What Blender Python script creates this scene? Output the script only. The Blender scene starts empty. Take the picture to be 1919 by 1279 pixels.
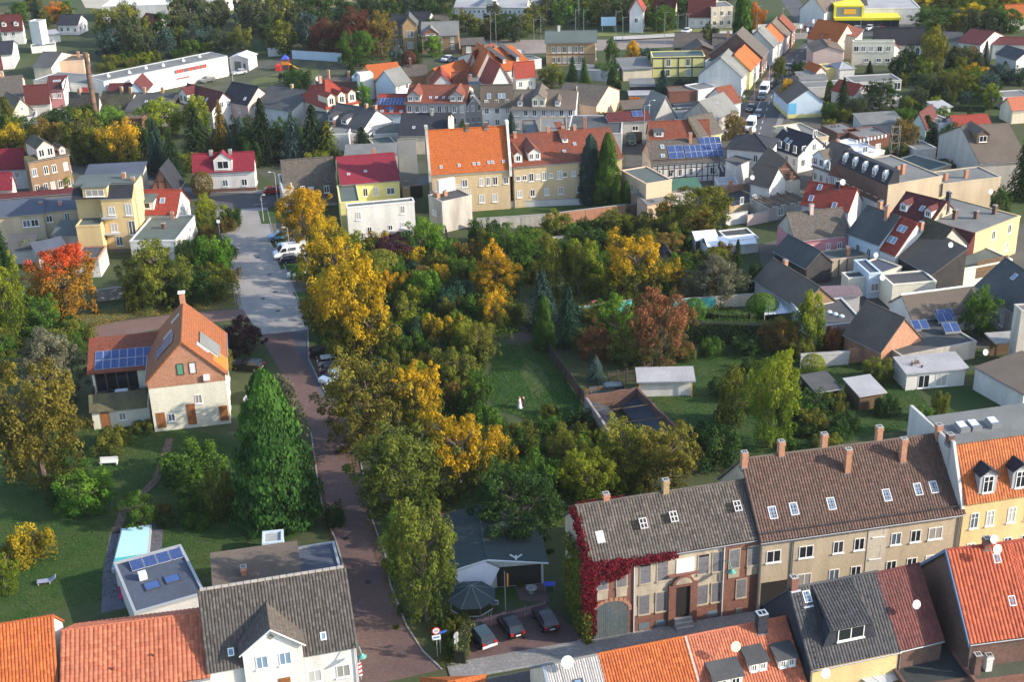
import bpy,math,random
from mathutils import Vector,Matrix
R_=random.Random(11)
S=bpy.context.scene
COL=S.collection
rad=math.radians
HCAM,PITCH,ROLL,FPX=81.0,rad(24.4),rad(1.7),2490.0
cam=bpy.data.cameras.new('camera');camo=bpy.data.objects.new('camera',cam);COL.objects.link(camo)
CROT=Matrix.Rotation(rad(90)-PITCH,3,'X') @ Matrix.Rotation(-ROLL,3,'Z')
camo.matrix_world=Matrix.Translation((0,0,HCAM)) @ CROT.to_4x4()
cam.sensor_width=36.0;cam.lens=36.0*FPX/1919.0
cam.clip_start=1.0;cam.clip_end=9000.0
S.camera=camo
SUN_EL,SUN_AZ=rad(24),rad(103)
wd=bpy.data.worlds.new('World');S.world=wd;wd.use_nodes=True
nt=wd.node_tree;bg=nt.nodes['Background']
sk=nt.nodes.new('ShaderNodeTexSky');sk.sky_type='NISHITA';sk.sun_disc=False
sk.sun_elevation=SUN_EL;sk.sun_rotation=SUN_AZ;sk.air_density=1.0;sk.dust_density=1.0
nt.links.new(sk.outputs[0],bg.inputs[0]);bg.inputs[1].default_value=0.15
sl=bpy.data.lights.new('sun','SUN');sl.energy=3.0;sl.angle=rad(0.6);sl.color=(1.0,0.88,0.72)
so=bpy.data.objects.new('sun',sl);COL.objects.link(so)
sd=Vector((math.sin(SUN_AZ)*math.cos(SUN_EL),math.cos(SUN_AZ)*math.cos(SUN_EL),math.sin(SUN_EL)))
so.rotation_euler=sd.to_track_quat('Z','Y').to_euler();so.location=sd*300
S.view_settings.view_transform='Standard';S.view_settings.look='None'
S.view_settings.exposure=1.4;S.view_settings.gamma=1.0
S.render.engine='CYCLES'
def P(px,py,z=0.0):
    d=CROT @ Vector(((px-959.5)/FPX,-(py-639.5)/FPX,-1.0))
    t=(z-HCAM)/d.z
    return Vector((0,0,HCAM))+d*t
def px_of(p):
    q=CROT.transposed() @ (Vector(p)-Vector((0,0,HCAM)))
    return (959.5+FPX*q.x/-q.z,639.5-FPX*q.y/-q.z)
def ppm(p):
    q=CROT.transposed() @ (Vector(p)-Vector((0,0,HCAM)))
    return FPX/-q.z
def tag(o,label=None,cat=None,group=None,kind=None):
    if label:o['label']=label
    if cat:o['category']=cat
    if group:o['group']=group
    if kind:o['kind']=kind
    return o
def empty(name,loc=(0,0,0),rz=0.0):
    o=bpy.data.objects.new(name,None);COL.objects.link(o)
    o.location=loc;o.rotation_euler=(0,0,rz);o.empty_display_size=0.3
    return o
def thing(name,label,cat,loc=(0,0,0),rz=0.0,group=None):
    return tag(empty(name,loc,rz),label,cat,group)
def link(name,me,parent=None,loc=(0,0,0),rot=(0,0,0),scale=(1,1,1),mat=None):
    o=bpy.data.objects.new(name,me);COL.objects.link(o)
    o.location=loc;o.rotation_euler=rot;o.scale=scale
    if parent is not None:o.parent=parent
    return o
class MB:
    def __init__(s):s.v=[];s.f=[];s.m=[];s.sm=False
    def poly(s,pts,m=0):
        b=len(s.v);s.v += [tuple(p) for p in pts];s.f.append(tuple(range(b,b+len(pts))));s.m.append(m)
    def box(s,x0,x1,y0,y1,z0,z1,m=0):
        b=len(s.v)
        s.v += [(x0,y0,z0),(x1,y0,z0),(x1,y1,z0),(x0,y1,z0),(x0,y0,z1),(x1,y0,z1),(x1,y1,z1),(x0,y1,z1)]
        for q in ((0,3,2,1),(4,5,6,7),(0,1,5,4),(1,2,6,5),(2,3,7,6),(3,0,4,7)):
            s.f.append(tuple(b+i for i in q));s.m.append(m)
    def obox(s,c,ax,ay,az,m=0):
        c=Vector(c);ax=Vector(ax);ay=Vector(ay);az=Vector(az);b=len(s.v)
        for k in ((-1,-1,-1),(1,-1,-1),(1,1,-1),(-1,1,-1),(-1,-1,1),(1,-1,1),(1,1,1),(-1,1,1)):
            s.v.append(tuple(c+ax*k[0]+ay*k[1]+az*k[2]))
        for q in ((0,3,2,1),(4,5,6,7),(0,1,5,4),(1,2,6,5),(2,3,7,6),(3,0,4,7)):
            s.f.append(tuple(b+i for i in q));s.m.append(m)
    def prism(s,prof,y0,y1,m=0,axis='y'):
        n=len(prof);b=len(s.v)
        for yy in (y0,y1):
            for a,z in prof:s.v.append((a,yy,z) if axis == 'y' else (yy,a,z))
        fr=tuple(range(b,b+n));bk=tuple(range(b+2*n-1,b+n-1,-1))
        fs=[fr,bk]+[(b+i,b+n+i,b+n+(i+1) % n,b+(i+1) % n) for i in range(n)]
        if axis == 'x':fs=[tuple(reversed(f)) for f in fs]
        s.f += fs;s.m += [m]*len(fs)
    def slab(s,q,t,m=0,m2=None):
        q=[Vector(p) for p in q];n=(q[1]-q[0]).cross(q[2]-q[0]).normalized()
        b=len(s.v);k=len(q)
        s.v += [tuple(p) for p in q]+[tuple(p-n*t) for p in q]
        s.f.append(tuple(range(b,b+k)));s.m.append(m)
        s.f.append(tuple(range(b+2*k-1,b+k-1,-1)));s.m.append(m if m2 is None else m2)
        for i in range(k):
            j=(i+1) % k;s.f.append((b+i,b+k+i,b+k+j,b+j));s.m.append(m if m2 is None else m2)
    def tube(s,p0,p1,r0,r1=None,n=8,m=0,cap=True):
        p0=Vector(p0);p1=Vector(p1);r1=r0 if r1 is None else r1
        d=(p1-p0).normalized();a=d.orthogonal().normalized();c=d.cross(a);b=len(s.v)
        for p,r in ((p0,r0),(p1,r1)):
            for i in range(n):
                t=2*math.pi*i/n;s.v.append(tuple(p+a*(r*math.cos(t))+c*(r*math.sin(t))))
        for i in range(n):
            j=(i+1) % n;s.f.append((b+i,b+j,b+n+j,b+n+i));s.m.append(m)
        if cap:
            s.f.append(tuple(range(b+n-1,b-1,-1)));s.m.append(m)
            s.f.append(tuple(range(b+n,b+2*n)));s.m.append(m)
    def ring(s,prof,n=16,m=0,c=(0,0,0)):
        b=len(s.v)
        for r,z in prof:
            for i in range(n):
                t=2*math.pi*i/n;s.v.append((c[0]+r*math.cos(t),c[1]+r*math.sin(t),c[2]+z))
        for k in range(len(prof)-1):
            for i in range(n):
                j=(i+1) % n;s.f.append((b+k*n+i,b+k*n+j,b+(k+1)*n+j,b+(k+1)*n+i));s.m.append(m)
    def mesh(s,name,mats,smooth=False):
        me=bpy.data.meshes.new(name);me.from_pydata(s.v,[],s.f)
        for mt in (mats if isinstance(mats,(list,tuple)) else [mats]):me.materials.append(mt)
        me.polygons.foreach_set('material_index',s.m)
        uv=me.uv_layers.new(name='UVMap');data=[0.0]*(2*len(me.loops))
        for p in me.polygons:
            n=p.normal
            if abs(n.z) > .985:t=Vector((1,0,0));w=Vector((0,1,0))
            else:t=Vector((-n.y,n.x,0)).normalized();w=n.cross(t)
            for li in p.loop_indices:
                c=me.vertices[me.loops[li].vertex_index].co
                data[2*li]=c.dot(t);data[2*li+1]=c.dot(w)
        uv.data.foreach_set('uv',data)
        if smooth:me.polygons.foreach_set('use_smooth',[True]*len(me.polygons))
        me.update();return me
    def build(s,name,mats,parent=None,loc=(0,0,0),rot=(0,0,0),smooth=False):
        return link(name,s.mesh(name,mats,smooth),parent,loc,rot)
MT={}
def _base(name):
    m=bpy.data.materials.new(name);m.use_nodes=True
    n=m.node_tree.nodes;b=n['Principled BSDF'];b.inputs['Specular IOR Level'].default_value=0.25
    return m,n,m.node_tree.links,b
def nd(n,t,**k):
    x=n.new(t)
    for a,v in k.items():
        if a.startswith('_'):x.inputs[a[1:].replace('_',' ')].default_value=v
        else:setattr(x,a,v)
    return x
def mixc(n,l,fac,a,b,mode='MIX'):
    x=n.new('ShaderNodeMix');x.data_type='RGBA';x.blend_type=mode
    for s,v in ((x.inputs[0],fac),(x.inputs[6],a),(x.inputs[7],b)):
        if hasattr(v,'links'):l.new(v,s)
        elif isinstance(v,(int,float)):s.default_value=v
        else:s.default_value=(*v,1.0) if len(v) == 3 else v
    return x.outputs[2]
def ramp(n,l,src,a,b):
    x=n.new('ShaderNodeMapRange');l.new(src,x.inputs[0]);x.inputs[1].default_value=a;x.inputs[2].default_value=b
    return x.outputs[0]
def noise(n,l,scale,detail=4,vec=None,rough=.6):
    x=n.new('ShaderNodeTexNoise');x.inputs['Scale'].default_value=scale;x.inputs['Detail'].default_value=detail;x.inputs['Roughness'].default_value=rough
    if vec is not None:l.new(vec,x.inputs['Vector'])
    return x.outputs[0]
def mul3(c,k):return tuple(max(0,min(1,v*k)) for v in c)
def bumpn(n,l,b,h,strength=.4,dist=.05):
    x=n.new('ShaderNodeBump');x.inputs['Strength'].default_value=strength;x.inputs['Distance'].default_value=dist
    l.new(h,x.inputs['Height']);l.new(x.outputs[0],b.inputs['Normal'])
def plain(name,col,rough=.6,metal=0.0,spec=.3):
    if name in MT:return MT[name]
    m,n,l,b=_base(name)
    b.inputs['Base Color'].default_value=(*col,1);b.inputs['Roughness'].default_value=rough
    b.inputs['Metallic'].default_value=metal;b.inputs['Specular IOR Level'].default_value=spec
    MT[name]=m;return m
def rough_mat(name,col,col2=None,scale=.6,fine=6.0,rough=.85,bump=.25,streak=False,amt=.8):
    """Plaster, concrete, earth, asphalt: two scales of worn colour and a fine grain."""
    if name in MT:return MT[name]
    m,n,l,b=_base(name);g=nd(n,'ShaderNodeNewGeometry').outputs['Position']
    col2=col2 or mul3(col,.62)
    v=g
    if streak:
        mp=nd(n,'ShaderNodeMapping');mp.inputs['Scale'].default_value=(1.6,1.6,.28);l.new(g,mp.inputs['Vector']);v=mp.outputs[0]
    f1=ramp(n,l,noise(n,l,scale,5,v),.38,.72)
    f2=noise(n,l,fine,4,g)
    mm=n.new('ShaderNodeMath');mm.operation='MULTIPLY';mm.inputs[1].default_value=amt;l.new(f1,mm.inputs[0])
    c=mixc(n,l,mm.outputs[0],col,col2)
    c=mixc(n,l,1.0,c,mixc(n,l,ramp(n,l,f2,.25,.75),(.78,.78,.78),(1.18,1.18,1.18)),'MULTIPLY')
    l.new(c,b.inputs['Base Color']);b.inputs['Roughness'].default_value=rough
    bumpn(n,l,b,f2,bump,.03)
    MT[name]=m;return m
def brick_mat(name,c1,c2,mortar,bw=.25,bh=.075,ms=.012,wear=None,off=.5,bump=.4,rough=.85,wearamt=.6,wscale=.5):
    """Brick, tile and slab courses laid in the face's own metres (UV)."""
    if name in MT:return MT[name]
    m,n,l,b=_base(name);uv=nd(n,'ShaderNodeUVMap').outputs[0];g=nd(n,'ShaderNodeNewGeometry').outputs['Position']
    br=n.new('ShaderNodeTexBrick');l.new(uv,br.inputs['Vector']);br.offset=off
    br.inputs['Color1'].default_value=(*c1,1);br.inputs['Color2'].default_value=(*c2,1);br.inputs['Mortar'].default_value=(*mortar,1)
    br.inputs['Scale'].default_value=1;br.inputs['Brick Width'].default_value=bw;br.inputs['Row Height'].default_value=bh
    br.inputs['Mortar Size'].default_value=ms;br.inputs['Mortar Smooth'].default_value=.3;br.inputs['Bias'].default_value=0
    c=br.outputs[0]
    nf=noise(n,l,wscale,6,g,.65)
    if wear:
        mm=n.new('ShaderNodeMath');mm.operation='MULTIPLY';mm.inputs[1].default_value=wearamt;l.new(ramp(n,l,nf,.42,.68),mm.inputs[0])
        c=mixc(n,l,mm.outputs[0],c,wear)
    f2=noise(n,l,3.5,4,g)
    c=mixc(n,l,1.0,c,mixc(n,l,ramp(n,l,f2,.25,.75),(.72,.72,.72),(1.22,1.22,1.22)),'MULTIPLY')
    l.new(c,b.inputs['Base Color']);b.inputs['Roughness'].default_value=rough
    x=n.new('ShaderNodeMath');x.operation='SUBTRACT';x.inputs[0].default_value=1;l.new(br.outputs['Fac'],x.inputs[1])
    bumpn(n,l,b,x.outputs[0],bump,.04)
    MT[name]=m;return m
def roof_mat(name,col,k2=.7,wear=None,tw=.3,th=.36,wearamt=.6,rough=.75):
    return brick_mat(name,col,mul3(col,k2),mul3(col,.35),tw,th,.03,wear,0.5,.7,rough,wearamt,.35)
def tile_mat(name,col,k2=.65,wear=None,wearamt=.6,rough=.7,tw=.3,th=.36):
    """Colour of single roof tiles on real tile geometry: each tile its own tone."""
    if name in MT:return MT[name]
    m,n,l,b=_base(name);uv=nd(n,'ShaderNodeUVMap').outputs[0];g=nd(n,'ShaderNodeNewGeometry').outputs['Position']
    at=nd(n,'ShaderNodeAttribute');at.attribute_name='tone'
    c=mixc(n,l,at.outputs['Fac'],mul3(col,1.12),mul3(col,k2))
    if wear:
        mm=n.new('ShaderNodeMath');mm.operation='MULTIPLY';mm.inputs[1].default_value=wearamt
        l.new(ramp(n,l,noise(n,l,.5,6,g,.65),.42,.68),mm.inputs[0]);c=mixc(n,l,mm.outputs[0],c,wear)
    f2=noise(n,l,7,4,g)
    c=mixc(n,l,1.0,c,mixc(n,l,ramp(n,l,f2,.25,.75),(.75,.75,.75),(1.2,1.2,1.2)),'MULTIPLY')
    l.new(c,b.inputs['Base Color']);b.inputs['Roughness'].default_value=rough
    MT[name]=m;return m
def leaf_mat(name='leaf'):
    """Leaves: two leaf colours per plant (object colour and the property leaf_b), mixed in patches and with height."""
    if name in MT:return MT[name]
    m,n,l,b=_base(name)
    oi=nd(n,'ShaderNodeObjectInfo');tc=nd(n,'ShaderNodeTexCoord').outputs['Object']
    ab=nd(n,'ShaderNodeAttribute');ab.attribute_type='OBJECT';ab.attribute_name='leaf_b'
    ag=nd(n,'ShaderNodeAttribute');ag.attribute_type='OBJECT';ag.attribute_name='leaf_grad'
    ar=nd(n,'ShaderNodeAttribute');ar.attribute_name='rnd'
    av=n.new('ShaderNodeVectorMath');av.operation='ADD';l.new(tc,av.inputs[0])
    cv=n.new('ShaderNodeVectorMath');cv.operation='SCALE';cv.inputs[0].default_value=(37.,21.,53.);l.new(oi.outputs['Random'],cv.inputs['Scale']);l.new(cv.outputs[0],av.inputs[1])
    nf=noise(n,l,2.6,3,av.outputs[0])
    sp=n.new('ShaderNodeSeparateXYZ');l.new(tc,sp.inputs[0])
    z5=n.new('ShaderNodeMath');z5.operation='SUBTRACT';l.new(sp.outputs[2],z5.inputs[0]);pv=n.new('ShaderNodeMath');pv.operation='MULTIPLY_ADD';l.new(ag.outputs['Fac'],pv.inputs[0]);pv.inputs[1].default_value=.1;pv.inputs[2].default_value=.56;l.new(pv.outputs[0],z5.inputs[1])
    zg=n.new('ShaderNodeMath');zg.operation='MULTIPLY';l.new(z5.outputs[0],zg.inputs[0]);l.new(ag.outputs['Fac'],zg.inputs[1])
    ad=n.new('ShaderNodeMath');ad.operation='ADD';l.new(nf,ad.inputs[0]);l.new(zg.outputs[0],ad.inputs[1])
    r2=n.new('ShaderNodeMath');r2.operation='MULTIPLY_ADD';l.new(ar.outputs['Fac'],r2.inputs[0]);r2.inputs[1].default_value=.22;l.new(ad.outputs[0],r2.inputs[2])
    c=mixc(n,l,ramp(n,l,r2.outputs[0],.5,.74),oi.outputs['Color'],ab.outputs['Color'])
    c=mixc(n,l,1.0,c,mixc(n,l,ar.outputs['Fac'],(.62,.62,.62),(1.35,1.35,1.3)),'MULTIPLY')
    l.new(c,b.inputs['Base Color']);b.inputs['Roughness'].default_value=.75;b.inputs['Specular IOR Level'].default_value=.12
    tr=n.new('ShaderNodeBsdfTranslucent');l.new(c,tr.inputs[0])
    mx=n.new('ShaderNodeMixShader');mx.inputs[0].default_value=.3;l.new(b.outputs[0],mx.inputs[1]);l.new(tr.outputs[0],mx.inputs[2])
    l.new(mx.outputs[0],n['Material Output'].inputs[0])
    MT[name]=m;return m
def obj_paint(name='car_paint'):
    if name in MT:return MT[name]
    m,n,l,b=_base(name);oi=nd(n,'ShaderNodeObjectInfo');l.new(oi.outputs['Color'],b.inputs['Base Color'])
    b.inputs['Roughness'].default_value=.28;b.inputs['Coat Weight'].default_value=.5;b.inputs['Specular IOR Level'].default_value=.5
    MT[name]=m;return m
glass=plain('glass',(.018,.022,.028),.08,0,.6)
glassb=plain('sky_glass',(.16,.24,.34),.12,0,.7)
white=plain('white_paint',(.74,.74,.72),.5)
def leafmesh(name,items,mat,smooth=False):
    """items: (centre, normal, size, rnd) -> pointed six-sided leaf clumps, each its own little face."""
    v=[];f=[];rn=[]
    rr=random.Random(5)
    for c,nrm,s,r in items:
        a=nrm.orthogonal().normalized();b=nrm.cross(a).normalized()
        t=rr.random()*6.283;ca,sa=math.cos(t),math.sin(t);a,b=a*ca+b*sa,b*ca-a*sa
        i=len(v);k=s*.5
        v += [c-a*k,c-b*k*.62+nrm*k*.18,c+a*k,c+b*k*.62+nrm*k*.18]
        f += [(i,i+1,i+2,i+3)];rn += [r]
    me=bpy.data.meshes.new(name);me.from_pydata([tuple(p) for p in v],[],f)
    me.materials.append(mat)
    at=me.attributes.new('rnd','FLOAT','FACE');at.data.foreach_set('value',rn);me.update()
    return me
def rvec(r):
    while True:
        p=Vector((r.uniform(-1,1),r.uniform(-1,1),r.uniform(-1,1)))
        if .05 < p.length < 1:return p.normalized()
def crown_round(name,seed,n,leaf,clumps=46,rs=(.07,.15),zc=.5,bottom=.0,shape='round'):
    r=random.Random(seed);it=[];cl=[]
    for k in range(clumps):
        d=rvec(r);d.z=d.z*.9+.12;d.normalize()
        q=r.uniform(.3,1.0)**.42;rr=r.uniform(*rs)*(.75 if q > .93 else 1)
        lump=1+.30*math.sin(4.3*d.x+seed)*math.cos(3.9*d.y+seed*2)+.14*math.sin(7*d.z+seed)
        p=d*(.53-rr*.75)*q*lump
        z=.5+p.z*1.0
        if shape == 'oval':w=(1-abs(z-.42))**.7;p.x *= w;p.y *= w
        if shape == 'cone':w=1.25*(1.03-z)**.75;p.x *= w;p.y *= w
        if shape == 'spread':z=.35+(z-.35)*.95
        cl.append((Vector((p.x,p.y,z)),rr,r.random()))
    per=n // clumps
    for c,rr,t in cl:
        for i in range(per):
            d=rvec(r)
            if r.random() < .55:d.z=abs(d.z)
            p=c+d*rr*r.uniform(.55,1.05)
            nn=(d+rvec(r)*.8+Vector((0,0,.35))).normalized()
            it.append((p,nn,leaf*r.uniform(.6,1.35),min(1,max(0,.7*t+.3*r.random()))))
    ax=[sorted(p[i] for p,*_ in it) for i in range(3)];lo=[a[int(len(a)*.006)] for a in ax];hi=[a[int(len(a)*.994)] for a in ax]
    it=[(Vector(((p.x-lo[0])/(hi[0]-lo[0])-.5,(p.y-lo[1])/(hi[1]-lo[1])-.5,max(0,(p.z-lo[2])/(hi[2]-lo[2])))),*q) for p,*q in it]
    return leafmesh(name,it,leaf_mat())
def crown_bush(name,seed,n,leaf,stems=26):
    r=random.Random(seed);it=[]
    for k in range(stems):
        a=r.random()*6.28;q=r.random()**.6*.42;h=r.uniform(.45,1.0)*(1-q*.75)
        base=Vector((q*math.cos(a),q*math.sin(a),0));rr=r.uniform(.09,.16);t=r.random()
        for i in range(n // stems):
            z=r.random()**.6*h;w=rr*(1-.75*(z/h)**2)+.03
            d=rvec(r);p=base*(1+.35*z)+Vector((d.x*w,d.y*w,z+d.z*.03))
            nn=(Vector((d.x,d.y,.5))+rvec(r)*.7).normalized()
            it.append((p,nn,leaf*r.uniform(.6,1.4),min(1,max(0,.5*t+.5*r.random()))))
    return leafmesh(name,it,leaf_mat())
def crown_spruce(name,seed,n,leaf,droop=.12,power=.74,dens=26):
    r=random.Random(seed);it=[]
    br=[]
    z=.02
    while z < .97:
        k=max(4,int(dens*.5*(1-z)+3));a0=r.random()*6
        for i in range(k):
            a=a0+6.283*i/k+r.uniform(-.2,.2);L=.56*(1-z)**power*r.uniform(.78,1.08)+.012
            br.append((z,a,L,r.random()))
        z += .045*(1.0 if z < .6 else .8)
    per=max(6,n // len(br))
    for z,a,L,t in br:
        for i in range(per):
            q=(i+r.random())/per;w=.055*(1-q*.75)*(L/.5+.3)
            rad_=q*L;zz=z+.05*(1-q)-droop*q*q*(L/.5)+r.uniform(-.012,.012)+(.03*q if L < .2 else 0)
            off=r.uniform(-1,1)*w
            p=Vector((rad_*math.cos(a)-off*math.sin(a),rad_*math.sin(a)+off*math.cos(a),zz))
            nn=(Vector((math.cos(a)*.4,math.sin(a)*.4,1))+rvec(r)*.75).normalized()
            it.append((p,nn,leaf*r.uniform(.7,1.3)*(1.15-.3*q),min(1,.4*t+.6*q*r.random()+.1)))  # leaf tone partly by place: darker near the stem, paler towards the tips
    for i in range(n // 14):
        z=r.random();p=Vector((r.uniform(-.03,.03),r.uniform(-.03,.03),z))
        it.append((p,rvec(r),leaf*.8,.1))  # leaves along the stem all take the dark tone
    return leafmesh(name,it,leaf_mat())
def crown_dense(name,seed,n,leaf,power=.6,tip=.0,ragged=.06):
    """Closed columns and cones (thuja, cypress, poplar): sprays packed over a body."""
    r=random.Random(seed);it=[]
    lumps=[(r.random(),r.random()*6.28,r.uniform(.5,1)) for _ in range(120)]
    for i in range(n):
        z=r.random()**1.25;a=r.random()*6.283
        R0=.5*(1-z)**power*min(1,(z+.03)/.10)**.4
        b=0
        for lz,la,lh in lumps:
            da=abs((a-la+3.1416) % 6.2832-3.1416)
            g=math.exp(-(((z-lz)/.045)**2+(da/.33)**2));b=max(b,g*lh)
        R0 *= (1-ragged)+ragged*2.2*b
        q=R0*r.uniform(.82,1.03)
        p=Vector((q*math.cos(a),q*math.sin(a),z+r.uniform(-.01,.015)))
        nn=(Vector((math.cos(a),math.sin(a),.35))+rvec(r)*.65).normalized()
        it.append((p,nn,leaf*r.uniform(.6,1.35),min(1,max(0,.55*b+.45*r.random()))))  # leaf tone partly by place: paler on the lumps, darker between them
    return leafmesh(name,it,leaf_mat())
BARK=rough_mat('bark',(.13,.10,.075),(.07,.055,.045),2,14,.9,.5)
CR={}
def crown(kind):
    if kind in CR:return CR[kind]
    k,i=kind[:-1],int(kind[-1])
    if k == 'big':me=crown_round('crown',100+i,15000,.031,190,(.05,.11))
    elif k == 'round':me=crown_round('crown',10+i,6000,.047,84)
    elif k == 'oval':me=crown_round('crown',20+i,6000,.047,80,shape='oval')
    elif k == 'cone':me=crown_round('crown',30+i,7000,.044,60,shape='cone')
    elif k == 'far':me=crown_round('crown',40+i,2200,.075,44,(.08,.17))
    elif k == 'bush':me=crown_bush('crown',50+i,5000,.05)
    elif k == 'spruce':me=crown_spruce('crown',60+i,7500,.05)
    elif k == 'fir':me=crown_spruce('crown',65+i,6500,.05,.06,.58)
    elif k == 'thuja':me=crown_dense('crown',70+i,3200,.075,.3,ragged=.03)
    elif k == 'cypress':me=crown_dense('crown',75+i,16000,.036,.50,ragged=.2)
    elif k == 'poplar':me=crown_dense('crown',80+i,4500,.07,.35,ragged=.16)
    elif k == 'ball':me=crown_dense2('crown',90+i)
    CR[kind]=me;return me
def crown_dense2(name,seed):
    r=random.Random(seed);it=[]
    for i in range(4500):
        d=rvec(r);p=Vector((d.x*.5,d.y*.5,.5+d.z*.5))*1.0
        p=Vector((d.x*.5*r.uniform(.93,1.02),d.y*.5*r.uniform(.93,1.02),.5+d.z*.5*r.uniform(.93,1.02)))
        it.append((p,(d+rvec(r)*.5).normalized(),.05*r.uniform(.7,1.3),r.random()))
    return leafmesh(name,it,leaf_mat())
def trunk_mesh(kind,seed=1):
    key='trunk_'+kind+str(seed)
    if key in CR:return CR[key]
    r=random.Random(seed);m=MB()
    if kind == 'straight':
        m.tube((0,0,0),(0,0,.95),.035,.006,7)
    elif kind == 'bush':
        for k in range(6):
            a=r.random()*6.28;m.tube((0,0,0),(.2*math.cos(a),.2*math.sin(a),.6),.02,.006,5)
    else:
        m.tube((0,0,0),(.01,.0,.3),.036,.028,8);m.tube((.01,0,.3),(0,.02,.62),.028,.014,7);m.tube((0,.02,.62),(.02,0,.9),.014,.004,6)
        for k in range(18):
            a=k*2.4+r.random();z0=r.uniform(.22,.72);L=r.uniform(.24,.47)*(1.15-z0*.5);z1=min(1.02,z0+r.uniform(.1,.34))
            p1=Vector((L*.55*math.cos(a),L*.55*math.sin(a),(z0+z1)/2));p2=Vector((L*math.cos(a+.2),L*math.sin(a+.2),z1))
            m.tube((0,.0,z0),p1,.014,.009,6);m.tube(p1,p2,.009,.003,5)
            for s in (-.5,.6):
                m.tube(p1,p1+Vector((.12*math.cos(a+s*1.6),.12*math.sin(a+s*1.6),.1)),.005,.002,4)
    CR[key]=m.mesh('trunk',rough_mat('bark',(.13,.10,.075),(.07,.055,.045),2,14,.9,.5));return CR[key]
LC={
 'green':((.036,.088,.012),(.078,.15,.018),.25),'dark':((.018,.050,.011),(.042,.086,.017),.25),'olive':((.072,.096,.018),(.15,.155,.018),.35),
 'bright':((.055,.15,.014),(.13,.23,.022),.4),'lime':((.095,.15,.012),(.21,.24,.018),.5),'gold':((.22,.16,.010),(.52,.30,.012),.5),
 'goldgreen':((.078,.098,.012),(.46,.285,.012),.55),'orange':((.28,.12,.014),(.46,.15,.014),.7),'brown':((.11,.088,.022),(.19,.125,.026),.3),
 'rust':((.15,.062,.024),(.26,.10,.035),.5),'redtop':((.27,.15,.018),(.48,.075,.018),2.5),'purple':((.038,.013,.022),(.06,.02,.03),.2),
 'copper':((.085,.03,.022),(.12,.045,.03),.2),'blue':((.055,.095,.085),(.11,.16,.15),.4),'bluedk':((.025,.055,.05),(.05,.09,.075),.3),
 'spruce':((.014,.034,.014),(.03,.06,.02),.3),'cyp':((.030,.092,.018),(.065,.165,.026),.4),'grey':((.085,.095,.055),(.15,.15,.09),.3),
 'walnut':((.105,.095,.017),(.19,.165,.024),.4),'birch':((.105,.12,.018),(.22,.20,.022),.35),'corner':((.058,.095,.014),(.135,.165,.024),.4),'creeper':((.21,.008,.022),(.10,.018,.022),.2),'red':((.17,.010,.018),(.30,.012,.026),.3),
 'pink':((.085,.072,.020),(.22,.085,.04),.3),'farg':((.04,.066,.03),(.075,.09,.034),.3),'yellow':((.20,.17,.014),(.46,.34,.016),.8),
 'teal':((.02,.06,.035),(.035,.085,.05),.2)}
CATS={'bush':'bush','ball':'bush'}
TREES=[]
def tree(x0,y0,x1,y1,kind,colr,label,name=None,group=None,trunk=None,low=0.0,cat=None,kz=1.0):
    """A tree or bush whose crown fills the measured place; low = share of its height that is bare trunk."""
    k=kind[:-1]
    cx=(x0+x1)/2;yb=y1
    for _ in range(4):
        g=P(cx,yb);s=ppm(g);w=(x1-x0)/s
        dep=math.asin(HCAM/math.hypot(math.hypot(g.x,g.y),HCAM))
        f=.30 if k in ('spruce','fir','thuja','cypress','poplar') else .22
        yb=y1-f*w*s*math.sin(dep)*(1 if low == 0 else .2)
    h=max(.6,(yb-y0)/(s*math.cos(dep))*1.0*kz)
    c=LC[colr]
    nm=name or {'bush':'bush','spruce':'spruce_tree','fir':'conifer_tree','thuja':'columnar_thuja','cypress':'cypress_tree','poplar':'poplar_tree','ball':'clipped_bush'}.get(k,'deciduous_tree')
    rz=R_.random()*6.28
    t=thing(nm,label,cat or ('bush' if k in ('bush','ball') else 'tree'),(g.x,g.y,0),rz,group)
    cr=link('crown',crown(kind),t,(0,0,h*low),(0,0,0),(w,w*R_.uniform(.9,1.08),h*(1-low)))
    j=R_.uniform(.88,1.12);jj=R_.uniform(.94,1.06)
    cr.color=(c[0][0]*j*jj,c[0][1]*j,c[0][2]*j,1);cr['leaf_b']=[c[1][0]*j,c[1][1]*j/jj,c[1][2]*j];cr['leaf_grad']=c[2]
    tk={'bush':'bush','ball':'bush','spruce':'straight','fir':'straight','thuja':'straight','cypress':'straight','poplar':'straight'}.get(k,'limbs')
    tw=min(w,h)*1.0
    link('trunk',trunk_mesh(tk,1+int(rz) % 3),t,(0,0,0),(0,0,0),(tw,tw,h*(.9 if tk == 'limbs' else .97)))
    TREES.append((nm,colr,px_of(g)));return t
def shrub_at(g,w,h,kind,colr,label,group=None,name='bush'):
    t=thing(name,label,'bush',(g[0],g[1],0),R_.random()*6,group);c=LC[colr]
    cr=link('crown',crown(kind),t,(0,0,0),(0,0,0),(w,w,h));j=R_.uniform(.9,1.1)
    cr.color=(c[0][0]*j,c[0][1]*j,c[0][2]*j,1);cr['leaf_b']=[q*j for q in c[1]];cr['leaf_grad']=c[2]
    link('trunk',trunk_mesh('bush'),t,(0,0,0),(0,0,0),(w,w,h));return t
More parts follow.
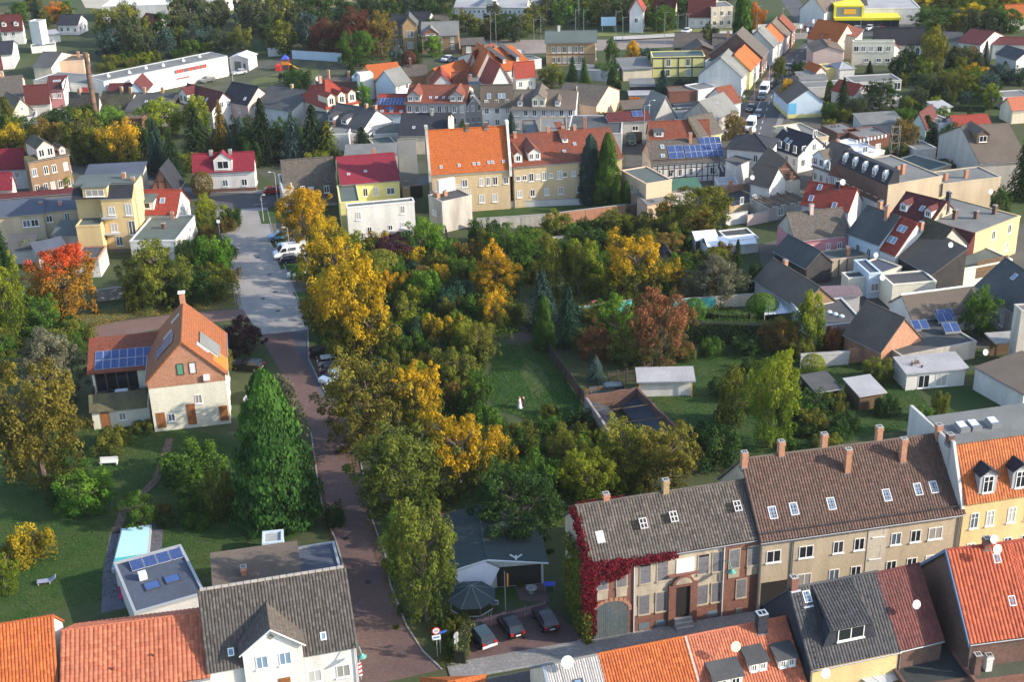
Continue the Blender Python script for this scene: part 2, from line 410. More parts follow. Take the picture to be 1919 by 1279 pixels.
def hedge(pts,h,w,colr,label,name='hedge',group=None,wob=.12):
    """A clipped hedge along a measured line: a dense body under thousands of small leaves."""
    pts=[P(*p) if len(p) == 2 else Vector(p) for p in pts];o=sum(pts,Vector())/len(pts);r=random.Random(len(label));it=[];m=MB()
    for a,b in zip(pts,pts[1:]):
        d=b-a;L=d.length;d.normalize();q=Vector((-d.y,d.x,0))
        m.obox((a+b)/2-o+Vector((0,0,h*.46)),d*L*.5,q*w*.38,Vector((0,0,h*.46)))
        for i in range(int(min(4000,L*(h*2+w)*26))):
            u=r.random()*L;s=r.random()*(2*h+w);wo=wob*math.sin(u*1.7+s)
            if s < h:p=a+d*u-q*(w/2+wo)+Vector((0,0,s));n=-q
            elif s < h+w:p=a+d*u+q*(s-h-w/2)+Vector((0,0,h+wo));n=Vector((0,0,1))
            else:p=a+d*u+q*(w/2+wo)+Vector((0,0,s-h-w));n=q
            it.append((p-o+rvec(r)*.06,(n+rvec(r)*.6).normalized(),r.uniform(.13,.28),r.random()))
    t=thing(name,label,'hedge',o,0,group);c=LC[colr]
    cr=link('foliage',leafmesh('foliage',it,leaf_mat()),t);cr.color=(*c[0],1);cr['leaf_b']=list(c[1]);cr['leaf_grad']=0.0
    m.build('twigs',plain('twig_dark',(.02,.025,.012),.9),t);return t
def inpoly(p,poly):
    c=False;n=len(poly)
    for i in range(n):
        a,b=poly[i],poly[(i+1) % n]
        if (a[1] > p[1]) != (b[1] > p[1]) and p[0] < (b[0]-a[0])*(p[1]-a[1])/(b[1]-a[1])+a[0]:c=not c
    return c
def scatter(name,poly,n,size,h,colr,label,cat,seed=3,cb=None,up=.6,clump=0):
    """Ground cover nobody could count: small leaves strewn over a measured patch."""
    W=[P(*p) for p in poly];q=[(p.x,p.y) for p in W];r=random.Random(seed);it=[]
    x0,x1=min(p[0] for p in q),max(p[0] for p in q);y0,y1=min(p[1] for p in q),max(p[1] for p in q)
    o=Vector(((x0+x1)/2,(y0+y1)/2,0));cs=[(r.uniform(x0,x1),r.uniform(y0,y1),r.uniform(.3,1)) for _ in range(clump)]
    while len(it) < n:
        if clump:
            c=r.choice(cs);p=(r.gauss(c[0],1.0),r.gauss(c[1],1.0));hh=h*c[2]
        else:p=(r.uniform(x0,x1),r.uniform(y0,y1));hh=h
        if not inpoly(p,q):continue
        it.append((Vector((p[0],p[1],.03+r.random()**1.5*hh))-o,(rvec(r)+Vector((0,0,up))).normalized(),size*r.uniform(.6,1.4),r.random()))
    c=LC[colr];ob=link(name,leafmesh(name,it,leaf_mat()),None,o);ob.color=(*c[0],1);ob['leaf_b']=list(c[1]);ob['leaf_grad']=0.0
    return tag(ob,label,cat,None,'stuff')
def tiles_mesh(W,L,mat,tw=.3,th=.38,amp=.055,seed=1):
    """Pantiles over a W x L slope: origin lower left, u along the eave, v up the slope, w out of the roof."""
    r=random.Random(seed);v=[];f=[];tone=[];uvs=[]
    nc=max(1,round(W/tw));nr=max(1,round(L/th));tw=W/nc;th=L/nr
    prof=[(0,0),(.22,.75),(.45,1),(.7,.55),(.88,0)]
    for j in range(nr):
        for i in range(nc):
            b=len(v);t=r.random();dx=r.uniform(-.018,.018);dz=r.uniform(0,.022)
            for k,(pu,pw) in enumerate(prof):
                u=(i+pu)*tw+dx
                v.append((u,j*th-.02,pw*amp+.05+dz));v.append((u,(j+1)*th,pw*amp+.012))
            v.append((i*tw+.98*tw,j*th-.02,.05));v.append((i*tw+.98*tw,(j+1)*th,.012))
            for k in range(5):
                f.append((b+2*k,b+2*k+2,b+2*k+3,b+2*k+1));tone.append(t)
            f.append((b,b+10,b+8));tone.append(t);f.append((b+8,b+4,b));tone.append(t)
    me=bpy.data.meshes.new('roof_tiles');me.from_pydata(v,[],f);me.materials.append(mat)
    a=me.attributes.new('tone','FLOAT','FACE');a.data.foreach_set('value',tone)
    uv=me.uv_layers.new(name='UVMap');me.update();return me
WM={}
def win_mesh(w,h,mull=1,cross=False,sill=True,frame=.08):
    key=(round(w,1),round(h,1),mull,cross,sill)
    if key in WM:return WM[key]
    w,h=max(.3,key[0]),max(.3,key[1]);m=MB();y0,y1=-.05,.06;fr=frame
    m.box(-w/2,w/2,y0,y1,0,fr);m.box(-w/2,w/2,y0,y1,h-fr,h)
    m.box(-w/2,-w/2+fr,y0,y1,fr,h-fr);m.box(w/2-fr,w/2,y0,y1,fr,h-fr)
    for k in range(mull):
        x=-w/2+w*(k+1)/(mull+1);m.box(x-.04,x+.04,y0+.012,y1-.01,fr,h-fr)
    if cross:m.box(-w/2+fr,w/2-fr,y0+.016,y1-.012,h*.66,h*.66+.06)
    if sill:m.box(-w/2-.1,w/2+.1,-.16,y1,-.09,-.005)
    g=MB();g.box(-w/2+fr*.8,w/2-fr*.8,-.012,.05,fr*.8,h-fr*.8)
    WM[key]=(m.mesh('window',[white]),g.mesh('pane',[glass]));return WM[key]
FM={}
PANES=[glass,glass,plain('pane_dim',(.045,.05,.055),.15,0,.6),plain('pane_curtain',(.26,.25,.23),.5),plain('pane_blind',(.40,.40,.38),.6),plain('pane_sky',(.09,.12,.16),.1,0,.7)]
def window(parent,pos,rz,w,h,mull=1,cross=False,sill=True,frame=None,pane=None,label=None):
    """frame (with its sill) and pane, standing in the wall; y points into the wall"""
    a,b=win_mesh(w,h,mull,cross,sill)
    if pane is None:pane=PANES[R_.randrange(len(PANES))]
    if frame is not None or pane is not None:
        k=(a.name,frame.name if frame else '',pane.name if pane else '')
        if k not in FM:
            a2,b2=a,b
            if frame:a2=a.copy();a2.materials[0]=frame
            if pane:b2=b.copy();b2.materials[0]=pane
            FM[k]=(a2,b2)
        a,b=FM[k]
    o=link('window',a,parent,pos,(0,0,rz));p=link('pane',b,o)
    if label:o['label']=label
    return o
def chimney(parent,x,y,z0,z1,mat=None,w=.6,d=.6,cap=None,label=None):
    m=MB();m.box(-w/2,w/2,-d/2,d/2,0,z1-z0);m.box(-w/2-.06,w/2+.06,-d/2-.06,d/2+.06,z1-z0-.32,z1-z0-.14);m.box(-w/2-.03,w/2+.03,-d/2-.03,d/2+.03,z1-z0,z1-z0+.08,1)
    m.box(-w/2+.12,-.04,-d/2+.12,d/2-.12,z1-z0+.08,z1-z0+.085,2);m.box(.04,w/2-.12,-d/2+.12,d/2-.12,z1-z0+.08,z1-z0+.085,2)
    m.box(-w/2-.07,w/2+.07,-d/2-.07,d/2+.07,-.25,.12,3)
    o=m.build('chimney',[mat or BRK,cap or CONC,plain('soot_and_shade',(.012,.011,.010),.95),plain('lead',(.22,.23,.25),.5,.4)],parent,(x,y,z0))
    if label:o['label']=label
    return o
def skylight(parent,p,slope,rz,w=.8,h=1.2,frame=None,pane=None):
    """roof window lying in a roof slope: p local place, slope in radians"""
    m=MB();m.box(-w/2,w/2,-h/2,-h/2+.09,0,.1);m.box(-w/2,w/2,h/2-.09,h/2,0,.1);m.box(-w/2,-w/2+.09,-h/2+.09,h/2-.09,0,.1);m.box(w/2-.09,w/2,-h/2+.09,h/2-.09,0,.1)
    o=m.build('skylight',[frame or plain('skylight_frame',(.55,.55,.53),.4)],parent,p);o.rotation_euler=Matrix.Rotation(rz,3,'Z').__matmul__(Matrix.Rotation(slope,3,'X')).to_euler()
    g=MB();g.box(-w/2+.08,w/2-.08,-h/2+.08,h/2-.08,.02,.06);g.build('pane',[pane or glassb],o);return o
def dish(label,pos,facing,r=.42,col=None,arm=.5,group=None,parent=None):
    """satellite dish on a bent arm: a shallow bowl, feed arm and mast"""
    t=thing('satellite_dish',label,'satellite dish',pos,facing,group)
    m=MB();pr=[(0.001,0),(r*.4,.02),(r*.75,.07),(r,.13),(r,.145),(r*.75,.085),(r*.4,.035),(.001,.015)]
    m.ring(pr,20);o=m.build('bowl',[col or plain('dish_white',(.56,.56,.54),.5)],t,(0,0,arm),(rad(-68),0,0),True);o.rotation_euler=(rad(68),0,0)
    m=MB();m.tube((0,.08,0),(0,.08,arm),.03);m.tube((0,.08,arm),(0,.0,arm),.03);m.build('mast',[plain('galv',(.35,.36,.37),.4,.7)],t)
    m=MB();m.tube((0,-.02,arm-.2),(0,-.5,arm-.02),.015);m.box(-.04,.04,-.54,-.46,arm-.06,arm+.06);m.build('feed_arm',[plain('galv',(.35,.36,.37),.4,.7)],t)
    return t
def panels(parent,origin,U,V,nu,nv,pw,ph,gap=.03,frame=None):
    """solar panels laid on a slope: every panel its own frame and cell sheet"""
    U=Vector(U).normalized();V=Vector(V).normalized();N=U.cross(V)
    key=('panel',round(pw,2),round(ph,2))
    if key not in WM:
        m=MB();m.box(0,pw,0,ph,.03,.07)
        g=MB();nx,ny=max(2,round(pw/.17)),max(2,round(ph/.17))
        g.box(.025,pw-.025,.025,ph-.025,.071,.074)
        WM[key]=(m.mesh('solar_panel',[plain('alu',(.5,.52,.55),.35,.6)]),g.mesh('cell_sheet',[SOLAR]))
    a,b=WM[key];rot=Matrix((U,V,N)).transposed().to_euler()
    for i in range(nu):
        for j in range(nv):
            o=link('solar_panel',a,parent,Vector(origin)+U*i*(pw+gap)+V*j*(ph+gap),rot);link('cell_sheet',b,o)
BRK=brick_mat('brick_red',(.24,.078,.045),(.18,.058,.036),(.24,.19,.16),.25,.08,.014,(.12,.07,.05),wearamt=.35)
BRKD=brick_mat('brick_dark',(.16,.065,.045),(.11,.05,.038),(.17,.15,.13),.25,.08,.014,(.07,.05,.04),wearamt=.5)
BRKY=brick_mat('brick_yellow',(.42,.28,.12),(.34,.22,.09),(.34,.29,.22),.25,.08,.012,(.22,.15,.08),wearamt=.3)
BRKO=brick_mat('brick_orange',(.46,.19,.09),(.38,.14,.07),(.42,.34,.27),.25,.08,.014,(.27,.12,.07),wearamt=.3)
CONC=rough_mat('concrete',(.36,.35,.33),(.22,.21,.2),.6,5)
SOLAR=brick_mat('solar_cells',(.018,.045,.15),(.022,.055,.18),(.25,.3,.42),.17,.17,.006,None,0.0,.1,.15)
WALL={k:rough_mat('plaster_'+k,a,b,.35,7,.9,.2,True,q) for k,a,b,q in (
 ('white',(.66,.65,.62),(.46,.44,.40),.65),('cream',(.64,.56,.43),(.44,.38,.29),.7),('grey',(.38,.37,.35),(.26,.25,.23),.7),('lgrey',(.52,.51,.49),(.38,.37,.35),.6),
 ('beige',(.47,.39,.28),(.31,.26,.19),.8),('yellow',(.62,.46,.23),(.44,.33,.18),.7),('pale',(.68,.65,.53),(.50,.47,.38),.5),('rose',(.56,.42,.38),(.42,.31,.28),.5),
 ('blue',(.50,.60,.68),(.42,.50,.58),.3),('mint',(.52,.62,.55),(.42,.50,.44),.3),('brown',(.26,.17,.10),(.17,.11,.07),.7),('sand',(.52,.40,.24),(.38,.29,.18),.6),
 ('peach',(.66,.46,.32),(.52,.37,.26),.5),('lemon',(.68,.62,.25),(.55,.5,.22),.4),('dirty',(.46,.43,.38),(.24,.22,.19),1.0),('orange',(.62,.36,.12),(.5,.3,.12),.4),('pink',(.50,.22,.24),(.4,.18,.2),.5))}
WALL.update(brick=BRK,brickd=BRKD,bricky=BRKY,bricko=BRKO,dark=rough_mat('dark_board',(.035,.035,.038),(.06,.055,.05),.8,8,.8),slate=roof_mat('slate_wall',(.05,.058,.08),.7,None,.25,.2),
 wood=brick_mat('wood_boards',(.17,.11,.065),(.13,.085,.05),(.05,.035,.02),6,.16,.012,(.1,.08,.06),wearamt=.5),timber=rough_mat('timber_dark',(.03,.024,.02),(.05,.04,.03),1,9))
ROOF={k:roof_mat('roof_'+k,c,k2,w,wearamt=wa) for k,c,k2,w,wa in (
 ('red',(.34,.055,.035),.75,(.20,.045,.032),.5),('orange',(.50,.13,.03),.8,(.36,.10,.035),.5),('oldred',(.27,.075,.04),.6,(.13,.055,.04),.7),('brown',(.105,.065,.05),.7,(.07,.06,.05),.6),
 ('magenta',(.27,.025,.045),.8,(.2,.025,.04),.4),('dark',(.035,.035,.042),.75,(.06,.06,.058),.5),('blackblue',(.028,.032,.045),.75,(.045,.045,.05),.4),('grey',(.12,.11,.105),.65,(.07,.068,.06),.7),
 ('maroon',(.13,.03,.03),.75,(.085,.03,.03),.5),('oldgrey',(.15,.125,.105),.6,(.085,.08,.07),.8),('moss',(.085,.075,.05),.6,(.1,.1,.055),.7),('salmon',(.50,.16,.085),.8,(.38,.13,.08),.4))}
FELT={k:rough_mat('felt_'+k,a,b,.25,5,.9,.15) for k,a,b in (('green',(.10,.125,.115),(.075,.09,.085)),('grey',(.17,.175,.17),(.11,.115,.11)),('dark',(.06,.063,.066),(.1,.1,.1)),
 ('blue',(.075,.09,.125),(.055,.065,.085)),('light',(.34,.34,.35),(.24,.24,.25)),('white',(.62,.63,.64),(.5,.5,.52)),('brown',(.13,.105,.085),(.09,.075,.06)),('greenish',(.05,.13,.09),(.05,.09,.07)))}
ROOF.update(FELT)
GUT=plain('gutter_zinc',(.30,.31,.33),.45,.5)
WOODW=plain('white_board',(.68,.68,.66),.6)
HS=[]
class House:pass
def house(A,B,he,D=None,R=None,rise=3.0,kind='gable',mode='eave',wall='white',roof='red',label='',name='house',cat='house',group=None,
          win=None,wr=None,wl=None,sky=(),chim=(),over=.35,rp=.5,tiles=None,gable=None,ww=1.0,wh=1.35,cross=False,mull=1,wm=None,trim=True,base=None,A3=None,ang=None,W=None,ground=0.0,dorm=(),frame=None,pane=None,pitch=None,apex=None,E=None,hb=None,inset=None):
    """A house from measured corners: A, B its eave ends (left, right) towards the viewer at height he; D depth or R a point on the ridge / back edge.
    win: rows of (z of sill, x fractions, width, height) on the front; wr / wl the same for the right / left end."""
    if hb is not None:
        gb=P(*hb);he=min((abs(px_of(gb+Vector((0,0,z*.1)))[1]-A[1]),z*.1) for z in range(10,160))[1]
    if kind == 'flat':rise=0.0
    def setup(rise):
        hr=he+rise
        za=hr if mode == 'ridge' else (0.0 if mode == 'base' else he)
        a=P(*A,za);b=P(*B,za);a.z=b.z=0
        u=(b-a);Wd=u.length;u.normalize();n=Vector((-u.y,u.x,0));d=None
        if R is not None and mode != 'ridge':
            p=P(*R,hr);p.z=0;d=(p-a).dot(n)
        if E is not None:
            p=P(*E,he);p.z=0;d=(a-p).dot(n)
        return hr,a,b,u,n,Wd,d
    if apex is not None:
        z0=P(*A,0 if mode == 'base' else he);z1=P(*B,0 if mode == 'base' else he);c=z0.lerp(z1,rp);c.z=he
        rise=min((abs(px_of(c+Vector((0,0,z*.1)))[1]-apex[1]),z*.1) for z in range(3,120))[1]
    if pitch is not None and kind in ('gable','hip','shed'):
        for _ in range(12):
            d=setup(rise)[6]
            if d is None:d=D*rp
            rise=.5*rise+.5*max(.4,min(9,d))*math.tan(rad(pitch))
    hr,a,b,u,n,Wd,d=setup(rise)
    if W:Wd=W
    if d is not None:D=max(2.2,d/rp if (kind in ('gable','hip')) else d)
    if mode == 'ridge':a=a-n*D*rp
    H=House();H.W,H.D,H.he,H.hr,H.u,H.n,H.kind,H.rp,H.rise=Wd,D,he,hr,u,n,kind,rp,rise
    t=thing(name,label,cat,(a.x,a.y,0),math.atan2(u.y,u.x),group);H.t=t
    wm_=WALL[wall] if isinstance(wall,str) else wall;rm=ROOF[roof] if isinstance(roof,str) else roof
    W_,e=Wd,.02
    m=MB();g0=ground
    gm=WALL[gable] if gable else wm_
    if kind in ('gable',):
        yr=D*rp
        m.prism([(0,g0),(D,g0),(D,he),(0,he)],0,W_,0,'x')
        m.prism([(.0,he+e),(D,he+e),(yr,hr-.05)],0.01,W_-.01,1,'x')
    elif kind == 'gablef':
        m.prism([(0,g0),(W_,g0),(W_,he),(0,he)],0,D,0,'y')
        m.prism([(0,he+e),(W_,he+e),(W_*rp,hr-.05)],.0,D-.01,1,'y')
    elif kind == 'shed':
        m.prism([(0,g0),(D,g0),(D,hr-.03),(0,he-.03)],0,W_,0,'x')
    else:
        m.box(0,W_,0,D,g0,he-(.25 if kind == 'flat' else 0))
    if base:
        m.box(-.03,W_+.03,-.03,D+.03,g0,base[0],2)
    m.build('wall',[wm_,gm,WALL[base[1]] if base else wm_],t)
    o=over;th=.16
    if kind == 'gable':
        yr=D*rp;s1=rise/yr;s2=rise/(D-yr)
        f=[(-o*.6,-o,he-o*s1+th),(W_+o*.6,-o,he-o*s1+th),(W_+o*.6,yr,hr+th),(-o*.6,yr,hr+th)]
        k=[(W_+o*.6,D+o,he-o*s2+th),(-o*.6,D+o,he-o*s2+th),(-o*.6,yr,hr+th),(W_+o*.6,yr,hr+th)]
        m=MB();m.slab(f,th-.02);m.slab(k,th-.02)
        ro=m.build('roof',[rm],t)
        m=MB();m.tube((-o*.6-.02,yr,hr+th-.02),(W_+o*.6+.02,yr,hr+th-.02),.13,.13,6);m.build('ridge_tiles',[rm],ro)
        H.slope=math.atan2(rise,yr);H.L=math.hypot(yr+o,rise+o*s1)
        def on_roof(fx,fv,w=.0):
            y=-o+(yr+o)*fv;return Vector((W_*fx,y,he-o*s1+th+(y+o)*s1+w))
        H.on=on_roof
        if tiles:
            tm=tiles_mesh(W_+o*1.2,H.L-.05,tiles if not isinstance(tiles,tuple) else tiles[0],*(tiles[1:] if isinstance(tiles,tuple) else ()),seed=len(label))
            q=link('roof_tiles',tm,ro,f[0],(H.slope,0,0));q['kind']='stuff'
            tb=math.atan2(rise,D-yr);q=link('roof_tiles',tm,ro,(W_+o*.6,D+o,he-o*s2+th),(tb,0,math.pi));q['kind']='stuff'
            q.scale=(1,math.hypot(D-yr+o,rise+o*s2)/H.L,1)
        if trim:
            m=MB();m.tube((-o*.5,-o-.06,he-o*s1+.02),(W_+o*.5,-o-.06,he-o*s1+.02),.07,.07,6)
            m.tube((.1,-.07,.1),(.1,-.07,he-.25),.05,.05,5);m.tube((.1,-.07,he-.25),(.1,-o-.05,he-o*s1+.02),.05,.05,5)
            m.build('gutter',[GUT],t)
    elif kind == 'gablef':
        xr=W_*rp;s1=rise/xr;s2=rise/(W_-xr)
        m=MB()
        m.slab([(-o,D+o*.6,he-o*s1+th),(-o,-o*.6,he-o*s1+th),(xr,-o*.6,hr+th),(xr,D+o*.6,hr+th)],th-.02)
        m.slab([(W_+o,-o*.6,he-o*s2+th),(W_+o,D+o*.6,he-o*s2+th),(xr,D+o*.6,hr+th),(xr,-o*.6,hr+th)],th-.02)
        ro=m.build('roof',[rm],t)
        m=MB();m.tube((xr,-o*.6-.02,hr+th-.02),(xr,D+o*.6+.02,hr+th-.02),.13,.13,6);m.build('ridge_tiles',[rm],ro)
        H.slope=math.atan2(rise,W_-xr)
        H.onr=lambda fy,fv,w=.0:Vector((W_+o-(W_+o-xr)*fv,D*fy,he-o*s2+th+(W_+o-xr)*fv*s2+w))
        H.onl=lambda fy,fv,w=.0:Vector((-o+(xr+o)*fv,D*fy,he-o*s1+th+(xr+o)*fv*s1+w))
        if tiles:
            L=math.hypot(W_-xr+o,rise+o*s2);tm=tiles_mesh(D+o*1.2,L-.05,tiles,seed=len(label))
            q=link('roof_tiles',tm,ro,(W_+o,-o*.6,he-o*s2+th),(H.slope,0,math.pi/2));q['kind']='stuff'
            q=link('roof_tiles',tm,ro,(-o,D+o*.6,he-o*s1+th),(math.atan2(rise,xr),0,-math.pi/2));q['kind']='stuff'
        if trim:
            for x in (-o-.05,W_+o+.05):m=MB();m.tube((x,-o*.5,he-o*s1+.04),(x,D+o*.5,he-o*s1+.04),.07,.07,6);m.build('gutter',[GUT],t)
    elif kind == 'shed':
        s1=rise/D
        m=MB();m.slab([(-o,-o,he-o*s1+th),(W_+o,-o,he-o*s1+th),(W_+o,D+o*.3,hr+o*.3*s1+th),(-o,D+o*.3,hr+o*.3*s1+th)],th)
        m.build('roof',[rm],t);H.slope=math.atan2(rise,D);H.on=lambda fx,fv,w=.0:Vector((W_*fx,D*fv,he+th+rise*fv+w))
        m=MB();m.tube((-o,-o-.06,he-o*s1+.05),(W_+o,-o-.06,he-o*s1+.05),.06,.06,6);m.build('gutter',[GUT],t)
    elif kind == 'flat':
        m=MB();p=.22;m.box(p,W_-p,p,D-p,he-.25,he-.12);m.build('roof',[rm],t)
        m=MB();m.box(-.06,W_+.06,-.06,p,he-.25,he+.06);m.box(-.06,W_+.06,D-p,D+.06,he-.25,he+.06);m.box(-.06,p,p,D-p,he-.25,he+.06);m.box(W_-p,W_+.06,p,D-p,he-.25,he+.06)
        m.build('parapet',[plain('flashing',(.40,.41,.42),.5,.3) if trim else wm_],t);H.on=lambda fx,fv,w=0:Vector((W_*fx,D*fv,he-.12+w));H.slope=0
    elif kind == 'hip':
        yr=D*rp;hp=min(W_*.45,yr)
        e0=he+.0;z0=he-o*rise/yr+th;ht=hr+th
        c=[(-o,-o,z0),(W_+o,-o,z0),(W_+o,D+o,z0),(-o,D+o,z0)];r0,r1=(hp,yr,ht),(W_-hp,yr,ht)
        m=MB()
        m.poly([c[0],c[1],r1,r0]);m.poly([c[1],c[2],r1]);m.poly([c[2],c[3],r0,r1]);m.poly([c[3],c[0],r0]);m.poly([c[3],c[2],c[1],c[0]])
        ro=m.build('roof',[rm],t);H.slope=math.atan2(rise,yr)
        m=MB()
        for p,q in ((c[0],r0),(c[1],r1),(c[2],r1),(c[3],r0),(r0,r1)):m.tube(p,q,.11,.11,6)
        m.build('ridge_tiles',[rm],ro);H.on=lambda fx,fv,w=0:Vector((W_*fx,-o+(yr+o)*fv,z0+(ht-z0)*fv+w))
    elif kind == 'mansard':
        i=inset or min(1.6,D*.2)
        m=MB();m.slab([(-.1,-o,he+.02),(W_+.1,-o,he+.02),(W_+.1,i,hr),(-.1,i,hr)],.15)
        m.slab([(W_+.1,D+o,he+.02),(-.1,D+o,he+.02),(-.1,D-i,hr),(W_+.1,D-i,hr)],.15)
        ro=m.build('roof',[rm],t)
        m=MB();m.prism([(0,he),(D,he),(D-i,hr-.02),(i,hr-.02)],0,W_,0,'x');m.build('wall',[gm],t)
        m=MB();m.box(-.2,W_+.2,i-.25,D-i+.25,hr+.02,hr+.2);m.build('roof',[FELT['grey']],t)
        H.slope=math.atan2(rise,i+o);H.on=lambda fx,fv,w=0:Vector((W_*fx,-o+(i+o)*fv,he+rise*fv+w))
    def row(rows,f,Wf):
        for q in rows:
            z,xs=q[0],q[1];w,h=(q[2],q[3]) if len(q) > 3 else (ww,wh)
            if isinstance(xs,int):xs=[(k+.5)/xs for k in range(xs)]
            for x in xs:
                if w > Wf*.9:continue
                f(x*Wf,z,w,h)
    kw=dict(mull=mull,cross=cross,frame=frame,pane=pane)
    if win is None and kind != 'gablef':
        nr=max(1,int(he/2.9));nc=max(1,int(W_/2.8));win=[(1.0+i*2.8,nc) for i in range(nr)]
    elif win is None:
        nr=max(1,int(he/2.9));nc=max(1,int(W_/2.8));win=[(1.0+i*2.8,nc) for i in range(nr)]+([(he+.4,1)] if rise > 2.4 else [])
    row(win or (),lambda x,z,w,h:window(t,(x,-.0,z),0,w,h,**kw),W_)
    if wr is None and kind == 'gable':wr=[(1.0+i*2.8,2) for i in range(max(1,int(he/2.9)))]+([(he+.3,[.5])] if rise > 2.4 else [])
    if wr is None and kind == 'gablef':wr=[(1.0,max(1,int(D/3.2)))]
    row(wr or (),lambda y,z,w,h:window(t,(W_,y,z),math.pi/2,w,h,**kw),D)
    row(wl or (),lambda y,z,w,h:window(t,(0,D-y,z),-math.pi/2,w,h,**kw),D)
    for q in chim:
        fx,fy,h=q[0],q[1],q[2];y=D*fy
        z=(he+rise*(1-abs(y-D*rp)/(D*rp if y < D*rp else D*(1-rp)))) if kind in ('gable','hip') else (hr if kind == 'mansard' else he-.1)
        if kind == 'gablef':x=W_*fx;z=he+rise*(1-abs(x-W_*rp)/(W_*rp if x < W_*rp else W_*(1-rp)))
        chimney(t,W_*fx,y,z-.15,z+h,q[3] if len(q) > 3 else None)
    for q in sky:
        sw,sh=(q[2],q[3]) if len(q) > 3 else (.75,1.1)
        if kind == 'gablef':
            f=H.onr if q[0] >= 0 else H.onl
            skylight(t,f(abs(q[0]),q[1],.02),H.slope,math.pi/2 if q[0] >= 0 else-math.pi/2,sw,sh)
        else:skylight(t,H.on(q[0],q[1],.02),H.slope,0,sw,sh)
    for q in dorm:dormer(H,*q)
    HS.append(H);return H
def dormer(H,fx,fv,w=1.6,h=1.4,style='gable',wall='white',roof=None,wn=1):
    """dormer standing on the front slope of a house: cheeks, front, its own little roof and window"""
    p=H.on(fx,fv);t=H.t;tn=math.tan(H.slope);dp=(h+.35)/tn
    rm=ROOF[roof] if roof else t.children[1].data.materials[0]
    d=empty('dormer',(p.x,p.y,p.z));d.parent=t
    m=MB()
    if style == 'gable':
        m.prism([(-w/2,-.3),(w/2,-.3),(w/2,h),(0,h+w*.38),(-w/2,h)],0,dp+w*.3/tn)
        m.build('wall',[WALL[wall]],d)
        m=MB();k=.16;L=(h+w*.38)/tn+.2;e=h-.12
        m.slab([(-w/2-k,L,e+.05),(-w/2-k,-k,e+.05),(0,-k,h+w*.38+.1),(0,L,h+w*.38+.1)],.08)
        m.slab([(w/2+k,-k,e+.05),(w/2+k,L,e+.05),(0,L,h+w*.38+.1),(0,-k,h+w*.38+.1)],.08)
        m.build('roof',[rm],d)
    else:
        m.prism([(-w/2,-.3),(w/2,-.3),(w/2,h),(-w/2,h)],0,dp+.4);m.build('wall',[WALL[wall]],d)
        m=MB();q=.35;L=(h+.1)/max(.15,tn-.2)+.1;k=.2
        m.slab([(-w/2-k,-k,h+.02),(w/2+k,-k,h+.02),(w/2+k,L,h+.1+L*.2),(-w/2-k,L,h+.1+L*.2)],.09);m.build('roof',[rm],d)
    for i in range(wn):
        x=(i+.5)/wn*w-w/2;a,b=win_mesh(max(.5,w/wn*.62),h*.68,1,False,True)
        o=link('window',WIN2(a,b),d,(x,0,h*.18))
    return d
def WIN2(a,b):
    """frame and pane as one mesh, for the small windows of dormers"""
    k=('w2',a.name)
    if k in WM:return WM[k]
    me=bpy.data.meshes.new('window');v=[tuple(x.co) for x in a.vertices]+[tuple(x.co) for x in b.vertices];n=len(a.vertices)
    me.from_pydata(v,[],[tuple(p.vertices) for p in a.polygons]+[tuple(i+n for i in p.vertices) for p in b.polygons])
    me.materials.append(white);me.materials.append(glass);me.polygons.foreach_set('material_index',[0]*len(a.polygons)+[1]*len(b.polygons));me.update()
    WM[k]=me;return me
def sheet(name,pts,mat,z,curb=None,label=None):
    W=[P(*p) if len(p) == 2 else Vector(p) for p in pts];m=MB()
    o=sum(W,Vector())/len(W)
    area=sum(W[i].x*W[(i+1) % len(W)].y-W[(i+1) % len(W)].x*W[i].y for i in range(len(W)))
    if area < 0:W.reverse()
    m.poly([(p.x-o.x,p.y-o.y,0) for p in W]);ob=m.build(name,[mat],None,(o.x,o.y,z));ob['kind']='structure'
    return ob
def strip(name,pts,w,mat,z,h=0.0):
    """a band of constant width along a measured line (kerbs, lines, paths)"""
    W=[P(*p) if len(p) == 2 else Vector(p) for p in pts];m=MB();L=[];
    for i,p in enumerate(W):
        d=(W[min(i+1,len(W)-1)]-W[max(i-1,0)]);d.z=0;d.normalize();q=Vector((-d.y,d.x,0))*w/2;L.append((p-q,p+q))
    o=Vector((W[0].x,W[0].y,0))
    for (a,b),(c,d) in zip(L,L[1:]):
        if h:m.slab([tuple(v-o+Vector((0,0,h))) for v in (a,c,d,b)],h)
        else:m.poly([tuple(v-o) for v in (a,c,d,b)])
    ob=m.build(name,[mat],None,(o.x,o.y,z));ob['kind']='structure';return ob
GR=rough_mat('earth_grass',(.042,.066,.02),(.07,.064,.036),.09,1.2,.95,.5)
LAWN=rough_mat('lawn',(.022,.062,.011),(.062,.075,.022),.22,3.0,.95,.6)
LAWN2=rough_mat('lawn_worn',(.075,.10,.03),(.12,.105,.055),.25,2.5,.95,.6)
MEAD=rough_mat('dry_meadow',(.30,.24,.13),(.20,.17,.08),.06,1.0,.95,.5)
SOIL=rough_mat('soil',(.085,.065,.045),(.045,.05,.025),.3,2.5,.95,.6)
YARD=rough_mat('yard',(.10,.095,.085),(.06,.06,.05),.2,3,.92,.4)
ASPH=rough_mat('asphalt',(.085,.087,.092),(.06,.062,.066),.25,9,.85,.25)
ASPHB=rough_mat('asphalt_strip',(.075,.082,.10),(.055,.06,.075),.3,9,.85,.25)
SLABS=rough_mat('concrete_road',(.30,.285,.27),(.20,.19,.18),.16,4,.9,.3)
REDPAV=brick_mat('red_pavers',(.16,.098,.088),(.12,.075,.068),(.075,.055,.052),.24,.12,.012,(.085,.062,.06),.5,.4,.85,.8,.22)
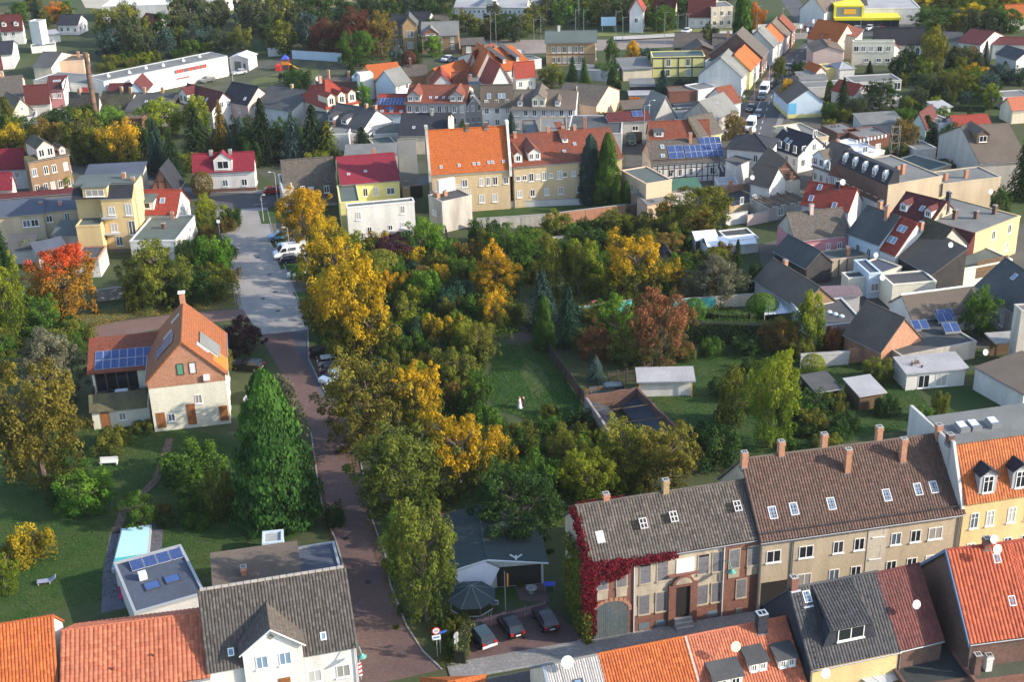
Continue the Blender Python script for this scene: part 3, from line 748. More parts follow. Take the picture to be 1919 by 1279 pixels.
PATHP=brick_mat('path_pavers',(.21,.135,.115),(.17,.105,.092),(.11,.08,.07),.24,.12,.012,(.13,.09,.08),.5,.4,.85,.5,.25)
COBB=brick_mat('cobbles',(.15,.148,.15),(.10,.10,.105),(.05,.048,.045),.17,.15,.025,(.085,.082,.08),.5,.8,.8,.5,.4)
GRAVP=brick_mat('bay_cobbles',(.16,.145,.13),(.12,.11,.10),(.06,.055,.05),.22,.16,.02,(.095,.085,.07),.5,.6,.85,.6,.3)
WALK=brick_mat('pavement_slabs',(.25,.24,.235),(.205,.2,.195),(.12,.115,.11),.5,.5,.015,(.15,.145,.14),.5,.3,.85,.6,.3)
KERB=brick_mat('kerb_stone',(.30,.295,.285),(.24,.235,.23),(.10,.1,.1),1.0,.6,.02,(.17,.165,.16),.0,.3,.85,.5,.5)
LINE=rough_mat('road_paint',(.62,.62,.6),(.4,.4,.39),1.2,8,.7,.1)
m=MB();m.poly([(-4000,-500,0),(4000,-500,0),(4000,6000,0),(-4000,6000,0)]);g_=m.build('ground',[GR],None,(0,0,0));g_['kind']='structure'
Z=.004
sheet('road',[(398,395),(500,389),(512,440),(527,485),(545,527),(562,570),(577,618),(545,622),(486,628),(466,596),(455,580),(446,540),(436,490),(424,440)],SLABS,Z*2)
sheet('road',[(486,628),(545,622),(560,664),(580,697),(602,742),(618,757),(640,770),(655,800),(672,850),(684,905),(697,974),(722,1041),(732,1099),(762,1174),(792,1221),(828,1256),(760,1272),(705,1283),(668,1320),(655,1320),(668,1240),(660,1184),(652,1100),(640,1050),(628,1010),(615,984),(603,945),(594,890),(583,812),(566,765),(540,722),(512,672)],REDPAV,Z*2)
sheet('road',[(545,622),(577,618),(577,672),(597,715),(616,752),(602,742),(580,697),(560,664)],ASPHB,Z*3)
strip('kerb',[(577,618),(577.5,645),(578,672),(598,715),(618,752)],.16,KERB,0,.1)
strip('kerb',[(583,812),(594,890),(603,945),(615,984),(628,1010),(640,1050),(652,1100),(660,1184),(668,1240)],.18,KERB,0,.1)
strip('kerb',[(640,770),(655,800),(672,850),(684,905),(697,974),(722,1041),(732,1099),(762,1174),(792,1221),(828,1256)],.16,KERB,0,.1)
strip('kerb',[(500,389),(512,440),(527,485),(545,527),(562,570),(577,618)],.16,KERB,0,.08)
sheet('pavement',[(398,395),(412,394),(424,440),(436,490),(446,540),(455,580),(448,580),(438,540),(427,490),(415,440)],WALK,Z*4)
sheet('path',[(455,580),(467,598),(420,602),(360,608),(300,617),(240,628),(190,640),(150,655),(110,680),(100,660),(128,634),(160,615),(210,605),(280,595),(350,587),(410,582)],PATHP,Z*2)
sheet('lawn',[(446,545),(455,578),(350,585),(250,594),(165,606),(120,634),(110,620),(140,590),(230,570),(330,560)],LAWN2,Z)
sheet('lawn',[(467,600),(486,628),(470,640),(420,620),(300,640),(180,665),(170,655),(250,632),(360,612)],LAWN2,Z)
sheet('parking_bays',[(500,410),(575,405),(600,500),(615,600),(580,612),(562,570),(545,527),(527,485),(512,440)],GRAVP,Z)
for q in ([(484,396),(530,392),(533,418),(490,420)],[(506,452),(560,449),(566,462),(512,464)],[(520,490),(575,494),(580,505),(526,505)],[(548,548),(600,546),(602,566),(560,566)]):
    sheet('lawn',q,LAWN,Z*3)
sheet('parking_bays',[(579,650),(640,645),(690,760),(640,765),(618,752),(598,715),(579,672)],SOIL,Z)
sheet('lawn',[(578,616),(610,600),(640,640),(579,648)],LAWN,Z*2)
sheet('road',[(-60,402),(200,384),(330,372),(330,396),(400,396),(500,389),(600,372),(760,352),(900,330),(1180,287),(1400,255),(1405,235),(1175,270),(900,312),(760,336),(520,362),(330,356),(200,366),(-60,382)],ASPH,Z)
sheet('pavement',[(320,350),(520,357),(520,363),(320,359)],WALK,Z*2)
strip('road_line',[(475,384),(500,381)],.14,LINE,Z*3)
sheet('road',[(1340,330),(1395,255),(1402,225),(1415,190),(1440,150),(1462,120),(1492,92),(1520,72),(1505,52),(1483,28),(1470,10),(1455,-15),(1490,-15),(1505,12),(1525,35),(1552,62),(1556,75),(1530,90),(1505,112),(1489,140),(1470,190),(1457,225),(1445,258),(1420,300),(1395,340)],ASPH,Z*2)
sheet('pavement',[(1383,255),(1390,225),(1403,188),(1428,150),(1452,120),(1482,92),(1492,92),(1462,120),(1440,150),(1415,190),(1402,225),(1395,255)],PATHP,Z*3)
sheet('pavement',[(1445,258),(1457,225),(1470,190),(1489,140),(1505,112),(1513,113),(1498,140),(1480,190),(1468,225),(1456,258)],WALK,Z*3)
cl=[(1421,255),(1431,222),(1444,185),(1465,143),(1482,116),(1508,90),(1530,73)]
for (a,b),(c,d) in zip(cl,cl[1:]):
    for k in range(3):
        t0,t1=(k+.15)/3,(k+.6)/3
        strip('road_line',[(a+(c-a)*t0,b+(d-b)*t0),(a+(c-a)*t1,b+(d-b)*t1)],.14,LINE,Z*4)
for a,b in (((1405,252),(1413,228)),((1418,205),(1428,182)),((1440,160),(1452,142))):strip('road_line',[a,b],.12,LINE,Z*4)
pa,pb=P(1107,1199),P(1420,1144);ud=(pb-pa).normalized();nd_=Vector((-ud.y,ud.x,0))
def along(s,t):return tuple(pa+ud*s+nd_*t)
sheet('road',[along(-30,-3.0),along(70,-3.0),along(70,-12),along(-30,-12)],COBB,Z*2)
sheet('pavement',[along(-14.5,-.0),along(70,-.0),along(70,-2.4),along(-14.5,-2.4)],WALK,.10)
strip('kerb',[along(-14.5,-2.5),along(70,-2.5)],.2,KERB,0,.12)
sheet('forecourt',[(868,1168),(1018,1132),(1100,1198),(1075,1212),(860,1252)],REDPAV,Z)
sheet('lawn',[(935,650),(1005,640),(1045,690),(1090,755),(1095,800),(1000,790),(930,770),(905,730)],LAWN,Z)
sheet('path',[(945,600),(985,605),(1005,640),(965,655),(950,640)],SOIL,Z*2)
sheet('bare_soil',[(985,672),(1015,690),(1030,720),(1010,745),(995,735),(975,700)],LAWN2,Z*2)
sheet('lawn',[(0,840),(170,790),(330,800),(470,830),(590,990),(400,1080),(0,1170)],LAWN,Z)
sheet('lawn',[(1180,660),(1560,650),(1700,700),(1760,790),(1360,880),(1290,830),(1210,740)],LAWN,Z)
sheet('lawn',[(1730,720),(1880,730),(1880,780),(1760,790)],LAWN,Z*2)
sheet('lawn',[(890,365),(1150,355),(1160,395),(890,410)],LAWN,Z*2)
sheet('playground',[(470,150),(590,118),(600,140),(560,165),(480,165)],LAWN2,Z*3)
sheet('yard',[(250,150),(330,160),(480,130),(560,112),(545,105),(430,125)],YARD,Z*2)
sheet('meadow',[(330,-5),(700,-12),(720,12),(560,18),(440,20),(330,12)],MEAD,Z)
sheet('meadow',[(0,22),(140,20),(150,40),(0,50)],LAWN2,Z)
sheet('yard',[(150,-5),(340,-8),(440,18),(300,24),(160,14)],rough_mat('pale_yard',(.40,.36,.30),(.3,.27,.22),.1,2),Z*2)
sheet('railway_ballast',[(850,76),(1000,74),(1180,74),(1400,66),(1560,58),(1570,68),(1400,80),(1180,92),(1000,100),(850,100)],rough_mat('ballast',(.26,.22,.19),(.17,.14,.12),.12,3),Z*2)
sheet('platform',[(1150,70),(1400,58),(1470,56),(1470,60),(1400,64),(1150,77)],rough_mat('platform_slab',(.42,.40,.37),(.33,.31,.29),.2,3),.35)
sheet('grass_verge',[(1100,62),(1400,50),(1480,46),(1480,52),(1400,58),(1100,68)],rough_mat('grass_bright',(.14,.17,.045),(.2,.19,.07),.1,2),Z*3)
sheet('yard',[(1640,28),(1720,40),(1740,60),(1590,72),(1560,60),(1600,44)],ASPH,Z*2)
sheet('lawn',[(1439,25),(1475,30),(1478,42),(1439,44)],LAWN,Z*3)
sheet('yard',[(1180,215),(1500,180),(1560,240),(1620,330),(1470,420),(1170,330)],YARD,Z*.5)
sheet('yard',[(1420,460),(1640,400),(1919,420),(1919,650),(1640,660),(1440,580)],YARD,Z*.5)
sheet('yard',[(0,290),(330,320),(330,470),(0,480)],YARD,Z*.5)
sheet('yard',[(330,120),(960,110),(1180,215),(1170,330),(520,350),(330,220)],rough_mat('yard_green',(.05,.065,.03),(.095,.09,.075),.14,3,.92,.4),Z*.5)
sheet('lawn',[(1680,185),(1860,190),(1850,210),(1700,205)],LAWN,Z*2)
sheet('lawn',[(1750,125),(1850,128),(1850,134),(1750,133)],LAWN,Z*2)
ML=('left of the white camper van','by the navy parked car','by the young street tree','at the end of the concrete road','nearest the verge of the concrete road','of the red street below the four cars','of the red street beside the brown outbuilding','of the red street beside the white gabled house')
for ml,px in zip(ML,((484,483),(505,515),(515,548),(521,583),(493,560),(632,798),(648,1010),(690,1092))):
    g=P(*px);m=MB();m.tube((0,0,.009),(0,0,.02),.34,.34,18);o=m.build('manhole_cover',[plain('iron_dark',(.03,.03,.032),.6,.4)],None,g);tag(o,'dark iron manhole cover '+ml,'manhole cover','manhole covers in the streets')
TL={'orange':tile_mat('tiles_orange',(.47,.115,.03),.62,(.30,.08,.035),.6),'salmon':tile_mat('tiles_salmon',(.47,.145,.075),.66,(.30,.10,.062),.6),'red':tile_mat('tiles_red',(.42,.085,.036),.64,(.27,.06,.034),.55),
 'slate':tile_mat('tiles_slate',(.055,.055,.062),.65,(.09,.085,.075),.35),'brown':tile_mat('tiles_brown',(.12,.068,.052),.62,(.085,.065,.052),.5),'maroon':tile_mat('tiles_maroon',(.14,.045,.04),.7,(.09,.035,.033),.4),
 'old':tile_mat('tiles_old',(.118,.098,.084),.5,(.085,.075,.062),.7),'oldgrey':tile_mat('tiles_oldgrey',(.088,.077,.07),.5,(.065,.06,.052),.7),'steel':tile_mat('tiles_steel',(.36,.34,.33),.75,(.26,.25,.24),.4),'rustor':tile_mat('tiles_rust_orange',(.44,.125,.035),.65,(.28,.085,.035),.6)}
TWO=[.25,.75]
h=house((-90,1188),(97,1157),4.0,D=10.5,mode='ridge',rise=4.3,wall='white',roof='orange',tiles=TL['orange'],label='bright orange tiled roof house with white gable edge in the bottom left corner',win=[],wr=[],over=.3)
h=house((118,1185),(385,1150),4.0,E=(393,1267),mode='ridge',pitch=31,wall='white',roof='salmon',tiles=(TL['salmon'],.42,.42,.055),label='wide salmon red ribbed roof beside the bright orange corner roof at bottom left',win=[],wr=[],over=.3)
for x,v in ((.36,.30),(.64,.42)):
    m=MB();m.box(-.14,.14,-.12,.12,0,.1);m.tube((0,0,.1),(0,-.06,.38),.11,.13,8);o=m.build('roof_vent',[ROOF['salmon']],h.t);o.location=h.on(x,v,.06)
HG=h=house((391,1256),(666,1208),4.5,R=(515,1088),pitch=45,wall='white',roof='oldgrey',tiles=TL['oldgrey'],label='white house with grey tiled roof and pointed cross gable at the bottom left',over=.35,trim=False,
   win=[(1.0,[.16,.70,.90],1.3,1.45)],wr=[(1.2,2),(5.2,[.5])],cross=False)
W=h.W;gw=5.4;xm=W*.435
d=empty('cross_gable',(xm,-.5,0));d.parent=h.t
m=MB();zt=h.he+1.6;ap=zt+2.1;dp=5.0
m.prism([(-gw/2,0),(gw/2,0),(gw/2,zt),(0,ap),(-gw/2,zt)],0,dp-.3);m.build('wall',[WALL['white']],d)
sl2=2.1/(gw/2)
for sx in (-1,1):
    m=MB();q=[(sx*(gw/2+.3),-.3,zt-.3*sl2+.12),(0,-.3,ap+.12),(0,dp,ap+.12),(sx*(gw/2+.3),dp,zt-.3*sl2+.12)]
    if sx > 0:q=[q[1],q[0],q[3],q[2]]
    else:q=[q[0],q[1],q[2],q[3]]
    m.slab(q,.12);rf=m.build('roof',[ROOF['oldgrey']],d)
m=MB();m.tube((-gw/2-.3,-.34,zt-.3*sl2+.04),(0,-.34,ap+.04),.07);m.tube((0,-.34,ap+.04),(gw/2+.3,-.34,zt-.3*sl2+.04),.07);m.build('verge_board',[WOODW],d)
for x in (-1.05,1.05):window(d,(x,0,h.he-.55),0,1.15,1.45,1,pane=glassb)
m=MB();m.obox((0,-.03,zt+1.2),(.16,0,.16),(0,.03,0),(-.16,0,.16));m.build('gable_vent',[plain('stone_dark',(.2,.19,.18))],d)
m=MB();m.box(-.55,.55,-.06,.1,.3,2.5);m.box(-.75,.75,-.5,.1,0,.28,1);m.build('door',[brick_mat('door_wood',(.30,.12,.045),(.25,.095,.035),(.08,.035,.02),.22,2.2,.015),CONC],d).location=(.75,0,0)
for x in (.16,.79):skylight(h.t,h.on(x,.2,.06),h.slope,0,.55,.75,frame=white)
m=MB()
for k in range(20):m.obox((h.W*(k+.5)/20,h.D*h.rp,h.hr+.26),(h.W/44,0,0),(0,.16,0),(0,0,.07))
m.build('ridge_caps',[rough_mat('cap_mortar',(.42,.38,.33),(.25,.22,.2),2,9)],h.t)
for x in (h.W-.05,xm+gw/2+.12):m=MB();m.tube((x,-.14,.1),(x,-.14,h.he-.2),.06);m.build('downpipe',[plain('pipe_pale',(.55,.55,.53),.5)],h.t)
A0,B0=(1020,1250),(1471,1159)
def seg(f):return (A0[0]+(B0[0]-A0[0])*f,A0[1]+(B0[1]-A0[1])*f)
h=house(seg(0),seg(.222),3.4,D=9.4,mode='ridge',rise=3.8,wall='cream',roof='grey',tiles=(TL['steel'],.22,6.0,.04),label='pale grey corrugated roof at the left end of the bottom terrace',win=[],wr=[],over=.15)
skylight(h.t,h.on(.52,.62,.08),h.slope,0,.8,1.1,frame=plain('sky_dark',(.06,.06,.07),.4));HS5=h
m=MB();m.obox((-.12,h.D*.25-.1,h.hr-h.rise/2+.12),(.14,0,0),(0,h.D*.25,h.rise/2),(0,-.05,.07));m.build('verge_flashing',[plain('lead_blue',(.24,.29,.34),.4,.4)],h.t)
h=house(seg(.224),seg(.583),3.4,D=9.4,mode='ridge',rise=3.8,wall='cream',roof='orange',tiles=(TL['orange'],.27,.42,.05),label='vivid orange tiled roof in the middle of the bottom terrace',win=[],wr=[],over=.12)
h6=h=house(seg(.585),seg(1.0),3.4,D=9.4,mode='ridge',rise=3.8,wall='cream',roof='salmon',tiles=(TL['salmon'],.27,.36,.045),label='salmon tiled roof with slate chimney and flat dormers at the bottom edge',win=[],wr=[],over=.12)
dormer(h,.26,.16,2.6,1.2,'shed','white','dark',2);dormer(h,.58,.30,1.7,1.1,'shed','white','dark',2);dormer(h,.86,.27,1.7,1.1,'shed','white','dark',2)
chimney(h.t,h.W*.73,h.D*.44,h.hr-.6,h.hr+1.5,WALL['slate'],.9,.75,plain('tin_cap',(.6,.62,.64),.3,.6))
m=MB();m.obox((0,h.D*.25,h.hr-h.rise/2+.22),(.1,0,0),(0,h.D*.25,h.rise/2),(0,-.04,.05));m.build('verge_flashing',[rough_mat('mortar_pale',(.5,.38,.33),(.36,.2,.16),2,8)],h.t)
m=MB();m.tube(h.on(.62,.62,.1),h.on(.78,.62,.3),.03);m.tube(h.on(.7,.52,.1),h.on(.80,.52,.3),.03);m.build('snow_guard',[ROOF['salmon']],h.t)
h=house((790,1350),(906,1345),2.6,D=5.5,kind='hip',rise=1.7,wall='white',roof='orange',label='small orange hipped roof peeping in at the bottom edge by the street',win=[],over=.3)
hd=h=house((1520,1252),(1685,1217),5.2,R=(1558,1091),pitch=46,wall='yellow',roof='dark',tiles=(TL['slate'],.3,.36,.05),label='black tiled roof house with large slate dormer and glass veranda at bottom right',over=.25,gable='slate',win=[(1.0,[.2,.75],1.2,1.3)],wr=[],chim=[(.04,.5,1.3)],sky=[(.16,.86,.75,1.1)])
m=MB();m.box(-.03,-.012,0,h.D,2.0,h.he);m.prism([(0,h.he),(h.D,h.he),(h.D*h.rp,h.hr-.06)],-.04,-.012,0,'x');m.build('slate_cladding',[WALL['slate']],h.t)
p=h.on(.47,.22);tn=math.tan(h.slope)
d=empty('dormer',p);d.parent=h.t
m=MB();dw,dh=4.4,2.2
m.prism([(-dw/2-.5,-.2),(dw/2+.5,-.2),(dw/2-.3,dh),(-dw/2+.3,dh)],.0,dh/tn+1.2);m.build('wall',[WALL['slate']],d)
m=MB();m.slab([(-dw/2,-.45,dh-.1),(dw/2,-.45,dh-.1),(dw/2-.3,(dh+2.0)/tn,dh+1.9),(-dw/2+.3,(dh+2.0)/tn,dh+1.9)],.14);rf=m.build('roof',[ROOF['dark']],d)
tmm=tiles_mesh(dw-.3,math.hypot((dh+2.0)/tn+.45,2.0),TL['slate'],.3,.36,.05);q=link('roof_tiles',tmm,d,(-dw/2+.15,-.45,dh-.08),(math.atan2(2.0,(dh+2.0)/tn+.45),0,0));q['kind']='stuff'
o=link('window',WIN2(*win_mesh(2.6,1.3,1,False,True)),d,(.1,-.02,.45))
for k in range(14):m=MB();m.obox(h.on(.085,.06+k*.062,.16),(.16,0,0),(0,.1,0),(0,0,.02));m.build('roof_rung',[plain('sky_dark',(.06,.06,.07))],h.t)
for q_ in ((.05,.93),(.14,.72)):m=MB();m.obox(h.on(*q_,.2),(.48,0,0),(0,.14,0),(0,0,.02));m.build('roof_step',[plain('alu',(.5,.52,.55))],h.t)
hbm=h=house((1686,1217),(1766,1198),5.2,R=(1684,1068),pitch=46,wall='brickd',roof='maroon',tiles=(TL['maroon'],.3,.36,.045),label='plain maroon tiled roof between the black roof and the red house at bottom right',over=.2,win=[],wr=[])
h7=h=house((1818,1203),(1930,1188),6.2,R=(1835,1026),pitch=46,wall='brickd',roof='red',tiles=(TL['red'],.36,.42,.06),label='red tiled house with blue verge boards and brick gable at the right bottom edge',over=.25,win=[],wr=[],chim=[(.46,.49,1.1)],sky=[(.55,.84,.7,.9),(.60,.38,.7,.95)],W=8.0)
m=MB();yr=h.D/2
for ya,za,yb,zb in ((-.3,h.he-.25,yr,h.hr+.05),(h.D+.3,h.he-.25,yr,h.hr+.05)):
    m.obox((-.24,(ya+yb)/2,(za+zb)/2+.02),(.05,0,0),(0,(yb-ya)/2,(zb-za)/2),(0,0,.2))
m.build('verge_board',[plain('verge_blue',(.09,.17,.30),.5)],h.t)
h=house((1931,1188),(2010,1176),6.2,R=(1965,1008),pitch=46,wall='white',roof='red',tiles=(TL['red'],.3,.38,.05),label='second red tiled roof beyond the blue verge at the far bottom right edge',over=.2,win=[],wr=[])
h=house((1828,1279),(1960,1262),3.3,R=(1870,1212),kind='flat',wall='brick',roof=rough_mat('mossy_felt',(.075,.08,.06),(.05,.06,.04),.4,4),label='mossy flat roof extension below the red house with two chimneys',win=[],wl=[],chim=[(.08,.25,2.2,BRKD),(.28,.35,1.6,WALL['white'])],trim=False)
h=house((1700,1290),(1855,1268),3.0,R=(1770,1199),kind='flat',wall='brickd',roof=rough_mat('dark_wet_felt',(.035,.042,.042),(.06,.065,.06),.35,3),label='wet dark flat roof between the glass veranda and the mossy extension',win=[],trim=False)
pe=[P(1580,1250,2.9),P(1685,1222,2.9),P(1722,1262,2.5),P(1640,1290,2.5)]
t=thing('glass_veranda','glass veranda roof on white rafters under the eave of the black roof','veranda',(pe[0].x,pe[0].y,0));o_=Vector((pe[0].x,pe[0].y,0))
for k in range(6):
    a=pe[0].lerp(pe[1],k/5)-o_;b=pe[3].lerp(pe[2],k/5)-o_;m=MB();m.tube(a,b,.06,.06,4);m.tube(b,(b.x,b.y,0),.06,.06,4) if k in (0,5) else None;m.build('rafter',[WOODW],t)
    if k < 5:
        a2=pe[0].lerp(pe[1],(k+1)/5)-o_;b2=pe[3].lerp(pe[2],(k+1)/5)-o_;m=MB();m.slab([tuple(b+(b2-b)*.06),tuple(b2-(b2-b)*.06),tuple(a2-(a2-a)*.06),tuple(a+(a2-a)*.06)][::1],.02);m.build('glass_pane',[plain('veranda_glass',(.42,.46,.5),.15,0,.7)],t)
hr_=h=house((1107,1199),(1420,1144),8.9,R=(1230,927),mode='base',pitch=40,wall='beige',roof='oldgrey',tiles=TL['old'],over=.35,label='derelict two storey brick and plaster house with boarded windows and red creeper',win=[],wr=[],trim=True,chim=[(.17,.52,1.0,BRKO),(.515,.5,1.5,BRKY)])
W,D=h.W,h.D;BOARD=brick_mat('window_boards',(.20,.20,.215),(.165,.165,.18),(.08,.08,.085),3,.22,.02,(.14,.13,.13),.0,.5,.8,.5,1.0)
PL=rough_mat('plaster_ruin',(.50,.43,.32),(.27,.22,.17),.5,8,.9,.3,True,1.0)
m=MB();m.box(-.1,W*.245,-.16,.0,0,8.6);b1=m.build('brick_bay',[BRK],h.t)
m=MB();m.box(W*.775,W+.02,-.18,.0,0,8.75);b2=m.build('brick_bay',[BRK],h.t)
m=MB();m.box(W*.247,W*.773,-.03,.0,3.0,8.7);m.build('plaster_front',[PL],h.t)
m=MB();m.box(W*.247,W*.773,-.1,.0,0,1.9);m.box(W*.247,W*.773,-.06,-.0,1.9,2.98,1);m.build('plinth',[BRK,PL],h.t)
def board(x,z,w,hh,off,apron=False,broken=False,par=None):
    m=MB();y=off
    m.box(x-w/2-.1,x+w/2+.1,y-.13,y,z-.16,z-.02,1);m.box(x-w/2-.09,x-w/2,y-.05,y,z-.02,z+hh,1);m.box(x+w/2,x+w/2+.09,y-.05,y,z-.02,z+hh,1);m.box(x-w/2-.09,x+w/2+.09,y-.05,y,z+hh,z+hh+.09,1)
    if apron:m.box(x-w/2-.05,x+w/2+.05,y-.06,y,z-1.15,z-.18,1)
    o=m.build('window',[BOARD,PL],h.t);q=MB();q.box(x-w/2,x+w/2,y-.045,y-.005,z,z+hh-(.25 if broken else 0));q.build('boarding',[BOARD],o)
    if broken:q=MB();q.box(x-w/2,x+w/2,y-.02,y-.01,z+hh-.25,z+hh);q.build('gap',[plain('soot_and_shade',(.012,.011,.010))],o)  # black strip paints in the shade seen through the broken boarding
for fx in (.065,.175):board(W*fx,5.75,1.0,2.1,-.17,True)
for fx in (.835,.945):board(W*fx,5.75,1.05,2.15,-.19,True)
for fx,br in ((.315,True),(.415,False),(.655,True),(.74,False)):board(W*fx,5.6,1.05,2.2,-.035,False,br)
m=MB();m.box(W*.495,W*.60,-.09,-.0,5.9,7.7);m.build('white_panel',[plain('panel_white',(.80,.82,.82),.4)],h.t)
for fx in (.31,.41):board(W*fx,2.0,1.05,2.2,-.065)
for fx in (.655,.74):board(W*fx,2.0,1.05,2.2,-.065)
board(W*.885,2.1,1.0,2.1,-.19)
for fx in (.31,.41,.72):
    m=MB();m.box(W*fx-.55,W*fx+.55,-.13,-.1,.25,.95);m.build('cellar_shutter',[plain('shutter_blue',(.13,.17,.21),.6)],h.t)
m=MB();m.box(W*.86,W*.9,-.22,-.18,.2,.8);m.build('cellar_shutter',[plain('shutter_grey',(.2,.2,.2),.6)],h.t)
d=empty('portal',(W*.535,-.1,0));d.parent=h.t;m=MB();
m.box(-1.5,-.75,-.22,.1,0,4.6);m.box(.75,1.5,-.22,.1,0,4.6);m.box(-1.5,1.5,-.22,.1,4.6,4.9)
arc=[(1.15*math.cos(t*math.pi/10),4.9+1.0*math.sin(t*math.pi/10)) for t in range(11)]
m.prism(arc,-.3,.05);
m.box(-1.55,1.55,-.3,.05,5.95,6.1) ;m.build('door_surround',[BRK],d)
arc2=[(.85*math.cos(t*math.pi/10),5.0+.7*math.sin(t*math.pi/10)) for t in range(11)]
m=MB();m.prism(arc2,-.33,-.29);m.build('tympanum',[PL],d)
m=MB();m.box(-.74,.74,-.05,.06,1.0,4.58);m.build('door',[plain('door_black',(.025,.022,.02),.6)],d)
for k in range(3):
    m=MB();m.box(-.9,.9,-1.15+k*.3,-.2,k*.33,(k+1)*.33);m.build('step',[CONC],d)
gx=W*.115;arc=[(1.75*math.cos(t*math.pi/12),3.1+1.15*math.sin(t*math.pi/12)) for t in range(13)]
m=MB();m.prism([(-1.75,.1)]+[(1.75,.1)]+arc,-.22,-.15);g=m.build('gate',[brick_mat('gate_planks',(.10,.135,.15),(.08,.11,.125),(.025,.03,.03),.2,5,.015,(.13,.12,.1),.0)],h.t);g.location=(gx,0,0)
m=MB()
for k in range(13):
    a=math.pi*k/12;m.obox((1.92*math.cos(a),-.2,3.1+1.32*math.sin(a)),(.17*math.cos(a),0,.17*math.sin(a)),(0,.06,0),(-.2*math.sin(a),0,.2*math.cos(a)))
m.build('gate_arch',[BRKO],h.t).location=(gx,0,0)
for x in (W*.775-.05,W*.247):m=MB();m.box(x-.05,x+.05,-.3,-.2,.1,8.4);m.build('downpipe',[plain('pipe_pale',(.55,.55,.53),.5)],h.t)
for fx,fv in ((.30,.52),(.48,.55),(.86,.56)):
    p=h.on(fx,fv,.06);m=MB();m.obox(p,(.42,0,0),Vector((0,math.cos(h.slope),math.sin(h.slope)))*.5,Vector((0,-math.sin(h.slope),math.cos(h.slope)))*.06);o=m.build('skylight',[plain('soot_and_shade',(.012,.011,.010))],h.t)  # black slab paints in the dark inside of the skylight
    m=MB();q=p+Vector((.75,0,.12));
    for s in (-.35,0,.35):m.obox(q+Vector((s,0,0)),(.04,0,0),Vector((0,math.cos(h.slope),math.sin(h.slope)))*.55,(0,0,.04))
    for s in (-.5,0,.5):m.obox(q+Vector((0,math.cos(h.slope),math.sin(h.slope)))*s,(.4,0,0),(0,.05,0),(0,0,.04))
    m.build('torn_sash',[plain('sash_grey',(.5,.5,.5),.6)],o)
p=h.on(.085,.42,.08);m=MB();m.obox(p,(.4,0,0),Vector((0,math.cos(h.slope),math.sin(h.slope)))*.6,(0,0,.06));m.build('loose_sheet',[plain('sheet_grey',(.45,.46,.45),.5)],h.t)
def creeper(name,label,pts,colr,size=.2,per=1,parent=None):
    it=[];r=random.Random(len(label));
    for (c,s,n,nn) in pts:
        for i in range(n):
            d=rvec(r);it.append((Vector(c)+Vector((d.x*s[0],d.y*s[1],d.z*s[2]))*r.uniform(.5,1),(Vector(nn)+rvec(r)*.8).normalized(),size*r.uniform(.7,1.5),r.random()))
    c=LC[colr];t=thing(name,label,'climber',h.t.location.copy(),h.t.rotation_euler.z);f=link('foliage',leafmesh('foliage',it,leaf_mat()),t);f.color=(*c[0],1);f['leaf_b']=list(c[1]);f['leaf_grad']=0.0
    m=MB();
    for k in range(7):m.tube((-.2,.3+k*.6,0),(-.15,.2+k*.7,6+k*.3),.05,.02,5)
    m.build('stem',[BARK],t)
red=[];grn=[]
for k in range(34):
    f=k/33;red.append(((W*.0+f*W*.47,-.45-.1*math.sin(k),8.55-.25*math.sin(k*2.1)),(.6,.35,.5 if f < .4 else .3),120 if f < .5 else 70,(0,-1,.4)))
for k in range(40):
    z=9.2-k*.21;red.append(((-.35+.35*math.sin(k*1.7)+.1*k*.04,-.45,z),(.75-.01*k,.4,.5),110,(-.5,-1,.3)))
for k in range(16):red.append(((R_.uniform(.2,3.9),-.4,R_.uniform(6.9,8.3)),(.6,.25,.5),90,(0,-1,.3)))
for k in range(26):
    f=k/25;y=-.3+f*D*.52;z=8.9+f*h.rise;red.append(((-.3+.15*math.sin(k),y,z-.2),(.5,.4,.5),110,(-.6,-.3,.6)))
for k in range(10):red.append(((.5+k*.45,h.D*.5+.2,h.hr+.1-.0),(.5,.3,.3),60,(0,.2,1)))
for k in range(70):
    z=R_.uniform(.5,8.6);y=R_.uniform(.6,D*.7);grn.append(((-.55-.25*R_.random(),y,min(z,9.0)),(.5,.8,.8),110,(-1,-.2,.4)))
for k in range(16):grn.append(((-.5,-.5,R_.uniform(.3,3.5)),(.6,.5,.7),70,(-.5,-1,.4)))
creeper('virginia_creeper','crimson virginia creeper over the eave and corner of the derelict brick house',red,'creeper',.2)
creeper('green_creeper','green creeper covering the left gable of the derelict brick house',grn,'olive',.26)
hb_=h=house((1427,1010),(1803,957),8.9,R=(1567,840),pitch=43,wall='beige',roof='brown',tiles=TL['brown'],over=.4,label='long beige rendered terrace with brown tiled roof and tall brick chimneys',wr=[],wl=[],
  win=[(5.9,[.065,.225,.875],1.5,1.45),(5.9,[.385,.49,.675,.775],1.15,1.45),(2.6,[.225,.875],1.5,1.45),(2.6,[.375,.485,.665,.77],1.15,1.45),(4.6,[.575],1.1,1.5),(7.2,[.582],1.1,.9),(2.0,[.565],1.1,1.0)],mull=1,
  chim=[(.0,.46,1.6,BRKO),(.19,.5,1.6,BRKO),(.41,.52,1.9,BRKO),(.69,.52,1.9,BRKO),(.985,.47,1.7,BRKO),(.49,.34,2.6,BRKO),(.775,.36,2.6,BRKO)],
  sky=[(.08,.32,.85,1.3),(.185,.33,.85,1.3),(.37,.33,.85,1.3),(.65,.34,.85,1.3),(.81,.36,.85,1.3),(.89,.36,.85,1.3)])
m=MB();m.box(h.W*.53,h.W*.625,-.05,0,0,8.6);m.build('stair_bay',[rough_mat('plaster_stair',(.52,.47,.38),(.4,.35,.29),.5,8)],h.t)
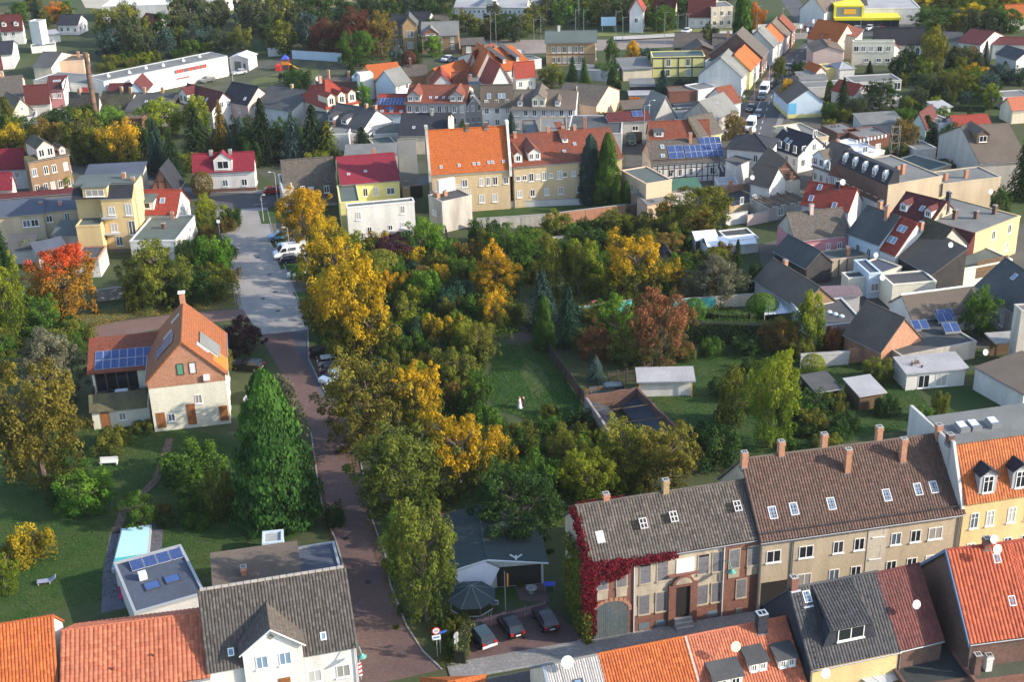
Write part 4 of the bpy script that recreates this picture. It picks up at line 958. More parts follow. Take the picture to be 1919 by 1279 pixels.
m=MB();m.box(h.W*.0+.3,h.W*.0+3.0,-.04,.0,.2,3.6);m.build('gateway',[plain('door_black',(.025,.022,.02))],h.t)
m=MB()
for k in range(60):m.box(h.W*(k+.1)/60,h.W*(k+.9)/60,-.1,-.06,h.he+.58,h.he+.72)
m.build('snow_guard',[plain('sky_dark',(.06,.06,.07))],h.t)
m=MB();m.tube((h.W*.158,-.1,.2),(h.W*.158,-.1,8.6),.07);m.tube((h.W*.995,-.12,.2),(h.W*.995,-.12,8.6),.08);m.build('downpipe',[GUT],h.t)
h=house((1808,945),(2010,914),9.7,D=11.5,kind='mansard',rise=5.3,inset=3.0,wall='yellow',roof='orange',over=.3,label='yellow house with orange mansard roof and curved grey dormers at the right edge',win=[(6.6,[.11,.255,.455,.62,.8],.95,1.75),(3.0,[.11,.255,.455,.62,.8],.95,1.75)],cross=True,wr=[],chim=[(-.03,.3,.9,BRKD)])
q=link('roof_tiles',tiles_mesh(h.W,math.hypot(3.3,5.3)-.15,TL['rustor'],.3,.38,.045),h.t.children[1],(0,-.3,h.he+.04),(h.slope,0,0));q['kind']='stuff'
m=MB();m.prism([(-.3,h.he-.4),(3.0,h.he-.4),(3.4,h.hr+.35),(2.75,h.hr+.4)],-.45,-.12,0,'x');m.prism([(2.9,8),(h.D,8),(h.D,h.hr+.2),(2.9,h.hr+.2)],-.45,-.12,0,'x');m.build('fire_wall',[WALL['lgrey']],h.t)
for fx in (.2,.5,.8):
    p=h.on(fx,.13);d=empty('dormer',p);d.parent=h.t;m=MB();m.prism([(-.95,-.1),(.95,-.1),(.95,2.3),(.6,2.5),(0,2.85),(-.6,2.5),(-.95,2.3)],0,1.9);m.build('wall',[plain('dormer_grey',(.33,.34,.36),.6)],d)
    m=MB();m.slab([(-1.15,2.2,2.2),(-1.15,-.2,2.2),(0,-.2,3.0),(0,2.2,3.0)],.1);m.slab([(1.15,-.2,2.2),(1.15,2.2,2.2),(0,2.2,3.0),(0,-.2,3.0)],.1);m.build('roof',[ROOF['blackblue']],d)
    link('window',WIN2(*win_mesh(1.15,1.9,1,True,True)),d,(0,-.02,.2))
for fx in (.16,.27,.45):
    m=MB();m.prism([(-.6,0),(.6,0),(.5,.55),(-.5,.55)],0,1.5);o=m.build('skylight',[plain('lead',(.22,.23,.25))],h.t,(h.W*fx,4.4,h.hr+.18));m=MB();m.obox((0,.75,.58),(.42,0,0),(0,.6,.1),(0,0,.03));m.build('pane',[plain('dome_pale',(.55,.62,.66),.15,0,.6)],o)
hc=h=house((852,1068),(1018,1054),2.7,D=10.5,kind='gablef',rp=.36,apex=(907,1049),wall='white',roof=rough_mat('felt_shingle',(.04,.06,.062),(.055,.07,.07),.3,4),label='low bungalow with dark green felt roof and white fascia beside the derelict house',over=.5,win=[],wr=[],trim=False)
m=MB();s1=h.rise/(h.W*.36);s2=h.rise/(h.W*.64)
m.tube((-.5,-.34,h.he-.5*s1+.08),(h.W*.36,-.34,h.hr+.1),.1,.1,4);m.tube((h.W*.36,-.34,h.hr+.1),(h.W+.5,-.34,h.he-.5*s2+.08),.1,.1,4);m.build('fascia',[WOODW],h.t)
m=MB();m.box(h.W*.47,h.W-.25,-.05,0,.1,2.5);m.build('front_shade_panel',[plain('veranda_shade',(.035,.03,.026),.8)],h.t)  # dark panel on the wall paints in the shade of an open front
t=thing('awning','white triangular awning sheet hanging from the bungalow gable','awning',h.t.location.copy(),h.t.rotation_euler.z)
m=MB();m.slab([(-.4,-.45,2.55),(h.W*.34,-.45,h.hr),(h.W*.5,-.5,2.7),(h.W*.33,-2.0,.6),(h.W*.18,-2.0,.6)][::1],.03);m.build('cloth',[plain('awning_cloth',(.62,.60,.62),.8)],t)
m=MB();m.tube((h.W*.18,-2.0,0),(h.W*.18,-2.0,.7),.04);m.tube((h.W*.33,-2.0,0),(h.W*.33,-2.0,.7),.04);m.build('pole',[plain('galv',(.35,.36,.37))],t)
pc=P(885,1146);t=thing('garden_pavilion','small garden pavilion with eight sided dark felt roof and railing','pavilion',(pc.x,pc.y,0))
m=MB();c8=[(2.6*math.cos(k*math.pi/4+.39),2.6*math.sin(k*math.pi/4+.39),1.95) for k in range(8)]
for k in range(8):m.poly([c8[k],c8[(k+1) % 8],(0,0,3.15)])
m.poly(c8[::-1]);m.build('roof',[MT['felt_shingle']],t)
m=MB()
for k in range(8):m.tube(c8[k],(0,0,3.18),.035,.035,4)
m.build('hip_strip',[plain('lead',(.22,.23,.25))],t)
for k in range(8):m=MB();m.tube((c8[k][0]*.9,c8[k][1]*.9,0),(c8[k][0]*.9,c8[k][1]*.9,2.1),.06,.06,5);m.build('post',[WALL['wood']],t)
m=MB()
for k in range(8):
    a,b=Vector(c8[k])*.9,Vector(c8[(k+1) % 8])*.9;a.z=b.z=.9;m.tube(a,b,.03,.03,4)
    for j in range(1,8):q=a.lerp(b,j/8);m.tube(q,(q.x,q.y,0),.02,.02,4)
m.build('railing',[WOODW],t)
sheet('terrace',[(925,1085),(1018,1072),(1030,1130),(990,1128),(930,1120)],REDPAV,Z*2)
sheet('lawn',[(925,1095),(960,1090),(975,1128),(930,1135)],LAWN,Z*3)
hl=h=house((276,716),(421,700),7.3,R=(343,567),kind='gablef',apex=(338,641),rp=.5,wall='pale',roof=roof_mat('roof_rust',(.36,.115,.04),.72,(.20,.085,.045),wearamt=.7),gable='bricko',over=.35,label='cream house with orange brick gable and steep orange roof on the left',win=[(1.3,[.24],.9,1.1),(3.4,[.62],.9,1.3)],wr=[(1.2,3),(4.0,3)],wl=[],sky=[(.2,.55,.8,1.9),(.25,.35,.8,1.9),(-.75,.8,.7,1.6),(-.55,.6,.7,1.6)])
m=MB();m.box(-.04,h.W+.04,-.05,0.02,h.he-1.0,h.he+.1);m.build('brick_band',[BRKO],h.t)
for fx,pn in ((.44,plain('pane_green',(.10,.26,.17),.3)),(.60,plain('pane_white',(.62,.6,.6),.5))):window(h.t,(h.W*fx,-.02,h.he+.45),0,.95,1.6,0,sill=False,frame=plain('frame_dark',(.05,.04,.035)),pane=pn)
for fx in (.02,.42,.84):
    m=MB();m.box(-.55,.55,-.06,.05,.0,2.2 if fx != .42 else 3.0);m.build('door',[brick_mat('door_wood',(.30,.12,.045),(.25,.095,.035),(.08,.035,.02),.22,2.2,.015)],h.t).location=(h.W*fx+.8,0,.5)
m=MB();m.box(h.W*.72,h.W*.8,-.4,0,h.he-.6,h.he+.15);m.build('heat_pump',[plain('appliance_white',(.7,.7,.68),.5)],h.t)
m=MB();m.box(-.35,.35,-.35,.35,0,2.6);m.box(-.48,.48,-.48,.48,2.6,2.7,1);m.build('chimney',[BRKO,white],h.t).location=(h.W*.5,h.D*.95,h.hr-.9)
p=h.onr(.38,.38,.06);sl_=Vector((-math.cos(h.slope),0,math.sin(h.slope)));m=MB();m.obox(p+Vector((0,0,.1)),(0,1.9,0),sl_*1.7,(.05,0,.06));m.build('felt_patch',[FELT['grey']],h.t)
p=h.onr(.22,.15,.04);m=MB();m.obox(p,(0,2.0,0),sl_*1.2,(.02,0,.025));m.build('new_tiles',[rough_mat('tile_new',(.62,.17,.03),(.5,.12,.03),1.5,9)],h.t)
h.t['label']='cream house with orange brick gable and steep orange roof beside the red paved street'
for k in range(3):panels(h.t,h.onl(.30+k*.085,.30,.12),(0,-1,0),(math.cos(h.slope),0,math.sin(h.slope)),1,1,1.0,3.4)
hw=h2=house((177,806),(284,795),3.1,D=9.5,kind='flat',mode='base',wall='pale',roof='brown',label='flat roofed cream wing with roof terrace beside the brick gabled house',win=[(1.0,[.52],.9,1.1)],wl=[],trim=False)
m=MB();m.box(-.55,.55,-.06,.05,.0,2.2);m.build('door',[MT['door_wood']],h2.t).location=(1.6,0,.2)
W,D=h2.W,h2.D
m=MB();m.slab([(-.2,-.5,2.7),(W*.98,-.5,2.7),(W*.98,1.1,4.6),(-.2,1.1,4.6)],.12);m.build('shingle_apron',[roof_mat('shingle_moss',(.13,.115,.075),.7,(.16,.16,.06),.2,.2)],h2.t)
m=MB();m.box(-.1,.1,1.1,D,3.1,4.1);m.box(-.1,W*.95,1.1,1.25,3.1,4.5);m.build('terrace_rail',[WALL['timber']],h2.t)
m=MB();m.box(0,.3,4.8,D,3.1,6.2);m.box(W*.8,W,4.8,D,3.1,6.4);m.box(0,W,D-.3,D,3.1,6.6);m.build('terrace_wall',[WALL['pale']],h2.t)
m=MB();m.box(.3,W*.8,5.2,5.3,3.1,6.0);m.build('terrace_glazing',[glass],h2.t)
for k in range(5):m=MB();x=.3+(W*.8-.3)*k/4;m.box(x-.07,x+.07,5.05,5.2,3.1,6.05);m.build('terrace_post',[WALL['wood']],h2.t)
rs=math.atan2(2.6,6.2);m=MB();m.slab([(-.5,4.2,6.1),(W+1.5,4.2,6.1),(W+1.5,10.4,8.7),(-.5,10.4,8.7)],.16);m.build('roof',[ROOF['oldred']],h2.t)
panels(h2.t,(.5,4.75,6.36),(1,0,0),(0,math.cos(rs),math.sin(rs)),7,2,1.0,1.65,.05)
for k in range(2):m=MB();m.box(-.35,.35,-.35,.35,0,.45);m.box(-.35,.35,.25,.35,.45,.95);m.build('terrace_chair',[plain('rattan_dark',(.03,.03,.032))],h2.t,(2.2+k*3.0,3.2,3.1))
m=MB();m.box(-.8,.8,-.45,.45,.68,.74);
for sx in (-.7,.7):
    for sy in (-.35,.35):m.box(sx-.04,sx+.04,sy-.04,sy+.04,0,.68)
m.build('terrace_table',[plain('table_pale',(.55,.58,.6),.3)],h2.t,(3.7,3.2,3.1))
house((142,424),(188,422),8.0,hb=(142,478),R=(165,372),kind='flat',wall='yellow',roof='green',label='windowless yellow rear wing with green felt roof, left of the yellow tall house',win=[],wl=[],trim=False)
h=house((188,372),(246,370),9.5,R=(200,347),kind='shed',pitch=42,wall='yellow',roof='blackblue',label='tall yellow house with green flat roof and slate rear slope, with white dormer',over=.2,win=[(6.4,[.3],1.2,1.5),(3.2,[.3],1.2,1.6),(.6,[.4],1.2,1.8),(6.2,[.85],1.1,2.2),(2.6,[.88],1.2,2.6)],wr=[])
m=MB();m.box(-5.0,h.W+.2,h.D-.2,h.D+5.5,0,h.hr-.1);m.build('rear_wall',[WALL['yellow']],h.t);m=MB();m.box(-5.2,h.W+.35,h.D-.35,h.D+5.7,h.hr-.05,h.hr+.12);m.build('flat_roof',[FELT['green']],h.t)
m=MB();m.slab([(-5.0,-.2,h.he+.1),(-.3,-.2,h.he+.1),(-.3,h.D,h.hr-.1),(-5.0,h.D,h.hr-.1)],.15);m.build('lower_slope',[ROOF['blackblue']],h.t)
m=MB();m.box(-2.9,1.3,-.0,h.D+.4,h.he-.1,h.he+2.0);m.build('dormer_box',[WALL['yellow']],h.t);m=MB();m.box(-3.1,1.5,-.3,h.D+.4,h.he+2.0,h.he+2.15);m.build('dormer_roof',[FELT['green']],h.t);window(h.t,(-.8,-.02,h.he+.4),0,3.2,1.2,2)
chimney(h.t,h.W*.6,h.D+3.0,h.hr-.1,h.hr+1.1,BRKO);chimney(h.t,h.W*.95,h.D+1.5,h.hr-.1,h.hr+.7,BRKO)
for k in range(2):
    m=MB();z=3.0+k*3.0;m.box(-.1,2.6,-1.2,-.02,z,z+.1);
    for j in range(9):m.tube((-.1+j*.33,-1.15,z+.1),(-.1+j*.33,-1.15,z+1.0),.018,.018,4)
    m.tube((-.1,-1.15,z+1.0),(2.6,-1.15,z+1.0),.025,.025,4);m.build('balcony',[plain('galv',(.35,.36,.37))],h.t)
h=house((252,402),(330,402),4.2,R=(292,357),pitch=40,wall='white',roof='red',label='bright red tiled roof with grey felt dormer beside the yellow tall house',over=.25,win=[],wr=[])
dormer(h,.24,.2,3.4,1.6,'shed','white','green');skylight(h.t,h.on(.62,.55,.06),h.slope,0,.9,1.2)
h=house((243,452),(329,451),3.6,hb=(243,488),R=(290,404),kind='flat',wall='white',roof='green',label='flat green felt roof annex with two small chimneys, in front of the bright red roof',win=[(.9,[.2],1.4,1.3)],wl=[],chim=[(.52,.9,1.1,BRKO),(.5,.5,.9,BRKD)],trim=False)
house((283,357),(326,356),3.0,D=7,kind='gablef',rise=4.0,wall='brick',gable='brick',roof='blackblue',label='small steep half timbered gable house behind the bright red roof',over=.4,win=[],wr=[],apex=(310,318))
h=HS[-1];m=MB()
for fx in (.02,.34,.66,.95):
    zt=h.he+h.rise*(1-abs(fx-.5)*2)*.92;m=MB();m.box(h.W*fx-.09,h.W*fx+.09,-.06,0,.2,zt);m.build('timber_post',[WALL['timber']],h.t)
for z in (1.5,h.he-.1,h.he+h.rise*.4):wz=h.W*(1 if z < h.he else .55);m=MB();m.box(h.W/2-wz/2,h.W/2+wz/2,-.065,0,z,z+.17);m.build('timber_rail',[WALL['timber']],h.t)
house((-40,410),(80,399),5.0,R=(20,377),kind='shed',pitch=18,wall='beige',roof='blue',label='blue black felt shed roof at the left edge over a glazed rear porch',over=.3,win=[(2.6,[.72,.85],1.3,1.3)],wr=[])
house((80,397),(145,391),5.0,R=(110,372),kind='shed',pitch=16,wall='beige',roof='blue',label='low blue black roof with two chimneys left of the yellow tall house',over=.3,win=[(2.9,[.15],1.1,1.3),(2.7,[.67],.9,1.7)],wr=[],chim=[(-.07,.6,1.3,BRKO),(.5,.4,1.3,WALL['pink'])])
house((-20,374),(146,360),5.6,R=(60,366),pitch=40,D=9,wall='beige',roof='maroon',label='long dark maroon ridge behind the blue black roofs at the left edge',win=[],wr=[])
house((100,441),(186,441),3.0,R=(140,414),kind='shed',pitch=14,wall='dirty',roof='green',label='grey green lean to roof in the yard below the yellow rear wing',win=[],wr=[])
house((138,486),(184,484),3.4,D=6,kind='flat',wall='dirty',roof='dark',label='roofless looking shed of old brick above a whitewashed base',win=[],base=(1.9,'white'),trim=False)
HS[-1].t.children[0].data.materials[0]=BRKO
house((72,481),(126,469),2.6,R=(95,449),kind='shed',pitch=22,wall='dirty',roof='blue',label='crooked low blue black shed roof left of the brick shed',win=[],wr=[],over=.25)
house((18,470),(62,466),2.6,R=(35,440),kind='shed',pitch=20,wall='white',roof='dark',label='whitewashed shed among trees at the left edge',win=[],wr=[])
h=house((368,362),(480,357),4.6,R=(425,287),mode='base',pitch=40,wall='white',roof='magenta',label='white house with crimson roof and gabled dormer behind the road junction',win=[(1.1,[.2,.5,.82],1.1,1.35)],chim=[(.3,.5,.7,CONC),(.62,.5,.7,CONC)],base=(.7,'brickd'))
dormer(h,.5,.08,3.6,2.3,'gable','white','magenta',1)
house((64,372),(140,356),7.6,R=(92,287),mode='base',pitch=46,wall='brown',gable='cream',roof='moss',label='old brown house with ornate gabled front and mossy roof',win=[(1.0,[.12,.32,.5,.68,.88],.9,1.6),(4.4,[.12,.4,.6,.88],.9,1.6)],chim=[(.6,.5,1.0,BRKO)])
dormer(HS[-1],.46,.1,3.4,2.2,'gable','rose','moss',2);dormer(HS[-1],.86,.2,1.2,1.3,'gable','rose','moss',1)
house((-40,314),(46,309),5.0,R=(20,283),pitch=42,wall='white',roof='magenta',label='long magenta roof at the left edge beside the brown ornate house',win=[(2.4,[.55,.8],.9,1.2)])
house((-60,352),(21,350),4.0,R=(-10,325),pitch=42,wall='rose',roof='magenta',label='magenta gable roof cut off by the left edge, above the blue felt roofs',win=[])
house((143,372),(252,366),5.0,R=(200,308),kind='shed',pitch=12,wall='cream',roof='blue',label='blue green low roof behind the tall yellow house',win=[],wr=[],over=.3)
house((383,336),(400,335),2.2,D=3,kind='gablef',rise=2.2,wall='orange',gable='orange',roof='brown',name='shed',cat='shed',label='tiny orange wooden shed beside the white house with crimson roof',win=[],wr=[])
h=house((536,392),(632,384),4.6,hb=(536,392),mode='base',R=(575,298),pitch=44,wall='lgrey',roof='oldgrey',label='weathered grey brown roof house with eyebrow vents behind the first golden tree',over=.3,win=[(2.6,[.15,.36],.8,1.7),(2.6,[.52,.82],1.0,1.4)],wl=[])
house((533,398),(553,396),4.5,mode='base',D=10,kind='flat',wall='lgrey',roof='grey',name='wall',cat='wall',label='bare grey gable wall of the weathered roof house',win=[],wr=[],trim=False)
h=house((640,346),(748,337),5.5,hb=(640,402),R=(690,291),pitch=42,wall='lemon',roof='magenta',label='pale yellow house with magenta tiled roof behind the white box annex',over=.35,win=[(3.2,[.40,.58],.9,1.6),(3.2,[.84],1.5,1.3)],chim=[(.66,.55,1.3,BRKO)],sky=[(.15,.35,.6,.6),(.45,.4,.6,.6)])
h=house((655,452),(780,440),6.3,mode='base',R=(700,392),D=7.5,kind='flat',wall='white',roof='green',label='windowed whitewashed box annex with flat felt roof behind the bushes',win=[(3.8,[.16],.9,1.5),(.6,[.18],.8,.8),(1.3,[.31,.62],.75,1.0),(4.2,[.82],.75,1.5),(1.6,[.81],.7,1.0)],wl=[],trim=False)
house((637,380),(675,377),5.6,R=(650,346),kind='flat',wall='lemon',roof='green',label='pale yellow stair block with green felt top between magenta roof and white annex',win=[],trim=False)
house((752,340),(783,338),4.8,hb=(752,372),R=(760,262),pitch=45,wall='yellow',roof='grey',label='narrow yellow house with violet grey roof left of the big orange roof',win=[(2.2,[.3],1.0,1.4)],wr=[])
m=MB();m.box(HS[-1].W*.5,HS[-1].W*.5+2.4,-.05,.0,0,2.4);m.build('garage_door',[plain('door_black',(.025,.022,.02))],HS[-1].t)
big=h=house((808,324),(955,314),8.1,R=(866,242),pitch=45,wall='sand',roof='orange',label='large sandstone coloured house with vivid orange roof between white fire walls',over=.25,rp=.5,win=[(4.6,[.22],1.0,2.2),(4.9,[.42],1.0,1.5),(4.9,[.63,.72],.7,1.6),(4.9,[.81],.9,1.6),(1.6,[.42,.63,.8],1.0,1.6),(5.0,[.95],.9,1.3)],wl=[(3.0,[.3,.6],.9,1.5),(6.0,[.3,.6],.9,1.5),(9.2,[.5],.9,1.4)],wr=[],chim=[(.5,.5,1.0,BRKD),(.74,.5,1.0,BRKD)],sky=[(.13,.17,.5,.6),(.36,.18,.5,.6),(.55,.19,.5,.6),(.61,.19,.5,.6),(.74,.2,.5,.6),(.79,.2,.5,.6),(.93,.2,.5,.6)])
for x in (-.28,h.W+.12):
    m=MB();m.prism([(-.5,h.he-.5),(h.D*.5,h.hr-.4),(h.D+.4,h.he-.5),(h.D+.4,h.he+.35),(h.D*.5+.5,h.hr+.5),(h.D*.5-.6,h.hr+.5),(-.5,h.he+.35)],x-.22,x+.22,0,'x');m.box(x-.25,x+.25,-.5,-.0,h.he-1.6,h.he+.5);m.box(x-.3,x+.3,h.D*.5-.7,h.D*.5+.7,h.hr+.5,h.hr+1.1);m.build('fire_wall',[WALL['dirty'] if x < 0 else WALL['white']],h.t)  # left fire wall greyer than the right, its shade put into the colour
m=MB();m.box(-.05,-.02,.0,h.D,.1,h.he);m.prism([(0,h.he),(h.D,h.he),(h.D*.5,h.hr-.1)],-.05,-.02,0,'x');m.build('gable_render',[WALL['dirty']],h.t)  # dirty grey also carries the shade of this left-facing gable
big2=h=house((962,313),(1166,296),8.1,R=(1050,247),pitch=45,wall='sand',roof='oldred',label='long sandstone coloured house with weathered red roof right of the orange roof',over=.3,win=[(5.3,[.04,.1,.22,.34,.47,.55,.70],.75,1.0),(5.0,[.16,.28,.42,.62],.9,1.6),(2.0,[.05,.17,.3,.43,.6,.75],.9,1.4)],wr=[(2,[.3,.7],1,1.6),(5,[.3,.7],1,1.6)],chim=[(.1,.45,1.3,BRKO),(.42,.5,1.3,BRKO),(.56,.5,1.0,BRKO),(.67,.5,1.0,BRKO)],sky=[(.62,.55,.6,.9),(.5,.35,.6,.8)])
dormer(h,.055,.12,1.5,1.6,'gable','white','oldred',1);dormer(h,.205,.14,2.3,1.6,'gable','white','oldred',2);dormer(h,.54,.62,1.1,.9,'shed','white','oldred',1)
h=house((831,437),(886,424),5.9,mode='base',R=(815,363),kind='flat',wall='dirty',roof='dark',label='blank grey rendered annex with flat dark roof and white rail at the big house',win=[],wl=[(2.6,[.3,.4,.5],.5,.9)],chim=[(.1,.7,1.1,BRKO),(.12,.55,.9,BRKO),(.4,.62,.9,BRKO)],trim=False)
m=MB()
for k in range(7):x=h.W*.45+k*.5;m.tube((x,h.D*.92,5.9),(x,h.D*.92,6.9),.03,.03,4)
for z in (6.4,6.9):m.tube((h.W*.45,h.D*.92,z),(h.W*.98,h.D*.92,z),.03,.03,4);m.tube((h.W*.98,h.D*.92,z),(h.W*.98,.1,z),.03,.03,4)
for k in range(7):m.tube((h.W*.98,.1+h.D*.9*k/6,5.9),(h.W*.98,.1+h.D*.9*k/6,6.9),.03,.03,4)
m.build('railing',[plain('rail_blue',(.55,.66,.74),.4)],h.t)
m=MB();m.box(h.W*.35,h.W*.9,h.D*.95,h.D*1.1,5.8,8.2);m.build('stair_head',[WALL['white']],h.t)
h=house((1211,345),(1259,337),6.6,R=(1172,318),kind='flat',wall='peach',roof='green',label='peach rendered block with green felt roof and row of rear windows',win=[],wl=[(3.6,[.2,.45,.7],.8,1.5),(.4,[.15,.4,.65,.9],.9,2.0)],trim=False)
house((1213,383),(1256,374),3.2,R=(1225,358),kind='shed',pitch=16,wall='peach',roof='grey',label='low lean to against the peach rendered block',win=[(.8,[.2],.8,1.2)],wr=[],over=.3)
house((1261,357),(1314,352),3.4,R=(1285,335),kind='shed',pitch=14,wall='lgrey',roof='greenish',label='teal green felt roof outbuilding right of the peach block',win=[],wr=[],over=.25)
h=house((1222,307),(1348,299),5.2,hb=(1222,345),R=(1275,262),pitch=40,wall='white',gable='rose',roof='oldgrey',label='half timbered house with solar panels on its brown roof',over=.4,win=[(1.3,[.1,.28,.42,.58,.9],.9,1.5)],wl=[(2,[.4],.8,1.2)],wr=[],chim=[(.63,.42,2.0,BRKO)],sky=[(.2,.72,.7,1.0),(.18,.35,.8,.8)])
for k in range(13):m=MB();x=h.W*k/12;m.box(x-.08,x+.08,-.05,.0,.1,h.he-.1);m.build('timber_post',[WALL['timber']],h.t)
for z in (1.0,2.9,3.6,4.8):m=MB();m.box(0,h.W,-.055,0,z,z+.15);m.build('timber_rail',[WALL['timber']],h.t)
for k in (0,3,8,11):m=MB();x=h.W*(k+.5)/12;m.obox((x,-.03,2.0),(.6,0,.8),(0,.025,0),(-.06,0,.06));m.build('timber_brace',[WALL['timber']],h.t)
s_=(0,math.cos(h.slope),math.sin(h.slope))
panels(h.t,h.on(.27,.18,.06),(1,0,0),s_,2,2,1.5,1.6,.06);panels(h.t,h.on(.52,.14,.06),(1,0,0),s_,7,2,1.05,1.65,.04);panels(h.t,h.on(.52,.14,.06)+Vector((1.09*3,0,0))+Vector(s_)*3.4,(1,0,0),s_,4,1,1.05,1.65,.04)
h=house((1363,278),(1440,284),7.0,hb=(1363,338),R=(1372,249),kind='hip',pitch=24,D=10,wall='white',roof='blackblue',label='white corner house with dark hipped roof and dish by the main street',over=.5,win=[(1.2,[.2,.7],.9,1.4),(4.2,[.2,.7],.9,1.4)],chim=[(.45,.5,1.4,BRKY)])
house((1380,309),(1428,292),4.6,R=(1368,297),kind='shed',pitch=10,D=7,wall='white',roof='dark',label='white annex with low dark roof in front of the hipped corner house',win=[],wl=[],wr=[],over=.3)
h=house((1345,346),(1384,345),2.6,D=4.5,kind='flat',wall='lgrey',roof='light',label='small grey store under the white pergola beside the annex',win=[],trim=False)
t=thing('pergola','white flat pergola frame over the grey yard beside the brick outbuilding','pergola',(*P(1346,350)[:2],0))
for sx in (0,4.2):
    for sy in (0,3.4):m=MB();m.box(sx-.06,sx+.06,sy-.06,sy+.06,0,3.1);m.build('post',[WOODW],t)
for k in range(6):m=MB();m.box(k*.84-.05,k*.84+.05,-.3,3.7,3.1,3.25);m.build('beam',[WOODW],t)
h=house((1367,389),(1434,375),4.6,hb=(1367,406),R=(1362,345),kind='flat',wall='sand',roof='dark',label='weathered outbuilding with brick parapet and two small windows',win=[(1.9,[.34,.68],.8,1.3)],wl=[],trim=False)
m=MB();m.box(-.15,h.W+.15,h.D*.6,h.D*.6+.3,h.he,h.he+1.3);m.box(-.15,.2,-.1,h.D*.6,h.he-.2,h.he+.5);m.box(h.W*.62,h.W*.62+.6,h.D*.6-.2,h.D*.6+.4,h.he,h.he+2.4);m.build('brick_parapet',[BRKO],h.t)
house((1406,342),(1442,350),4.6,D=10,kind='gable',R=(1445,312),pitch=45,wall='white',roof='brown',label='dark brown roofed house with red tile hung gable below the white corner house',over=.3,win=[],wr=[])
h=house((1442,341),(1500,336),4.2,D=9,kind='gablef',apex=(1470,302),wall='cream',gable='brick',roof='brown',label='red shingled gable with pale lattice pattern above ruined tan walls',over=.3,win=[],wr=[])
for z in (.6,1.4,2.2):
    wz=h.W*(1-(z)/h.rise)*.92;
    for j in range(5):m=MB();x=h.W/2+wz*(j-2)/5;m.box(x-.25,x+.25,-.04,0,h.he+z,h.he+z+.1);m.build('pale_lath',[plain('lath',(.5,.35,.28))],h.t)
house((1439,390),(1520,376),2.6,D=6,kind='flat',wall='dirty',roof='brown',label='tan ruined yard walls under open roof beams below the red shingled gable',win=[(.8,[.3,.7],1.2,1.4)],trim=False)
for k in range(5):m=MB();m.box(HS[-1].W*(k+.2)/5-.08,HS[-1].W*(k+.2)/5+.08,-.6,HS[-1].D+.2,2.7,2.9);m.build('beam',[WALL['wood']],HS[-1].t)
h=house((1502,382),(1590,396),4.6,R=(1570,349),pitch=42,wall='white',roof='red',label='crimson tiled roof with three skylights and slate chimney',over=.3,win=[(1,2)],wr=[],chim=[(.62,.45,1.3,WALL['slate'])],sky=[(.25,.8,.8,1.2),(.16,.32,.8,1.2),(.68,.18,.8,1.2)])
h=house((1665,347),(1766,330),8.2,R=(1602,301),kind='flat',wall='beige',roof='grey',label='tall block with beige fire wall and slate mansard over a brick street front',win=[],wl=[(5.2,7,.9,1.7),(1.9,5,.9,1.8)],wr=[],chim=[(.1,.2,1.2,BRKO),(.45,.3,1.6,BRKO),(.55,.3,1.8,BRKO)],trim=False)
m=MB();m.box(-.12,-.0,.0,h.D,4.2,8.0);m.build('brick_storey',[BRKD],h.t);m=MB();m.box(-.1,-.0,.0,h.D,.2,4.1);m.build('white_storey',[WALL['lgrey']],h.t)
m=MB();m.prism([(-.3,8.1),(2.2,8.1),(2.2,10.6),(1.0,10.6)],-.0,h.D,0,'y');ob=m.build('roof',[ROOF['blackblue']],h.t)
for k in range(5):
    d=empty('dormer',(0.1,h.D*(k+.5)/5,8.4));d.parent=h.t;d.rotation_euler=(0,0,-math.pi/2);m=MB();m.prism([(-.55,0),(.55,0),(.55,1.5),(0,2.1),(-.55,1.5)],0,1.6);m.build('wall',[WOODW],d);link('window',WIN2(*win_mesh(.7,1.1,1,False,True)),d,(0,-.01,.2))
house((1768,345),(1876,332),6.8,D=7,kind='flat',wall='beige',roof='grey',label='lower blank beige fire wall right of the tall mansard block',win=[],wr=[],chim=[(.15,.3,1.3,BRKO),(.5,.3,1.5,BRKO)],trim=False)
h=house((1668,405),(1741,424),6.0,R=(1720,366),pitch=48,wall='beige',roof='maroon',label='dark maroon roof with white dormers in front of the beige fire wall',over=.3,win=[],wr=[],sky=[(.6,.55,.7,1.1)]);dormer(h,.22,.3,1.3,1.3,'gable','white','maroon',1);dormer(h,.85,.3,1.3,1.3,'gable','white','maroon',1);chimney(h.t,h.W*.98,h.D*.6,h.hr-2,h.hr+1.6,WALL['slate'])
h=house((1828,438),(1912,405),6.6,R=(1752,374),kind='flat',wall='yellow',roof='grey',label='yellow block with flat grey roof, maroon mansard slope and four rear windows',win=[(4.3,[.42,.78],1.0,1.5),(1.2,[.4,.76],1.0,1.5)],wr=[],chim=[(.12,.62,1.3,BRKD),(.3,.45,1.6,BRKD),(.38,.75,1.2,BRKD),(.52,.3,1.3,BRKD),(.85,.25,1.5,BRKD)],trim=False)
m=MB();m.prism([(-3.6,2.3),(0.1,2.3),(0.1,6.7),(-.1,6.7)],.0,h.D,0,'y');m.build('roof',[ROOF['maroon']],h.t)
sl=math.atan2(4.4,3.5)
for f in (.12,.2,.42,.55,.78,.86):
    skylight(h.t,(-1.75,h.D*f,4.72),sl,-math.pi/2,.7,1.4)
h=house((1490,449),(1592,438),5.0,R=(1525,396),pitch=42,wall='pink',gable='dirty',roof='oldgrey',label='rose walled house under a large patched dark roof',over=.35,win=[(2.6,[.3,.62,.83],.8,1.1)],wl=[(1,[.5],.9,1.3)],chim=[(.42,.45,1.7,WALL['pale'])])
h.t.children[0].data.materials[0]=WALL['rose']
